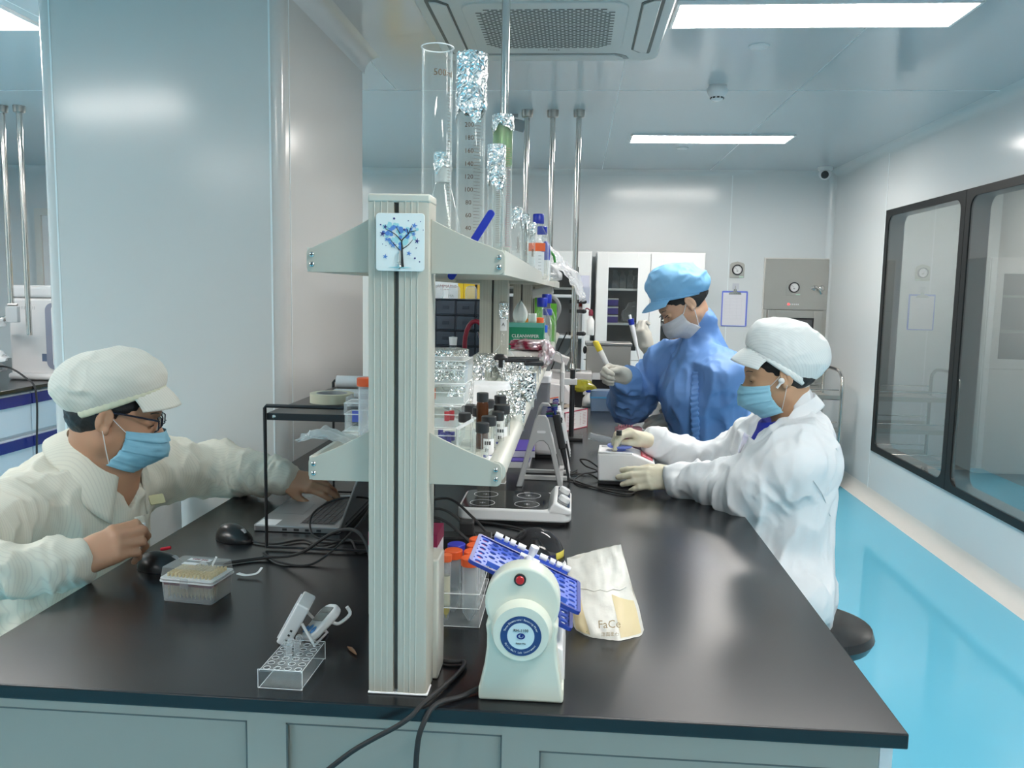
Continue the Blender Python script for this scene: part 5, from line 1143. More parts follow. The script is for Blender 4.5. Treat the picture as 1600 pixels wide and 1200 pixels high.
one('clear_vials_cluster_dish',MB().lathe([(.0001,.001),(.024,0),(.026,.004),(.026,.035),(.024,.035),(.024,.004)],28),M_glass,'low clear glass dish in front of the jars','dish',(-.155,1.265,SL))
# tissue draped box
def drape(u,v):
    a=2*PI*u; q=v
    sx,sy,h=.062,.05,.075
    c,s_=math.cos(a),math.sin(a); m_=(abs(c)**4+abs(s_)**4)**(-.25)
    if q<.45: k=q/.45; x,y,z=sx*c*m_*k,sy*s_*m_*k,h+.004*noise.noise(Vector((c*3*k,s_*3*k,1)))
    else:
        k=(q-.45)/.55; f=1+.22*k+.10*k*math.sin(a*7+1)+.06*k*math.sin(a*13); x,y=sx*c*m_*f,sy*s_*m_*f; z=h-(h-.002)*k*(.8+.2*math.sin(a*4+2))
    return (x,y,max(z,.001))
t=thing('draped_tissue','white tissue draped over a box between the jars and the foil covered beakers','tissue',(-.205,1.83,SL+.001))
obj('tissue',MB().surf(drape,64,20,cu=True),mat('tissue_soft',(.78,.79,.80),.6),t,sharp=70)
obj('covered_box',MB().box(-.055,.055,-.043,.043,0,.068),M_pp,t)
# beakers under foil
def beaker(x,y,r,h,seed,label,foil=.05):
    t=thing('foil_covered_beaker',label,'beaker',(x,y,SL))
    obj('glass_body',MB().lathe([(.0001,.003),(r*.95,0),(r,.006),(r,h-.004),(r*1.05,h),(r*.96,h-.002),(r*.95,.006),(.0001,.006)],32),M_glass,t)
    obj('foil_cover',foil_cap(r*1.09,h-foil,h+.003,seed,.03),M_foil,t); return t
for i,(px,y,r,h,fo,lb) in enumerate(((722,1.78,.024,.085,.05,'foil covered beaker behind the acrylic box stack'),(736,2.02,.030,.10,.055,'foil covered beaker left of the draped tissue'),
  (765,2.18,.034,.11,.05,'foil covered beaker behind the draped tissue, left one'),(797,2.25,.045,.095,.045,'widest foil covered beaker in front of the second rack post'),
  (812,1.98,.036,.085,.06,'foil covered beaker against the shelf rail'),(795,1.74,.024,.065,.045,'small foil covered beaker right of the draped tissue'),(700,2.2,.05,.12,.05,'large foil covered beaker seen above the acrylic boxes'),(826,2.42,.030,.085,.03,'farthest foil covered beaker at the rail joint'),(808,1.66,.016,.06,.02,'smallest foil covered beaker near the rail'))):
    p=on_y(px,600,y); beaker(p.x,y,r,h,40+i*3,lb,fo)
t=thing('volumetric_flask','slim necked volumetric flask with foil top in front of the second post','flask',(-.208,2.42,SL))
obj('glass_body',MB().lathe([(.0001,.003),(.03,0),(.045,.02),(.05,.05),(.042,.085),(.015,.115),(.0085,.13),(.0085,.225)],32),M_glass,t)
obj('foil_cover',foil_cap(.0135,.205,.245,71,.014),M_foil,t); obj('joint_label',MB().lathe([(.0095,.165),(.0095,.20)],20,cap=False),M_tint,t); text('label_writing','A',.014,T(0,-.0105,.183)@RX(PI/2),M_ink,t)
t=thing('volumetric_flask','slim glass flask with white cap left of the second post','flask',(-.338,2.3,SL))
obj('glass_body',MB().lathe([(.0001,.003),(.025,0),(.036,.02),(.038,.045),(.03,.075),(.010,.10),(.008,.14)],28),M_glass,t); obj('cap',MB().lathe([(.0001,.128),(.010,.128),(.012,.15),(.0001,.152)],20),M_white,t)
t=thing('utility_clamp','black utility clamp lying on top of the foil beakers','clamp',(-.168,2.12,SL+.088),.2)
obj('handle',MB().box(-.01,.08,-.008,.008,0,.014).box(.04,.09,-.015,.015,-.008,.004),M_dark,t,bevel=.003); obj('knob',MB().lathe([(.0001,0),(.018,0),(.02,.006),(.012,.014),(.0001,.016)],14,M=T(-.02,0,.006)).lathe([(.006,-.02),(.006,0)],10,M=T(-.02,0,.006)),M_dark,t)
for o in (t,): o.location.z=SL+.099
# behind the second post
t=thing('white_carton','plain white carton under the crumpled pink bag on the lower shelf','box',(-.168,2.90,SL)); obj('carton',MB().box(-.06,.045,-.05,.06,0,.075),M_wbot,t,bevel=.001)
t=thing('snack_wrapper','crumpled wine red and silver wrapper on the white carton','wrapper',(-.155,2.88,SL+.0955))
obj('film',crumple(MB(),.055,17,(1.25,.9,.38),flat=-.02,amp=.35,lv=4),mat('wine_film',(.28,.02,.06),.2,metal=.5,noise_col=(22,(.75,.72,.74))),t,sharp=70)
obj('loose_end',crumple(MB(),.04,23,(.55,.9,1.),flat=-.05,amp=.45,lv=4,M=T(.06,-.05,-.03)),mat('pale_pink_film',(.62,.42,.46),.2,metal=.4,noise_col=(25,(.8,.78,.78))),t,sharp=70)
t=thing('wiper_box','green box of clean wipers with a white tissue poking out','wiper box',(-.168,3.07,SL+.0))
M_grn=mat('box_green',(.0,.20,.10),.4)
obj('stand_in_carton',MB().box(-.08,.06,-.05,.06,0,.0),M_wbot,t) if False else None
obj('carton',MB().box(-.11,.055,-.045,.055,.0,.165),M_grn,t,bevel=.001)
text('box_writing','CLEANWIPER',.0165,T(-.012,-.0458,.118)@RX(PI/2),M_tint,t); obj('underline',MB().box(-.055,.03,-.0462,-.0455,.102,.107),M_tint,t); obj('light_band',MB().box(-.1105,.0555,-.0455,-.044,.150,.166),mat('band_teal',(.10,.36,.30),.4),t)
obj('tissue',MB().surf(lambda u,v:(-.035+(u-.5)*.055*math.sin(PI*min(v*.8+.22,1)),.005+.012*math.sin(u*6),.165+.085*v),10,10).surf(lambda u,v:(.01+(u-.5)*.03,.01+.006*math.sin(u*6),.165+.035*v),6,4),mat('tissue_sheer',(.75,.77,.76),.6),t,sharp=70,solid=.001)
def sbot(px,y,r,h,body,cap,label,py=540,lab=None,caph=.03):
    p=on_y(px,py,y); t=thing('plastic_bottle',label,'bottle',(p.x,y,SL)); 
    obj('body',MB().lathe([(.0001,0),(r*.92,0),(r,.008),(r,h*.62),(r*.8,h*.72),(r*.5,h*.8),(r*.48,h*.86)],28),body,t)
    obj('cap',MB().lathe([(r*.62,h-caph),(r*.62,h-.002),(.0001,h)],24),cap,t)
    if lab: obj('label',MB().surf(lambda u,v:(r*1.012*math.cos(-2.2+1.4*u),r*1.012*math.sin(-2.2+1.4*u),.05+.06*v),10,1),M_tint,t); obj('label_barcode',MB().surf(lambda u,v:(r*1.02*math.cos(-2.0+.3*u),r*1.02*math.sin(-2.0+.3*u),.06+.035*v),4,1),M_ink,t)
    return t
sbot(842,3.10,.026,.185,M_pp,M_orange,'clear plastic bottle with orange and white cap by the shelf rail',lab=1)
sbot(850,3.30,.02,.15,M_pp,mat('bright_blue',(.03,.12,.6),.4),'small clear bottle with bright blue cap by the shelf rail')
for px,y,h,lb in ((846,3.50,.255,'glass bottle with dark blue cap, nearest of the group by the second rail'),(853,3.72,.27,'taller glass bottle with dark blue cap behind the others by the rail'),(855,3.95,.20,'glass bottle with dark blue cap, lowest and farthest by the rail')):
    p=on_y(px,520,y); duran(p.x,y,SL,.042,h,lb)
one('green_sheet',MB().box(-.012,.02,-.003,.003,0,.22),mat('lime_green',(.10,.36,.03),.4),'upright lime green plastic piece at the shelf end by the rail','sheet',(-.118,4.35,SL),bevel=.002)
one('green_folder',MB().box(-.03,.0,-.1,.1,0,.25),MATS['lime_green'],'lime green folder behind the blue capped bottles','folder',(-.17,4.2,SL))
one('orange_capped_jar',MB().lathe([(.0001,0),(.03,0),(.03,.13),(.02,.14)],20).lathe([(.024,.14),(.024,.165),(.0001,.166)],20,mi=1),[M_pp,mat('amber_cap',(.8,.3,.05),.4)],'jar with amber cap left of the clear bottles','jar',(-.205,3.55,SL))
one('white_device',MB().box(-.08,.08,-.05,.05,0,.05,M=RX(.0)@RY(-.25)),M_wh3,'white sloped device at the far end of the lower shelf','device',(-.2,4.7,SL+.25),bevel=.01)
t=thing('label_note','pale paper note lying at the rail beside the jars','paper',(-.128,1.62,SL+.0008)); obj('paper',MB().box(-.012,.014,-.05,.06,0,.001),mat('note_cream',(.72,.68,.58),.6),t)
one('lilac_poster',MB().box(-.045,.045,-.001,.001,-.06,.06),mat('lilac_paper',(.62,.62,.74),.6),'pale lilac sheet taped on the back shelf unit behind the pole','poster',(.055,6.12,1.46))
one('lilac_poster',MB().box(-.05,.05,-.001,.001,-.09,.09),mat('lilac_paper',(.62,.62,.74),.6),'pale lilac sheet on the white cabinet right of the pole','poster',(.06,7.02,1.53))
# ================= PEOPLE: signed distance bodies meshed with surface nets =================
def V3(*a): return np.array(a,dtype=np.float64)
def frame(fwd,up):
    f=np.array(fwd,float); f/=np.linalg.norm(f); u=np.array(up,float); u-=f*u.dot(f); u/=np.linalg.norm(u); l=np.cross(u,f)
    return np.stack([f,l,u],1)            # columns: forward, left, up
def d_cap(P,a,b,ra,rb):
    ab=b-a; L=ab.dot(ab)+1e-12; t=np.clip((P-a)@ab/L,0,1); return np.linalg.norm(P-a-t[:,None]*ab,axis=1)-(ra+(rb-ra)*t)
def d_ell(P,c,r,M=None):
    q=P-c
    if M is not None: q=q@M
    k0=np.linalg.norm(q/r,axis=1); k1=np.linalg.norm(q/(r*r),axis=1)+1e-9; return k0*(k0-1)/k1
def smin(a,b,k): h=np.maximum(k-np.abs(a-b),0)/k; return np.minimum(a,b)-h*h*k*.25
def vnoise(P,seed=0):
    I=np.floor(P).astype(np.int64); F=P-I; F=F*F*(3-2*F)
    def h(x,y,z):
        n=(x*73856093)^(y*19349663)^(z*83492791)^(seed*2654435761); n=(n^(n>>13))*1274126177; n=n^(n>>16); return (n&0xffff)/65535.0*2-1
    o=0
    for dx in (0,1):
        for dy in (0,1):
            for dz in (0,1):
                w_=(F[:,0] if dx else 1-F[:,0])*(F[:,1] if dy else 1-F[:,1])*(F[:,2] if dz else 1-F[:,2]); o=o+w_*h(I[:,0]+dx,I[:,1]+dy,I[:,2]+dz)
    return o
def ridge(n): return 1-np.abs(n)*2
class Sdf:
    """ops: ('cap',a,b,ra,rb,k) ('ell',c,r,M,k) ('cut',fn,k) ('disp',fn)"""
    def __init__(s): s.ops=[]
    def cap(s,a,b,ra,rb,k=.01,fold=0,seed=0,fr=(26,7)): s.ops.append(('cap',np.array(a,float),np.array(b,float),ra,rb,k,fold,seed,fr)); return s
    def ell(s,c,r,M=None,k=.01): s.ops.append(('ell',np.array(c,float),np.array(r,float),M,k)); return s
    def cutell(s,c,r,M=None,k=.005): s.ops.append(('cute',np.array(c,float),np.array(r,float),M,k)); return s
    def half(s,p,n,k=.002): n=np.array(n,float); s.ops.append(('half',np.array(p,float),n/np.linalg.norm(n),k)); return s
    def disp(s,fn): s.ops.append(('disp',fn)); return s
    def __call__(s,P):
        d=np.full(len(P),1e3); C0=(P.min(0)+P.max(0))/2; rad=np.linalg.norm(P.max(0)-P.min(0))/2
        for o in s.ops:
            if o[0]=='cap':
                ab=o[2]-o[1]; t=min(1,max(0,(C0-o[1])@ab/(ab@ab+1e-12)))
                if np.linalg.norm(C0-o[1]-t*ab)-max(o[3],o[4])-rad>.12: continue
                e=d_cap(P,o[1],o[2],o[3],o[4])
                if o[6]:
                    ab=o[2]-o[1]; L=np.linalg.norm(ab); ab=ab/L; q=P-o[1]; t=q@ab; r=q-t[:,None]*ab
                    m=np.abs(e)<.05
                    if m.any():
                        X=np.stack([(t[m])*o[8][0]+ (r[m]@np.array([.6,.5,.6]))*9,*(r[m]*o[8][1]).T[:2]],1)
                        X=np.concatenate([X[:,:1],r[m][:,:2]*o[8][1]+r[m][:,2:]*o[8][1]*.7],1)
                        n=ridge(vnoise(X,o[7]))*.6+ridge(vnoise(X*1.9+5,o[7]+3))*.3
                        e[m]-=o[6]*n
                d=smin(d,e,o[5]) if o[5] else np.minimum(d,e)
            elif o[0] in ('ell','cute') and np.linalg.norm(C0-o[1])-o[2].max()-rad>.12: continue
            elif o[0]=='ell': d=smin(d,d_ell(P,o[1],o[2],o[3]),o[4])
            elif o[0]=='cute': d=-smin(-d,d_ell(P,o[1],o[2],o[3]),o[4])
            elif o[0]=='half': d=-smin(-d,(P-o[1])@o[2],o[3])
            elif o[0]=='disp':
                m=np.abs(d)<.06
                if m.any(): d[m]+=o[1](P[m])
        return d
def surfnet(F,lo,hi,h,B_=8):
    lo=np.array(lo,float); hi=np.array(hi,float); nb=np.ceil((hi-lo)/(h*B_)).astype(int)
    g=np.stack(np.meshgrid(*[np.arange(n) for n in nb],indexing='ij'),-1).reshape(-1,3)
    q_=g//5; g=g[np.lexsort((q_[:,2],q_[:,1],q_[:,0]))]; c=lo+(g+.5)*h*B_
    act=g[np.concatenate([np.abs(F(c[i:i+125])) for i in range(0,len(c),125)])<h*B_*1.35+.012]
    N=nb*B_+2
    loc=np.stack(np.meshgrid(*[np.arange(B_+1)]*3,indexing='ij'),-1).reshape(-1,3)
    cells={} ; VP=[];VK=[];sg=[]
    for s0 in range(0,len(act),48):
        A=act[s0:s0+48]; G=(A[:,None,:]*B_+loc[None]).reshape(-1,3); D=F(lo+G*h).reshape(len(A),B_+1,B_+1,B_+1)
        S0=D<0
        cs=[D[:,dx:B_+dx,dy:B_+dy,dz:B_+dz] for dx in(0,1) for dy in(0,1) for dz in(0,1)]
        ins=sum((c_<0).astype(int) for c_ in cs); m=(ins>0)&(ins<8); idx=np.argwhere(m)
        if not len(idx): continue
        cv=np.stack([c_[m] for c_ in cs],1); off=np.array([(dx,dy,dz) for dx in(0,1) for dy in(0,1) for dz in(0,1)],float)
        acc=np.zeros((len(idx),3)); cnt=np.zeros(len(idx))
        for a in range(8):
            for b in range(a+1,8):
                if np.abs(off[a]-off[b]).sum()!=1: continue
                da,db=cv[:,a],cv[:,b]; x=(da<0)!=(db<0); t=np.where(x,da/(da-db+1e-30),0); p=off[a]+t[:,None]*(off[b]-off[a]); acc+=p*x[:,None]; cnt+=x
        cell=A[idx[:,0]]*B_+idx[:,1:]
        VP.append(lo+(cell+acc/cnt[:,None])*h); VK.append((cell[:,0]*N[1]+cell[:,1])*N[2]+cell[:,2])
        sg.append((cell,cv))
    VP=np.concatenate(VP); VK=np.concatenate(VK); cell=np.concatenate([x[0] for x in sg]); cv=np.concatenate([x[1] for x in sg])
    o=np.argsort(VK); VK=VK[o]; VP=VP[o]; cell=cell[o]; cv=cv[o]
    def find(k): i=np.searchsorted(VK,k); i=np.clip(i,0,len(VK)-1); return np.where(VK[i]==k,i,-1)
    st=np.array([N[1]*N[2],N[2],1]); faces=[]
    # edge at the cell's lower corner along axis ax, corners index bits (dx,dy,dz)
    for ax in range(3):
        b=[4,2,1][ax]; s0=cv[:,0]<0; s1=cv[:,b]<0; x=s0!=s1; u,v=[(1,2),(2,0),(0,1)][ax]
        k=VK[x]; i0=np.nonzero(x)[0]; i1=find(k-st[u]); i2=find(k-st[u]-st[v]); i3=find(k-st[v]); ok=(i1>=0)&(i2>=0)&(i3>=0)
        q=np.stack([i0,i1,i2,i3],1)[ok]; fl=s0[x][ok]
        q[~fl]=q[~fl][:,::-1]; faces.append(q)
    return VP,np.concatenate(faces)
def sdf_obj(name,F,lo,hi,h,m,parent,origin,smooth=1,label=None):
    v,f=surfnet(F,lo,hi,h); v=v-np.array(origin)
    me=bpy.data.meshes.new(name); me.vertices.add(len(v)); me.vertices.foreach_set('co',v.astype(np.float32).ravel())
    me.loops.add(len(f)*4); me.loops.foreach_set('vertex_index',f.ravel().astype(np.int32)); me.polygons.add(len(f)); me.polygons.foreach_set('loop_start',np.arange(0,len(f)*4,4,dtype=np.int32))
    me.polygons.foreach_set('use_smooth',[True]*len(f)); me.materials.append(m); me.update(calc_edges=True); me.validate()
    o=bpy.data.objects.new(name,me); COL.objects.link(o); o.parent=parent
    if smooth: md=o.modifiers.new('smooth','SMOOTH'); md.factor=.5; md.iterations=smooth
    if label: o['label']=label
    return o
# ---- head in local coordinates: x forward, y left, z up, origin between the ears ----
class Head:
    def __init__(s,c,fwd,up,k=1.0): s.c=np.array(c,float); s.M=frame(fwd,up); s.k=k
    def w(s,x,y,z): return s.c+s.M@(np.array([x,y,z])*s.k)
    def sdf(s,F,ears=True):
        w,k=s.w,s.k; R3=lambda *r:np.array(r)*k
        F.ell(w(-.014,0,.042),R3(.098,.076,.082),s.M,.01); F.ell(w(.028,0,-.012),R3(.060,.062,.075),s.M,.03*k)
        F.cap(w(-.005,.045,-.05),w(.062,.012,-.090),.024*k,.017*k,.03*k); F.cap(w(-.005,-.045,-.05),w(.062,-.012,-.090),.024*k,.017*k,.03*k)
        F.ell(w(.066,0,.033),R3(.026,.05,.016),s.M,.02*k)
        F.ell(w(.055,.034,-.022),R3(.028,.024,.022),s.M,.02*k); F.ell(w(.055,-.034,-.022),R3(.028,.024,.022),s.M,.02*k)
        for y in (-.031,.031): F.cutell(w(.094,y,.010),R3(.018,.019,.012),s.M,.012*k)
        F.cap(w(.084,0,.014),w(.106,0,-.024),.007*k,.010*k,.014*k); F.ell(w(.103,0,-.028),R3(.012,.017,.010),s.M,.006*k)
        for y in (-.031,.031): F.ell(w(.0745,y,.009),R3(.0135,.0165,.0125),s.M,.003*k)
        F.cap(w(.090,.018,-.058),w(.090,-.018,-.058),.007*k,.007*k,.01*k); F.cap(w(.088,.014,-.067),w(.088,-.014,-.067),.007*k,.007*k,.008*k)
        if ears:
            for y in (-1,1):
                E=s.M@frame((.9,.0,-.2),(.2,y*.18,.98)); 
                F.ell(w(-.010,y*.081,.004),R3(.018,.0085,.030),E,.006*k); F.cutell(w(-.006,y*.093,.008),R3(.0125,.0105,.0215),E,.003*k); F.ell(w(-.002,y*.083,-.020),R3(.008,.006,.010),E,.004*k); F.cap(w(-.013,y*.085,.018),w(-.015,y*.085,-.004),.0032*k,.0030*k,.003*k)
                F.cap(w(-.004,y*.083,.018),w(-.006,y*.084,-.006),.0030*k,.0028*k,.003*k)
        return F
def mask(hd,parent,origin,m,dx=0,pleats=3,loopm=None,ear=(-.012,.084),low=0,open_side=.0):
    w=hd.w
    def f(u,v):
        a=(u-.5)*2; s_=1 if a>=0 else -1; q=abs(a)
        xf=.1120+.017*math.sin(PI*min(v*1.25,1))-.052*max(0,v-.55)**1.25/.45; zf=-.008-.108*v
        xe=.036-.026*v+.012*math.sin(PI*v); ye=.0665-.008*v+.004*math.sin(PI*v); ze=-.014-.080*v-.006*(v>.9)
        t=q*PI/2; x=xe+(xf-xe)*math.cos(t)**.85; y=ye*math.sin(t)**.9; z=zf+(ze-zf)*q**1.4
        pl=((v*pleats+.35)%1.0); e=.0048*(pl-.5)*(1-.5*q)*(.15<v<.92)
        n=.0022*noise.noise(Vector((u*9,v*9,1)))+.0015*abs(noise.noise(Vector((u*14+v*6,v*20,4))))
        return Vector(w(x+e+n,s_*(y+(e+n)*q),z))-Vector(origin)
    o=obj('face_mask',MB().surf(f,48,44),m,parent,sharp=50,solid=.0015)
    for s_ in (0,1):
        y=-1 if s_==0 else 1
        for v0,ez in ((.04,.026),(.93,-.022)):
            a=f(s_,v0); e=Vector(w(ear[0]+.004,y*(ear[1]+.002),ez*.9))-Vector(origin); mid=(a+e)/2+Vector(hd.M@np.array([0,y*.004,0]))
            obj('ear_loop',MB().tube([a,mid,e],.0017,6,smooth=4,flat=.6),loopm or M_white,o)
    return o
# hand: wrist, direction of the fingers, back-of-hand normal, thumb side sign
class Hand:
    def __init__(s,wr,d,nrm,side,k=1.0,curl=((.3,.4,.3),)*4,thumb=((.3,.35),),spread=.06,tdir=None,elbow=None):
        s.wr=np.array(wr,float); X=np.array(d,float); X/=np.linalg.norm(X); Z=np.array(nrm,float); Z-=X*Z.dot(X); Z/=np.linalg.norm(Z); Y=np.cross(Z,X)*side
        s.X,s.Y,s.Z=X,Y,Z; s.k=k; s.curl=curl; s.thumb=thumb[0]; s.spread=spread; s.tdir=tdir; s.tips=[]
    def p(s,x,y,z): return s.wr+(s.X*x+s.Y*y+s.Z*z)*s.k
    def sdf(s,F,g=0.0,wrist_to=None):
        k=s.k; r=lambda v:v*k+g
        if wrist_to is not None: F.cap(wrist_to,s.p(0,0,0),r(.030),r(.0245),.02)
        base=[(.086,.027,.002),(.091,.008,.004),(.086,-.011,.002),(.078,-.028,-.002)]
        for i,b in enumerate(base): F.cap(s.p(.004,b[1]*.55,0),s.p(b[0]-.006,b[1],b[2]-.002),r(.0165),r(.0115),.018*k if i or wrist_to is not None else .02*k)
        F.cap(s.p(.012,.018,-.006),s.p(.045,.026,-.008),r(.015),r(.013),.02*k)
        L=[(.043,.025,.021),(.047,.029,.022),(.043,.026,.021),(.034,.020,.019)]; rad=[(.0095,.0088,.0080,.0068),(.0097,.0090,.0082,.0070),(.0092,.0086,.0078,.0066),(.0082,.0076,.0070,.0060)]
        for i in range(4):
            c=s.curl[i]; sp=(1.5-i)*s.spread; pt=s.p(*base[i]); a=0; S_=Sdf()
            dr=s.X*math.cos(sp)+s.Y*math.sin(sp)
            for j in range(3):
                a+=c[j]; dd=dr*math.cos(a)-s.Z*math.sin(a); q=pt+dd*L[i][j]*k
                F.cap(pt,q,r(rad[i][j]),r(rad[i][j+1]),(.010 if j==0 else .0035)*k); pt=q
            s.tips.append(pt)
        pt=s.p(.022,.024,-.008); t1,t2=s.thumb
        td=s.tdir if s.tdir is not None else (.62,.70,-.25)
        dd=s.X*td[0]+s.Y*td[1]+s.Z*td[2]; dd/=np.linalg.norm(dd)
        q=pt+dd*.034*k; F.cap(pt,q,r(.0150),r(.0115),.016*k)
        ax=s.X*.9-s.Y*.35-s.Z*.25; ax/=np.linalg.norm(ax)
        d2=dd*(1-t1)+ax*t1; d2/=np.linalg.norm(d2); q2=q+d2*.033*k; F.cap(q,q2,r(.0110),r(.0098),.005*k)
        d3=d2*(1-t2)+ax*t2-s.Y*.3*t2; d3/=np.linalg.norm(d3); q3=q2+d3*.026*k; F.cap(q2,q3,r(.0098),r(.0078),.004*k); s.tips.append(q3)
        return F
def bbox(pts,pad): a=np.array(pts); return a.min(0)-pad,a.max(0)+pad
def visor_cap(hd,parent,origin,m,phi,cc,puff,cen,ptilt,va,vlen=.06,seed=3,amp=.007,band_m=None,smn=1,rx=.1015,ry=.0865,name='cap'):
    """puffy workwear cap cut by a tilted rim plane, with band and short visor; all in head coordinates"""
    w=hd.w; F=Sdf(); k=hd.k
    F.ell(w(*cen),np.array(puff)*k,hd.M@frame((math.cos(ptilt),0,math.sin(ptilt)),(0,0,1)),.01)
    F.ell(w(cc[0]-.3*math.sin(phi)*.06,0,cc[2]+.02),np.array((.104,.088,.075))*k,hd.M@frame((math.cos(phi),0,math.sin(phi)),(0,0,1)),.03)
    F.disp(lambda P:-amp*(ridge(vnoise((P-hd.c)@hd.M*np.array([15,13,22])+7,seed))*.6+ridge(vnoise((P-hd.c)@hd.M*np.array([34,30,40]),seed+1))*.35)*np.clip(((P-w(*cc))@(hd.M@np.array([-math.sin(phi),0,math.cos(phi)]))-.012)*22,0,1))
    n=hd.M@np.array([-math.sin(phi),0,math.cos(phi)]); F.half(w(*cc),n,.004)
    lo,hi=bbox([w(*cen)],.2); o=sdf_obj(name,F,lo,hi,.0038,m,parent,origin,smn)
    def rim(a_,e=0,up=0,dx=0,dz=0):
        x=(rx+e)*math.cos(a_); y=(ry+e)*math.sin(a_)
        return Vector(w(cc[0]+x*math.cos(phi)-up*math.sin(phi)+dx,y,cc[2]+x*math.sin(phi)+up*math.cos(phi)+dz))-Vector(origin)
    obj('band',MB().surf(lambda u,v:rim(2*PI*u,.0035+.002*math.sin(v*PI)+.0008*math.sin(u*2*PI*40),-.006+.018*v),120,4,cu=True),band_m or m,o,solid=.002,sharp=60)
    def vz(u,v):
        a_=(u-.5)*2*1.12; e=v*vlen*max(0,math.cos(a_*1.05))**.55; q=va-.25*v
        return rim(a_,.003+.004*v,.0,e*math.cos(q),e*math.sin(q)-.006*v*abs(math.sin(a_)))
    obj('visor',MB().surf(vz,32,10),m,o,solid=.0025,sharp=60)
    return o
def folds(m,scale=6,dist=.02,seed=0):
    nt=m.node_tree; b=nt.nodes['Principled BSDF']; tc=nt.nodes.new('ShaderNodeTexCoord'); mp=nt.nodes.new('ShaderNodeMapping'); mp.inputs['Location'].default_value=(seed,seed,0); mp.inputs['Scale'].default_value=(1,1,.55)
    n=nt.nodes.new('ShaderNodeTexNoise'); n.noise_type='RIDGED_MULTIFRACTAL'; n.inputs['Scale'].default_value=scale; n.inputs['Detail'].default_value=2.5; n.inputs['Distortion'].default_value=.6
    bp=nt.nodes.new('ShaderNodeBump'); bp.inputs['Strength'].default_value=.7; bp.inputs['Distance'].default_value=dist
    nt.links.new(tc.outputs['Object'],mp.inputs[0]); nt.links.new(mp.outputs[0],n.inputs['Vector']); nt.links.new(n.outputs['Fac'],bp.inputs['Height'])
    if b.inputs['Normal'].is_linked: nt.links.new(b.inputs['Normal'].links[0].from_socket,bp.inputs['Normal'])
    nt.links.new(bp.outputs[0],b.inputs['Normal']); return m
M_skinA=mat('skin_tan',(.50,.27,.165),.5,sub=.12,bump=(220,.12,.0006))
M_skinB=mat('skin_light',(.60,.36,.24),.5,sub=.12)
M_skinC=mat('skin_warm',(.55,.33,.20),.5,sub=.12)
M_hair=mat('black_hair',(.008,.008,.009),.45,bump=(120,.5,.003))
M_gownA=mat('ivory_striped_cloth',(.70,.68,.58),.75,stripe=(56,(.64,.62,.535),'Y',.1),bump=(260,.15,.0008))
M_capA=mat('ivory_cap_cloth',(.70,.69,.62),.75,stripe=(58,(.63,.62,.55),'DIAGONAL',.1),bump=(260,.15,.0008))
M_gownB=mat('blue_cleanroom_cloth',(.14,.29,.62),.55,bump=(200,.1,.0008))
M_capB=mat('sky_blue_cap_cloth',(.20,.45,.72),.6,bump=(200,.1,.0008))
M_coatC=mat('white_coat_cloth',(.80,.82,.84),.7,bump=(240,.12,.0008))
M_capC=mat('white_cap_cloth',(.78,.81,.80),.7,stripe=(56,(.71,.74,.735),'DIAGONAL',.1),bump=(200,.15,.0008))
M_glove=mat('latex_glove',(.70,.65,.50),.5,sub=.08,bump=(70,.25,.002))
M_gloveB=mat('grey_latex_glove',(.60,.57,.50),.5,bump=(70,.25,.002))
M_maskblue=mat('surgical_mask_blue',(.27,.55,.70),.65,bump=(120,.2,.0008))
M_maskgrey=mat('grey_mask',(.50,.51,.55),.7,bump=(140,.2,.0008))
M_shirt=mat('royal_blue_shirt',(.015,.03,.38),.7)
M_lash=mat('lash_dark',(.02,.015,.012),.6)
for m_,sc,di in ((M_gownA,6,.014),(M_capA,10,.006),(M_gownB,6,.022),(M_capB,10,.012),(M_coatC,6,.020),(M_capC,10,.008)): folds(m_,sc,di,sc*1.7)
def face_details(hd,parent,origin,brow=True,eye_y=(-1,1)):
    w=hd.w; e=[]
    for y in eye_y:
        e_=obj('eyelash_line',MB().tube([Vector(w(.0875-.004*abs(t)**2-.0*t,y*(.031+.014*t),.0045-.002*abs(t)))-Vector(origin) for t in (-1,-.5,0,.5,1)],.0012,6,smooth=3),M_lash,parent)
        if brow: obj('eyebrow',MB().tube([Vector(w(.0905-.012*((t+1)/2)**2,y*(.016+.017*(t+1)),.030+.004*math.sin((t+1)*1.3)))-Vector(origin) for t in (-1,-.4,.2,1)],[.0035,.0022],6,smooth=3,flat=.5),M_hair,parent)
def ridgewarp(P,s,fx,fy,fz,amp): return -amp*(ridge(vnoise(P*np.array([fx,fy,fz]),s))*.65+ridge(vnoise(P*np.array([fx,fy,fz])*2.1+9,s+1))*.25)
def hair_shell(hd,parent,origin,low=-.045,h=.004,back=True,side_x=.045):
    F=Sdf(); w=hd.w; k=hd.k
    F.ell(w(-.016,0,.042),np.array((.1010,.0790,.0845))*k,hd.M,.01); F.ell(w(-.045,0,-.01),np.array((.056,.064,.045))*k,hd.M,.03)
    F.disp(lambda P:-.002*ridge(vnoise((P-hd.c)@hd.M*np.array([40,40,90]),5)))
    # clear the face and the ears
    F.cutell(w(.118,0,-.03),np.array((.075,.12,.105))*k,hd.M,.004)
    for y in (-1,1): F.cutell(w(-.006,y*.088,-.014),np.array((.026,.026,.040))*k,hd.M,.003)
    F.ops.append(('half',w(0,0,low),hd.M@np.array([.25,0,1.0])/np.linalg.norm([.25,0,1]),.003))
    lo,hi=bbox([hd.c],.16); return sdf_obj('hair',F,lo,hi,h,M_hair,parent,origin,1)
def strips(name,pts_fn,nu,nv,m,parent,th=.003): return obj(name,MB().surf(pts_fn,nu,nv),m,parent,sharp=60,solid=th)
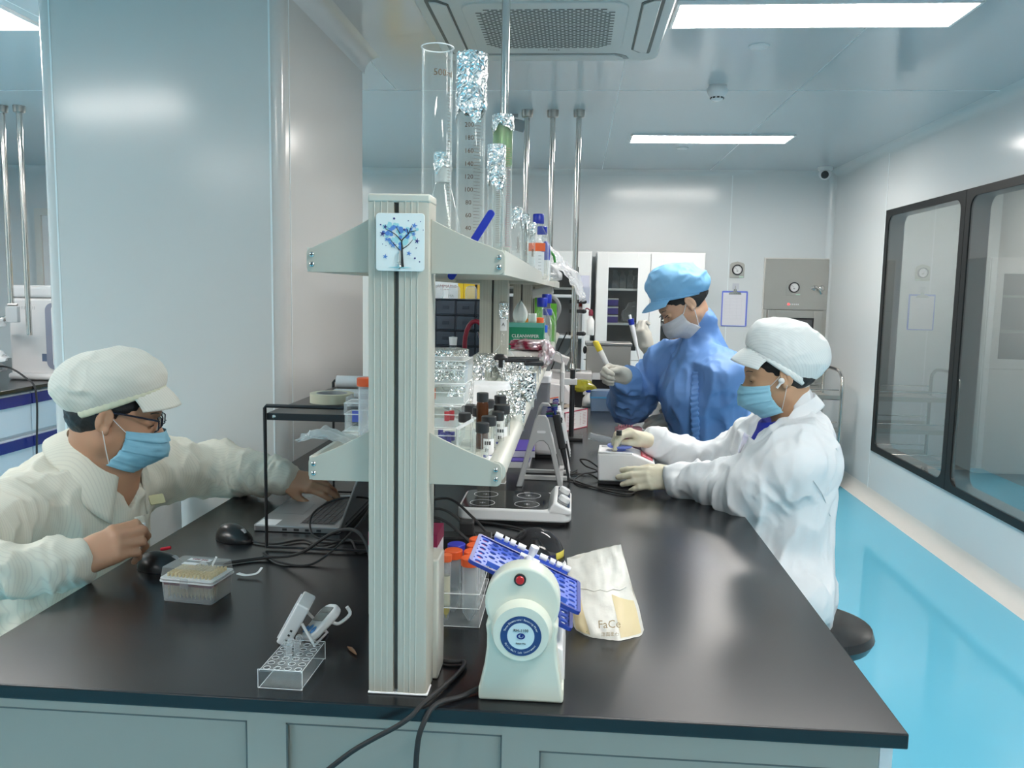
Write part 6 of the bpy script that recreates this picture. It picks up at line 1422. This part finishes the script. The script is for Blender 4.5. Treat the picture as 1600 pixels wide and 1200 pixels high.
# ---------------------------------------------------------------- person at the left
def personA():
    O=(-1.30,2.02,0); t=thing('person','person in ivory striped coverall, cap, glasses and blue mask sitting at the left','person',O)
    V=lambda *a:np.array(a,float)
    hd=Head((-1.165,2.02,1.140),(.90,.33,-.22),(.19,.08,.98),1.10)
    shN,shF=V(-1.335,1.82,.93),V(-1.235,2.29,.945); elN,elF=V(-1.30,1.50,.845+.05),V(-1.06,2.42,.925)
    wrN,wrF=V(-1.035,1.625,.893),V(-.835,2.33,.925); hip=V(-1.50,2.03,.60); chest=V(-1.31,2.05,.86); neckb=V(-1.235,2.04,.985)
    hN=Hand(wrN,(.70,.30,.38),(-.42,-.86,.22),1,1.08,curl=((.55,1.05,.6),(.6,1.1,.6),(.65,1.1,.6),(.7,1.15,.6)),thumb=((.55,.5),),spread=.04,tdir=(.80,.42,-.5))
    hF=Hand(wrF,(.99,-.08,-.12),(.1,-.55,.83),-1,1.0,curl=((.25,.3,.2),(.3,.35,.25),(.35,.45,.3),(.45,.5,.3)),thumb=((.3,.3),),spread=.04,tdir=(.80,.5,-.35))
    # continuous body
    F=Sdf(); hd.sdf(F); F.cap(hd.w(-.035,0,-.045),neckb,.058,.066,.04); F.cap(hd.w(.03,0,-.075),neckb+V(.055,-.01,-.03),.035,.05,.03)
    F.cap(neckb,chest,.09,.13,.06); F.cap(chest,hip,.14,.15,.06); F.cap(neckb+V(-.02,0,-.05),shN+V(0,0,-.02),.05,.05,.04); F.cap(neckb+V(-.02,0,-.05),shF+V(0,0,-.02),.05,.05,.04)
    F.cap(shN,elN,.05,.040,.02); F.cap(elN,wrN,.040,.027,.02); F.cap(shF,elF,.05,.040,.02); F.cap(elF,wrF,.040,.027,.02)
    hN.sdf(F); hF.sdf(F)
    for s_,y in ((-1,-.1),(1,.1)): F.cap(hip+V(0,y,-.02),hip+V(.38,y*1.4,-.06),.085,.065,.03); F.cap(hip+V(.38,y*1.4,-.06),hip+V(.33,y*1.4,-.52),.06,.045,.02); F.cap(hip+V(.33,y*1.4,-.55),hip+V(.48,y*1.4,-.56),.038,.032,.02)
    lo,hi=bbox([hd.w(0,0,.13),hN.tips[0],hF.tips[0],hip+V(.5,.2,-.6),hip+V(-.2,-.2,0),elN],.09)
    sdf_obj('body',F,lo,hi,.0035,M_skinA,t,O,1)
    # coverall
    G=Sdf(); fr=(20,8)
    G.cap(neckb+V(-.03,0,-.06),chest,.115,.175,.06); G.cap(chest+V(-.01,0,0),hip+V(.02,0,-.02),.185,.205,.07)
    G.cap(neckb+V(-.04,-.03,-.055),shN+V(-.0,.02,-.015),.075,.082,.07); G.cap(neckb+V(-.03,.04,-.055),shF+V(0,-.02,-.015),.075,.08,.07)
    G.cap(shN,elN+V(-.01,0,-.01),.085,.078,.05,.013,3,fr); G.cap(elN+V(-.01,0,-.01),wrN+(wrN-elN)*-.02,.072,.042,.035,.011,5,(26,9))
    G.cap(shF,elF,.085,.068,.05,.012,7,fr); G.cap(elF,wrF+(wrF-elF)*-.04,.066,.040,.035,.014,11,(28,9))
    for y in (-.1,.1): G.cap(hip+V(0,y,-.02),hip+V(.40,y*1.4,-.06),.105,.085,.04); G.cap(hip+V(.40,y*1.4,-.06),hip+V(.34,y*1.4,-.50),.085,.065,.03)
    G.disp(lambda P:ridgewarp(P,21,14,15,8,.015))
    G.ops.append(('half',V(0,0,.863),V(0,0,1),.004)) if False else None
    # neck opening and bench edge
    G.cutell(neckb+V(.035,-.005,.045),(.105,.085,.075),frame((.8,-.1,-.55),(.5,0,.8)),.01)
    G.cutell(neckb+V(.11,-.02,-.005),(.055,.022,.085),frame((.8,-.1,-.55),(.5,0,.8)),.008)
    lo,hi=bbox([neckb,shN,shF,elN,elF,wrN,wrF,hip+V(.5,.2,-.55),hip+V(-.15,-.15,0)],.13)
    g=sdf_obj('coverall',G,lo,hi,.0048,M_gownA,t,O,1)
    v=lambda p:Vector(p)-Vector(O)
    # collar: two leaves falling from the neck
    C=neckb+V(.01,0,.035); cm=frame((.80,-.15,-.45),(.45,0,.9))
    def ring(a,r,z,fx=1.0): return C+cm@np.array([r*fx*math.cos(a),r*.86*math.sin(a),z])
    def col(u,v_):
        a=R(28)+u*R(304); n=.004*noise.noise(Vector((u*6,v_*3,2)))
        if v_<.35: q=v_/.35; p=ring(a,.102+.004*q,.008+.036*q-.03*(math.cos(a)>0)*abs(math.cos(a))*.8)
        else:
            q=(v_-.35)/.65; fr_=max(0,math.cos(a)); p=ring(a,.106+.036*q+.034*q*fr_,.044-.058*q-.05*q*fr_-.024*abs(math.cos(a))*(math.cos(a)>0))
        return v(p+np.array([0,0,n]))
    strips('collar',col,56,12,M_gownA,g,.004)
    # zip placket, pull, velcro tab
    zp=[neckb+V(.135,-.035,-.095),neckb+V(.150,-.045,-.16),neckb+V(.150,-.05,-.24),neckb+V(.14,-.05,-.32)]
    obj('placket',MB().surf(lambda u,w_:v(spline([Vector(q) for q in zp],8)[min(24,int(w_*24))]+Vector(((u-.5)*.012,(u-.5)*.03,0))),3,24),M_gownA,g,solid=.003)
    obj('zip_pull',MB().box(-.003,.003,-.004,.004,-.014,.014,M=Matrix.Translation(v(zp[0]+V(.012,-.004,-.03)))),M_white,g,bevel=.001)
    obj('velcro_tab',MB().prism(rrect(-.02,.02,-.014,.014,.004),0,.004,M=Matrix.Translation(v(neckb+V(.115,.09,-.085)))@RZ(.9)@RX(.9)),mat('velcro_yellow',(.62,.60,.36),.7),g)
    for wr,el in ((wrN,elN),(wrF,elF)):
        d=(wr-el)/np.linalg.norm(wr-el); M=Matrix.Translation(v(wr-d*.012))@Vector((0,0,1)).rotation_difference(Vector(d)).to_matrix().to_4x4()
        obj('cuff',MB().surf(lambda u,w_:M@Vector(((.0355+.0016*math.sin(u*2*PI*22))*math.cos(2*PI*u),(.0335+.0016*math.sin(u*2*PI*22))*math.sin(2*PI*u),-.014+.024*w_)),88,3,cu=True),M_gownA,g,solid=.004)
    hair_shell(hd,t,O,-.062); face_details(hd,t,O)
    visor_cap(hd,t,O,M_capA,.56,(.0,0,.040),(.124,.098,.076),(-.030,0,.080),.42,-.48,.056,4,.007,mat('cap_band_cream',(.66,.66,.50),.7))
    mask(hd,t,O,M_maskblue)
    # glasses
    gl=obj('glasses',MB(),M_dark,t); w=lambda *a:v(hd.w(*a)); bpy.data.objects.remove(gl)
    mb=MB()
    for y in (-1,1):
        pts=[w(.1045-.010*abs(b)**2,y*(.033+.024*a),.008+.016*b) for a,b in ((-1,.7),(-.6,1),(.6,1),(1,.75),(1,-.5),(.6,-1),(-.6,-1),(-1,-.5))]
        mb.tube(pts,.0018,8,closed=True); mb.tube([w(.098,y*.058,.020),w(.09,y*.068,.022),w(.03,y*.078,.024),w(-.012,y*.084,.024),w(-.03,y*.084,.012)],.0025,8)
    mb.tube([w(.106,-.010,.014),w(.108,0,.016),w(.106,.010,.014)],.0018,8)
    gl=obj('glasses',mb,mat('glasses_navy',(.012,.014,.03),.25),t)
    for y in (-1,1): obj('lens',MB().add([w(.103-.008*abs(b)**2,y*(.033+.023*a),.008+.0155*b) for a,b in ((-1,.7),(-.6,1),(.6,1),(1,.75),(1,-.5),(.6,-1),(-.6,-1),(-1,-.5))],[tuple(range(8))]),M_glass,gl)
# ---------------------------------------------------------------- person in the white coat
def personC():
    O=(.74,2.47,0); t=thing('person','person in white lab coat and white striped cap seated at the right bench edge','person',O)
    V=lambda *a:np.array(a,float)
    hd=Head((.612,2.535,1.240),(-.97,.08,-.20),(-.20,.02,.97),1.0)
    neckb=V(.655,2.54,1.105); chest=V(.640,2.53,.93); hip=V(.632,2.48,.64)
    shN,shF=V(.645,2.39,1.02),V(.640,2.69,1.045); elN,elF=V(.53,2.43,.905),V(.50,2.86,.885); wrN,wrF=V(.325,2.60,.905),V(.265,2.80,.985)
    hN=Hand(wrN,(-.97,.16,-.06),(.10,-.80,.60),-1,.98,curl=((.10,.15,.15),(.12,.2,.2),(.15,.25,.2),(.2,.3,.25)),thumb=((.4,.2),),spread=.05,tdir=(.80,.45,-.15))
    hF=Hand(wrF,(-.93,-.24,.36),(.2,.15,1),1,.96,curl=((.65,.65,.35),(.8,.75,.4),(.55,1.0,.5),(.5,.9,.4)),thumb=((.75,.7),),spread=.04,tdir=(.85,.15,-.45))
    F=Sdf(); hd.sdf(F); F.cap(hd.w(-.035,0,-.045),neckb,.047,.054,.035)
    F.cap(neckb+V(.01,0,-.05),chest,.05,.095,.03); F.cap(chest,hip,.10,.105,.06); F.cap(neckb+V(.01,0,-.06),shN,.04,.045,.03); F.cap(neckb+V(0,0,-.06),shF,.04,.045,.03)
    F.cap(shN,elN,.047,.038,.02); F.cap(elN,wrN,.038,.025,.02); F.cap(shF,elF,.047,.038,.02); F.cap(elF,wrF,.038,.025,.02); hN.sdf(F,-.003); hF.sdf(F,-.003)
    for y in (-.1,.1): F.cap(hip+V(0,y,-.01),hip+V(-.24,y*1.2,-.06),.08,.06,.03); F.cap(hip+V(-.24,y*1.2,-.06),hip+V(-.20,y*1.2,-.50),.055,.042,.02); F.cap(hip+V(-.20,y*1.2,-.56),hip+V(-.34,y*1.2,-.58),.038,.030,.02)
    lo,hi=bbox([hd.w(0,0,.13),hN.tips[1],hF.tips[1],hip+V(.15,0,0),hip+V(-.5,.15,-.6),shN,shF],.09)
    sdf_obj('body',F,lo,hi,.0035,M_skinC,t,O,1)
    for h_,wr in ((hN,wrN),(hF,wrF)):
        Q=Sdf(); h_.tips=[]; el=elN if h_ is hN else elF; Q.cap(wr+(el-wr)*.16,wr,.033,.0285,.02); h_.sdf(Q,.0020)
        lo,hi=bbox(h_.tips+[wr,wr+(el-wr)*.3,h_.p(.09,.03,.03),h_.p(.09,-.03,.03)],.05); Q.ops.append(('half',wr+(el-wr)*.26,(wr-el)/np.linalg.norm(wr-el),.002))
        sdf_obj('glove',Q,lo,hi,.0022,M_glove,t,O,1)
    G=Sdf(); fr=(18,8)
    G.cap(neckb+V(.02,0,-.05),chest+V(.0,0,0),.085,.125,.06); G.cap(chest+V(.0,-.01,0),hip+V(.0,0,.0),.130,.130,.06); G.cap(chest+V(0,.06,-.02),hip+V(0,.05,0),.12,.13,.05); G.cap(hip,hip+V(.01,-.02,-.06),.138,.14,.05)
    G.cap(neckb+V(.03,-.03,-.045),shN+V(.01,.0,-.01),.065,.075,.06); G.cap(neckb+V(.02,.04,-.04),shF+V(0,-.02,-.01),.06,.07,.06)
    G.cap(shN+V(0,.03,-.04),hip+V(.01,-.03,.1),.085,.095,.07); G.cap(shN,elN+V(.0,0,.01),.074,.080,.085,.014,33,fr); G.cap(elN+V(0,0,.01),wrN+(elN-wrN)*.12,.074,.046,.035,.014,37,(22,9))
    G.cap(shF,elF,.075,.070,.05,.014,41,fr); G.cap(elF,wrF+(elF-wrF)*.12,.060,.044,.035,.013,43,(22,9))
    for y in (-.1,.1): G.cap(hip+V(0,y,-.02),hip+V(-.22,y*1.2,-.08),.12,.09,.04)
    G.cap(neckb+V(.012,0,-.03),V(.664,2.537,1.152),.072,.056,.025).cutell((.575,2.535,1.150),(.060,.065,.055),None,.012)
    G.disp(lambda P:ridgewarp(P,51,14,15,7,.018))
    G.cutell(neckb+V(-.05,-.0,.035),(.085,.065,.075),frame((-.6,0,-.75),(-.75,0,.6)),.008)
    G.cutell(neckb+V(-.125,-.01,-.09),(.055,.036,.13),frame((-.9,0,-.2),(-.2,0,.9)),.008)
    lo,hi=bbox([neckb,shN,shF,elN,elF,wrN,wrF,hip+V(-.4,.2,-.2),hip+V(.15,-.1,0)],.14)
    g=sdf_obj('lab_coat',G,lo,hi,.0048,M_coatC,t,O,1)
    v=lambda p:Vector(p)-Vector(O)
    Sh=Sdf().cap(neckb+V(-.02,0,-.035),chest+V(-.02,0,0),.078,.128,.05).cutell(neckb+V(-.025,0,.03),(.075,.062,.06),None,.006); lo,hi=bbox([neckb,chest],.18)
    sdf_obj('blue_shirt',Sh,lo,hi,.005,M_shirt,t,O,1)
    C=neckb+V(.0,0,.025); cm=frame((-.86,0,-.45),(-.45,0,.88))
    def ring(a,r,z): return C+cm@np.array([r*math.cos(a),r*.86*math.sin(a),z])
    def col(u,v_):
        a=R(36)+u*R(288); fr_=max(0,math.cos(a)); n=.003*noise.noise(Vector((u*7,v_*3,9)))
        if v_<.4: q=v_/.4; p=ring(a,.080+.006*q,-.022+.045*q-.05*fr_)
        else: q=(v_-.4)/.6; p=ring(a,.087+.010*q+.050*q*fr_,.023-.040*q-.05*fr_-.085*q*fr_)
        return v(p+np.array([0,0,n]))
    strips('collar',col,56,12,M_coatC,g,.0035)
    for y,s_ in ((-.035,-1),(.04,1)):
        lp=lambda u,w_,y=y,s_=s_: v(neckb+V(-.128-.045*w_+.03*u*(1-w_),y*(1-.55*w_)+s_*.05*u*(1-w_),-.045-.17*w_-.02*u))
        strips('lapel',lp,6,14,M_coatC,g,.003)
    # seams and pocket
    def surf_pt(x,y,z,ax): 
        p=V(x,y,z); d=np.array(ax,float); d/=np.linalg.norm(d); s0=.0
        for _ in range(40):
            q=G(p[None])[0]; 
            if abs(q)<.0008: break
            p=p+d*min(q,.04)*.9
        return p-d*.002
    for poly in ([(.735,1.06),(.785,.98),(.80,.90),(.79,.80)],[(.66,.98),(.70,.93),(.74,.86),(.78,.83)]):
        obj('seam',MB().tube([v(surf_pt(x,2.2,z,(0,1,0))) for x,z in poly],.0016,6,smooth=4),mat('seam_shade',(.74,.76,.78),.7),g)
    hair_shell(hd,t,O,-.055); face_details(hd,t,O)
    visor_cap(hd,t,O,M_capC,.78,(.0,0,.030),(.126,.100,.086),(-.040,0,.078),.60,-.30,.062,14,.006)
    mask(hd,t,O,M_maskblue)
    w=lambda *a:v(hd.w(*a))
    for y in (1,): obj('earbud',MB().ell(w(.006,y*.090,-.004),(.009,.009,.009),16,10).tube([w(.006,y*.092,-.006),w(.022,y*.090,-.022)],.0035,8),M_white,t)
# ---------------------------------------------------------------- person in blue
def personB():
    O=(.55,3.50,0); t=thing('person','person in blue cleanroom gown and sky blue cap holding a yellow topped tube','person',O)
    V=lambda *a:np.array(a,float)
    hd=Head((.441,3.444,1.436),(-.77,-.08,-.62),(-.62,-.04,.78),1.03)
    neckb=V(.518,3.488,1.289); chest=V(.525,3.488,1.088); hip=V(.640,3.54,.80)
    shN,shF=V(.594,3.33,1.165),V(.405,3.64,1.185); elN,elF=V(.62,3.44,.95),V(.250,3.68,1.006); wrN,wrF=V(.470,3.60,.955),V(.213,3.45,1.137)
    hN=Hand(wrN,(-.90,.12,-.20),(-.2,-.45,.87),-1,.95,curl=((.15,.25,.2),(.2,.3,.25),(.2,.35,.25),(.3,.4,.3)),thumb=((.2,.15),),spread=.12,tdir=(.55,.7,-.0))
    hF=Hand(wrF,(-.93,-.22,.22),(.15,.9,.3),1,.97,curl=((1.0,1.1,.7),(1.1,1.15,.75),(1.15,1.2,.75),(1.2,1.2,.8)),thumb=((.7,.6),),spread=.03,tdir=(.75,.3,-.55))
    F=Sdf(); hd.sdf(F); F.cap(hd.w(-.030,0,-.045),neckb,.044,.050,.03)
    F.cap(neckb+V(.01,0,-.05),chest,.05,.10,.03); F.cap(chest,hip,.11,.12,.06); F.cap(neckb+V(.01,0,-.06),shN,.04,.045,.03); F.cap(neckb+V(0,0,-.06),shF,.04,.045,.03)
    F.cap(shN,elN,.044,.036,.02); F.cap(elN,wrN,.036,.025,.02); F.cap(shF,elF,.044,.036,.02); F.cap(elF,wrF,.036,.025,.02); hN.sdf(F,-.003); hF.sdf(F,-.003)
    for y in (-.09,.09): F.cap(hip+V(.02,y,-.03),hip+V(.04,y,-.42),.085,.06,.03); F.cap(hip+V(.04,y,-.42),hip+V(.06,y,-.80),.055,.042,.02); F.cap(hip+V(.06,y,-.82),hip+V(-.09,y,-.825),.036,.030,.02)
    lo,hi=bbox([hd.w(0,0,.13),hN.tips[1],hF.tips[1],hip+V(.15,0,0),hip+V(-.15,0,-.86),shN,shF],.09)
    sdf_obj('body',F,lo,hi,.0038,M_skinB,t,O,1)
    for h_,wr,el in ((hN,wrN,elN),(hF,wrF,elF)):
        Q=Sdf(); h_.tips=[]; Q.cap(wr+(el-wr)*.16,wr,.031,.0275,.02); h_.sdf(Q,.0020)
        lo,hi=bbox(h_.tips+[wr,wr+(el-wr)*.3,h_.p(.09,.03,.03),h_.p(.09,-.03,.03)],.05); Q.ops.append(('half',wr+(el-wr)*.26,(wr-el)/np.linalg.norm(wr-el),.002))
        sdf_obj('glove',Q,lo,hi,.0024,M_gloveB,t,O,1)
    G=Sdf(); fr=(16,8)
    G.cap(neckb+V(.01,0,-.05),chest,.085,.148,.06); G.cap(chest,hip+V(-.02,0,.02),.150,.160,.06); G.cap(chest+V(0,.08,-.02),hip+V(0,.06,0),.13,.14,.05); G.cap(hip+V(0,0,0),hip+V(.05,0,-.5),.160,.17,.05)
    G.cap(neckb+V(.01,-.03,-.045),shN+V(0,.0,-.01),.06,.075,.06); G.cap(neckb+V(-.01,.04,-.045),shF,.06,.07,.06)
    G.cap(shN,elN,.078,.076,.05,.013,63,fr); G.cap(elN,wrN+(elN-wrN)*.12,.072,.050,.035,.013,67,(22,9))
    G.cap(shF,elF,.075,.085,.05,.014,71,fr); G.cap(elF,wrF+(elF-wrF)*.16,.082,.048,.035,.014,73,(20,9))
    G.cap(neckb+V(.006,0,-.03),V(.508,3.464,1.362),.080,.060,.025).cutell((.425,3.435,1.375),(.062,.075,.050),None,.012)
    G.disp(lambda P:ridgewarp(P,81,14,14,7,.018))
    G.cutell(neckb+V(-.075,-.0,.070),(.060,.048,.05),frame((-.6,0,-.75),(-.75,0,.6)),.008)
    lo,hi=bbox([neckb,shN,shF,elN,elF,wrN,wrF,hip+V(0,.0,-.6),hip+V(.12,-.1,0)],.15)
    g=sdf_obj('gown',G,lo,hi,.005,M_gownB,t,O,1)
    v=lambda p:Vector(p)-Vector(O)
    def front(z,y0=3.3,x0=.36):
        p=V(x0,y0-.25,z); d=V(.35,1,0); d/=np.linalg.norm(d)
        for _ in range(60):
            q=G(p[None])[0]
            if abs(q)<.0008: break
            p=p+d*min(q,.04)*.8
        return p-d*.004
    zs=[1.175-.028*i for i in range(12)]; ce=[front(z,3.27,.375) for z in zs]
    def plk(u,v_):
        i=v_*(len(ce)-1); a=int(min(i,len(ce)-2)); p=ce[a]*(1-(i-a))+ce[a+1]*(i-a); return v(p+V((u-.5)*.032+.002*math.sin(v_*70),-.003*math.sin(u*PI)-.0022*math.sin(v_*90+u*3),0))
    strips('ruffled_placket',plk,6,90,M_gownB,g,.003)
    hair_shell(hd,t,O,-.040)
    face_details(hd,t,O)
    visor_cap(hd,t,O,M_capB,.45,(.0,0,.042),(.126,.110,.080),(-.030,0,.085),.62,.02,.055,24,.010)
    mask(hd,t,O,M_maskgrey,pleats=1)
    w=lambda *a:v(hd.w(*a))
    for y in (-1,1): obj('glasses_temple',MB().tube([w(.10,y*.055,.014),w(.085,y*.066,.016)],.002,6),M_dark,t)
    obj('wrist_band',MB().lathe([(.0335,-.008),(.036,-.006),(.036,.006),(.0335,.008)],28,closed=True,M=Matrix.Translation(v(wrF+(elF-wrF)*.13))@Vector((0,0,1)).rotation_difference(Vector(elF-wrF)).to_matrix().to_4x4()),M_dark,t)
    # held tube
    ht=thing('sample_swab_tube','white tube with yellow top held up in the gloved hand of the person in blue','tube',(0,0,0))
    a,b=Vector(on_y(931,535,3.43)),Vector(on_y(961,594,3.43)); d=(b-a)
    obj('cap',MB().tube([a,a+d*.22],.0125,16),mat('yellow_cap',(.80,.62,.05),.35),ht); obj('cap_tip',MB().ell(a,(.0125,.0125,.008)),MATS['yellow_cap'],ht)
    obj('tube_body',MB().tube([a+d*.22,a+d*.60],[.0120,.0100],16),M_wbot,ht); obj('swab_stick',MB().tube([a+d*.58,b],.0042,10),M_white,ht)
    # blue collar shade left out; fourth person behind
def personD():
    O=(.56,4.25,0); t=thing('person','person mostly hidden behind the one in blue, only a gloved hand with a pipette showing','person',O)
    V=lambda *a:np.array(a,float)
    hd=Head((.560,4.25,1.315),(-.95,0,-.2),(-.2,0,.98),.92); neckb=V(.590,4.25,1.20); hip=V(.64,4.25,.74)
    el=V(.449,4.25,1.096); wr=V(.358,4.197,1.218)
    F=Sdf(); hd.sdf(F); F.cap(hd.w(-.03,0,-.04),neckb,.045,.05,.03).cap(neckb,hip,.10,.13,.05).cap(neckb+V(0,-.14,-.04),el,.05,.04,.04).cap(el,wr,.038,.027,.02).cap(neckb+V(0,-.14,-.04),neckb+V(0,.14,-.04),.055,.055,.05)
    F.cap(neckb+V(0,.14,-.05),V(.66,4.43,.93),.045,.035,.02).cap(V(.66,4.43,.93),V(.60,4.36,.90),.035,.026,.02)
    for y in (-.09,.09): F.cap(hip+V(0,y,0),hip+V(.02,y,-.70),.08,.045,.03)
    h_=Hand(wr,(-.50,-.12,.86),(-.55,-.75,-.3),-1,1.0,curl=((.9,1.0,.6),(1.0,1.1,.7),(1.1,1.1,.7),(1.1,1.2,.7)),thumb=((.6,.5),),spread=.03,tdir=(.85,.2,-.4)); h_.sdf(F,-.003)
    lo,hi=bbox([hd.w(0,0,.12),h_.tips[0],hip+V(0,.15,-.75),hip+V(.1,-.1,0)],.12); sdf_obj('body',F,lo,hi,.005,M_skinB,t,O,1)
    Q=Sdf(); h_.tips=[]; Q.cap(el,wr,.044,.029,.02,.003,5,(40,10)); h_.sdf(Q,.002); Q.ops.append(('half',el+(wr-el)*.12,(wr-el)/np.linalg.norm(wr-el),.002)); lo,hi=bbox(h_.tips+[wr,el],.05); sdf_obj('glove',Q,lo,hi,.003,M_gloveB,t,O,1)
    G=Sdf().cap(neckb+V(.01,0,-.05),hip,.13,.16,.05).cap(neckb+V(.01,-.13,-.05),el,.07,.055,.05,.006,3).cap(neckb+V(.01,-.13,-.05),neckb+V(.01,.13,-.05),.07,.07,.05).cap(neckb+V(0,.14,-.05),V(.66,4.43,.93),.065,.055,.04).cap(V(.66,4.43,.93),V(.61,4.36,.905),.05,.045,.03).cap(hip,hip+V(.04,0,-.4),.14,.14,.05)
    G.disp(lambda P:ridgewarp(P,91,8,8,4,.008)); lo,hi=bbox([neckb,el,hip+V(0,0,-.4),V(.5,4.5,.9)],.2); sdf_obj('coverall',G,lo,hi,.007,mat('grey_white_cloth',(.62,.62,.58),.7),t,O,1)
    visor_cap(hd,t,O,mat('grey_cap_cloth',(.6,.6,.57),.7),.4,(0,0,.03),(.095,.08,.06),(-.02,0,.05),.2,-.2,.03)
    pt=thing('pipette','pipette with blue top gripped by the raised hand behind the person in blue','pipette',(0,0,0))
    a,b=Vector(on_y(985,497,4.165)),Vector(on_y(999,562,4.165)); d=b-a
    obj('plunger',MB().tube([a-d*.08,a+d*.02],.007,12),M_white,pt); obj('blue_collar',MB().tube([a+d*.02,a+d*.16],[.016,.014],14),M_blue,pt)
    obj('handle',MB().tube([a+d*.14,a+d*.55,a+d*.68],[.013,.0085],14),M_white,pt); obj('shaft',MB().tube([a+d*.66,b],[.0065,.0045],12),M_white,pt)
    obj('tube_in_hand',MB().lathe([(.012,0),(.016,.025),(.0135,.025),(.010,.002)],20,M=Matrix.Translation(on_y(1000,578,4.165))@RX(.3)),M_pp,pt)
personA(); personC(); personB(); personD()
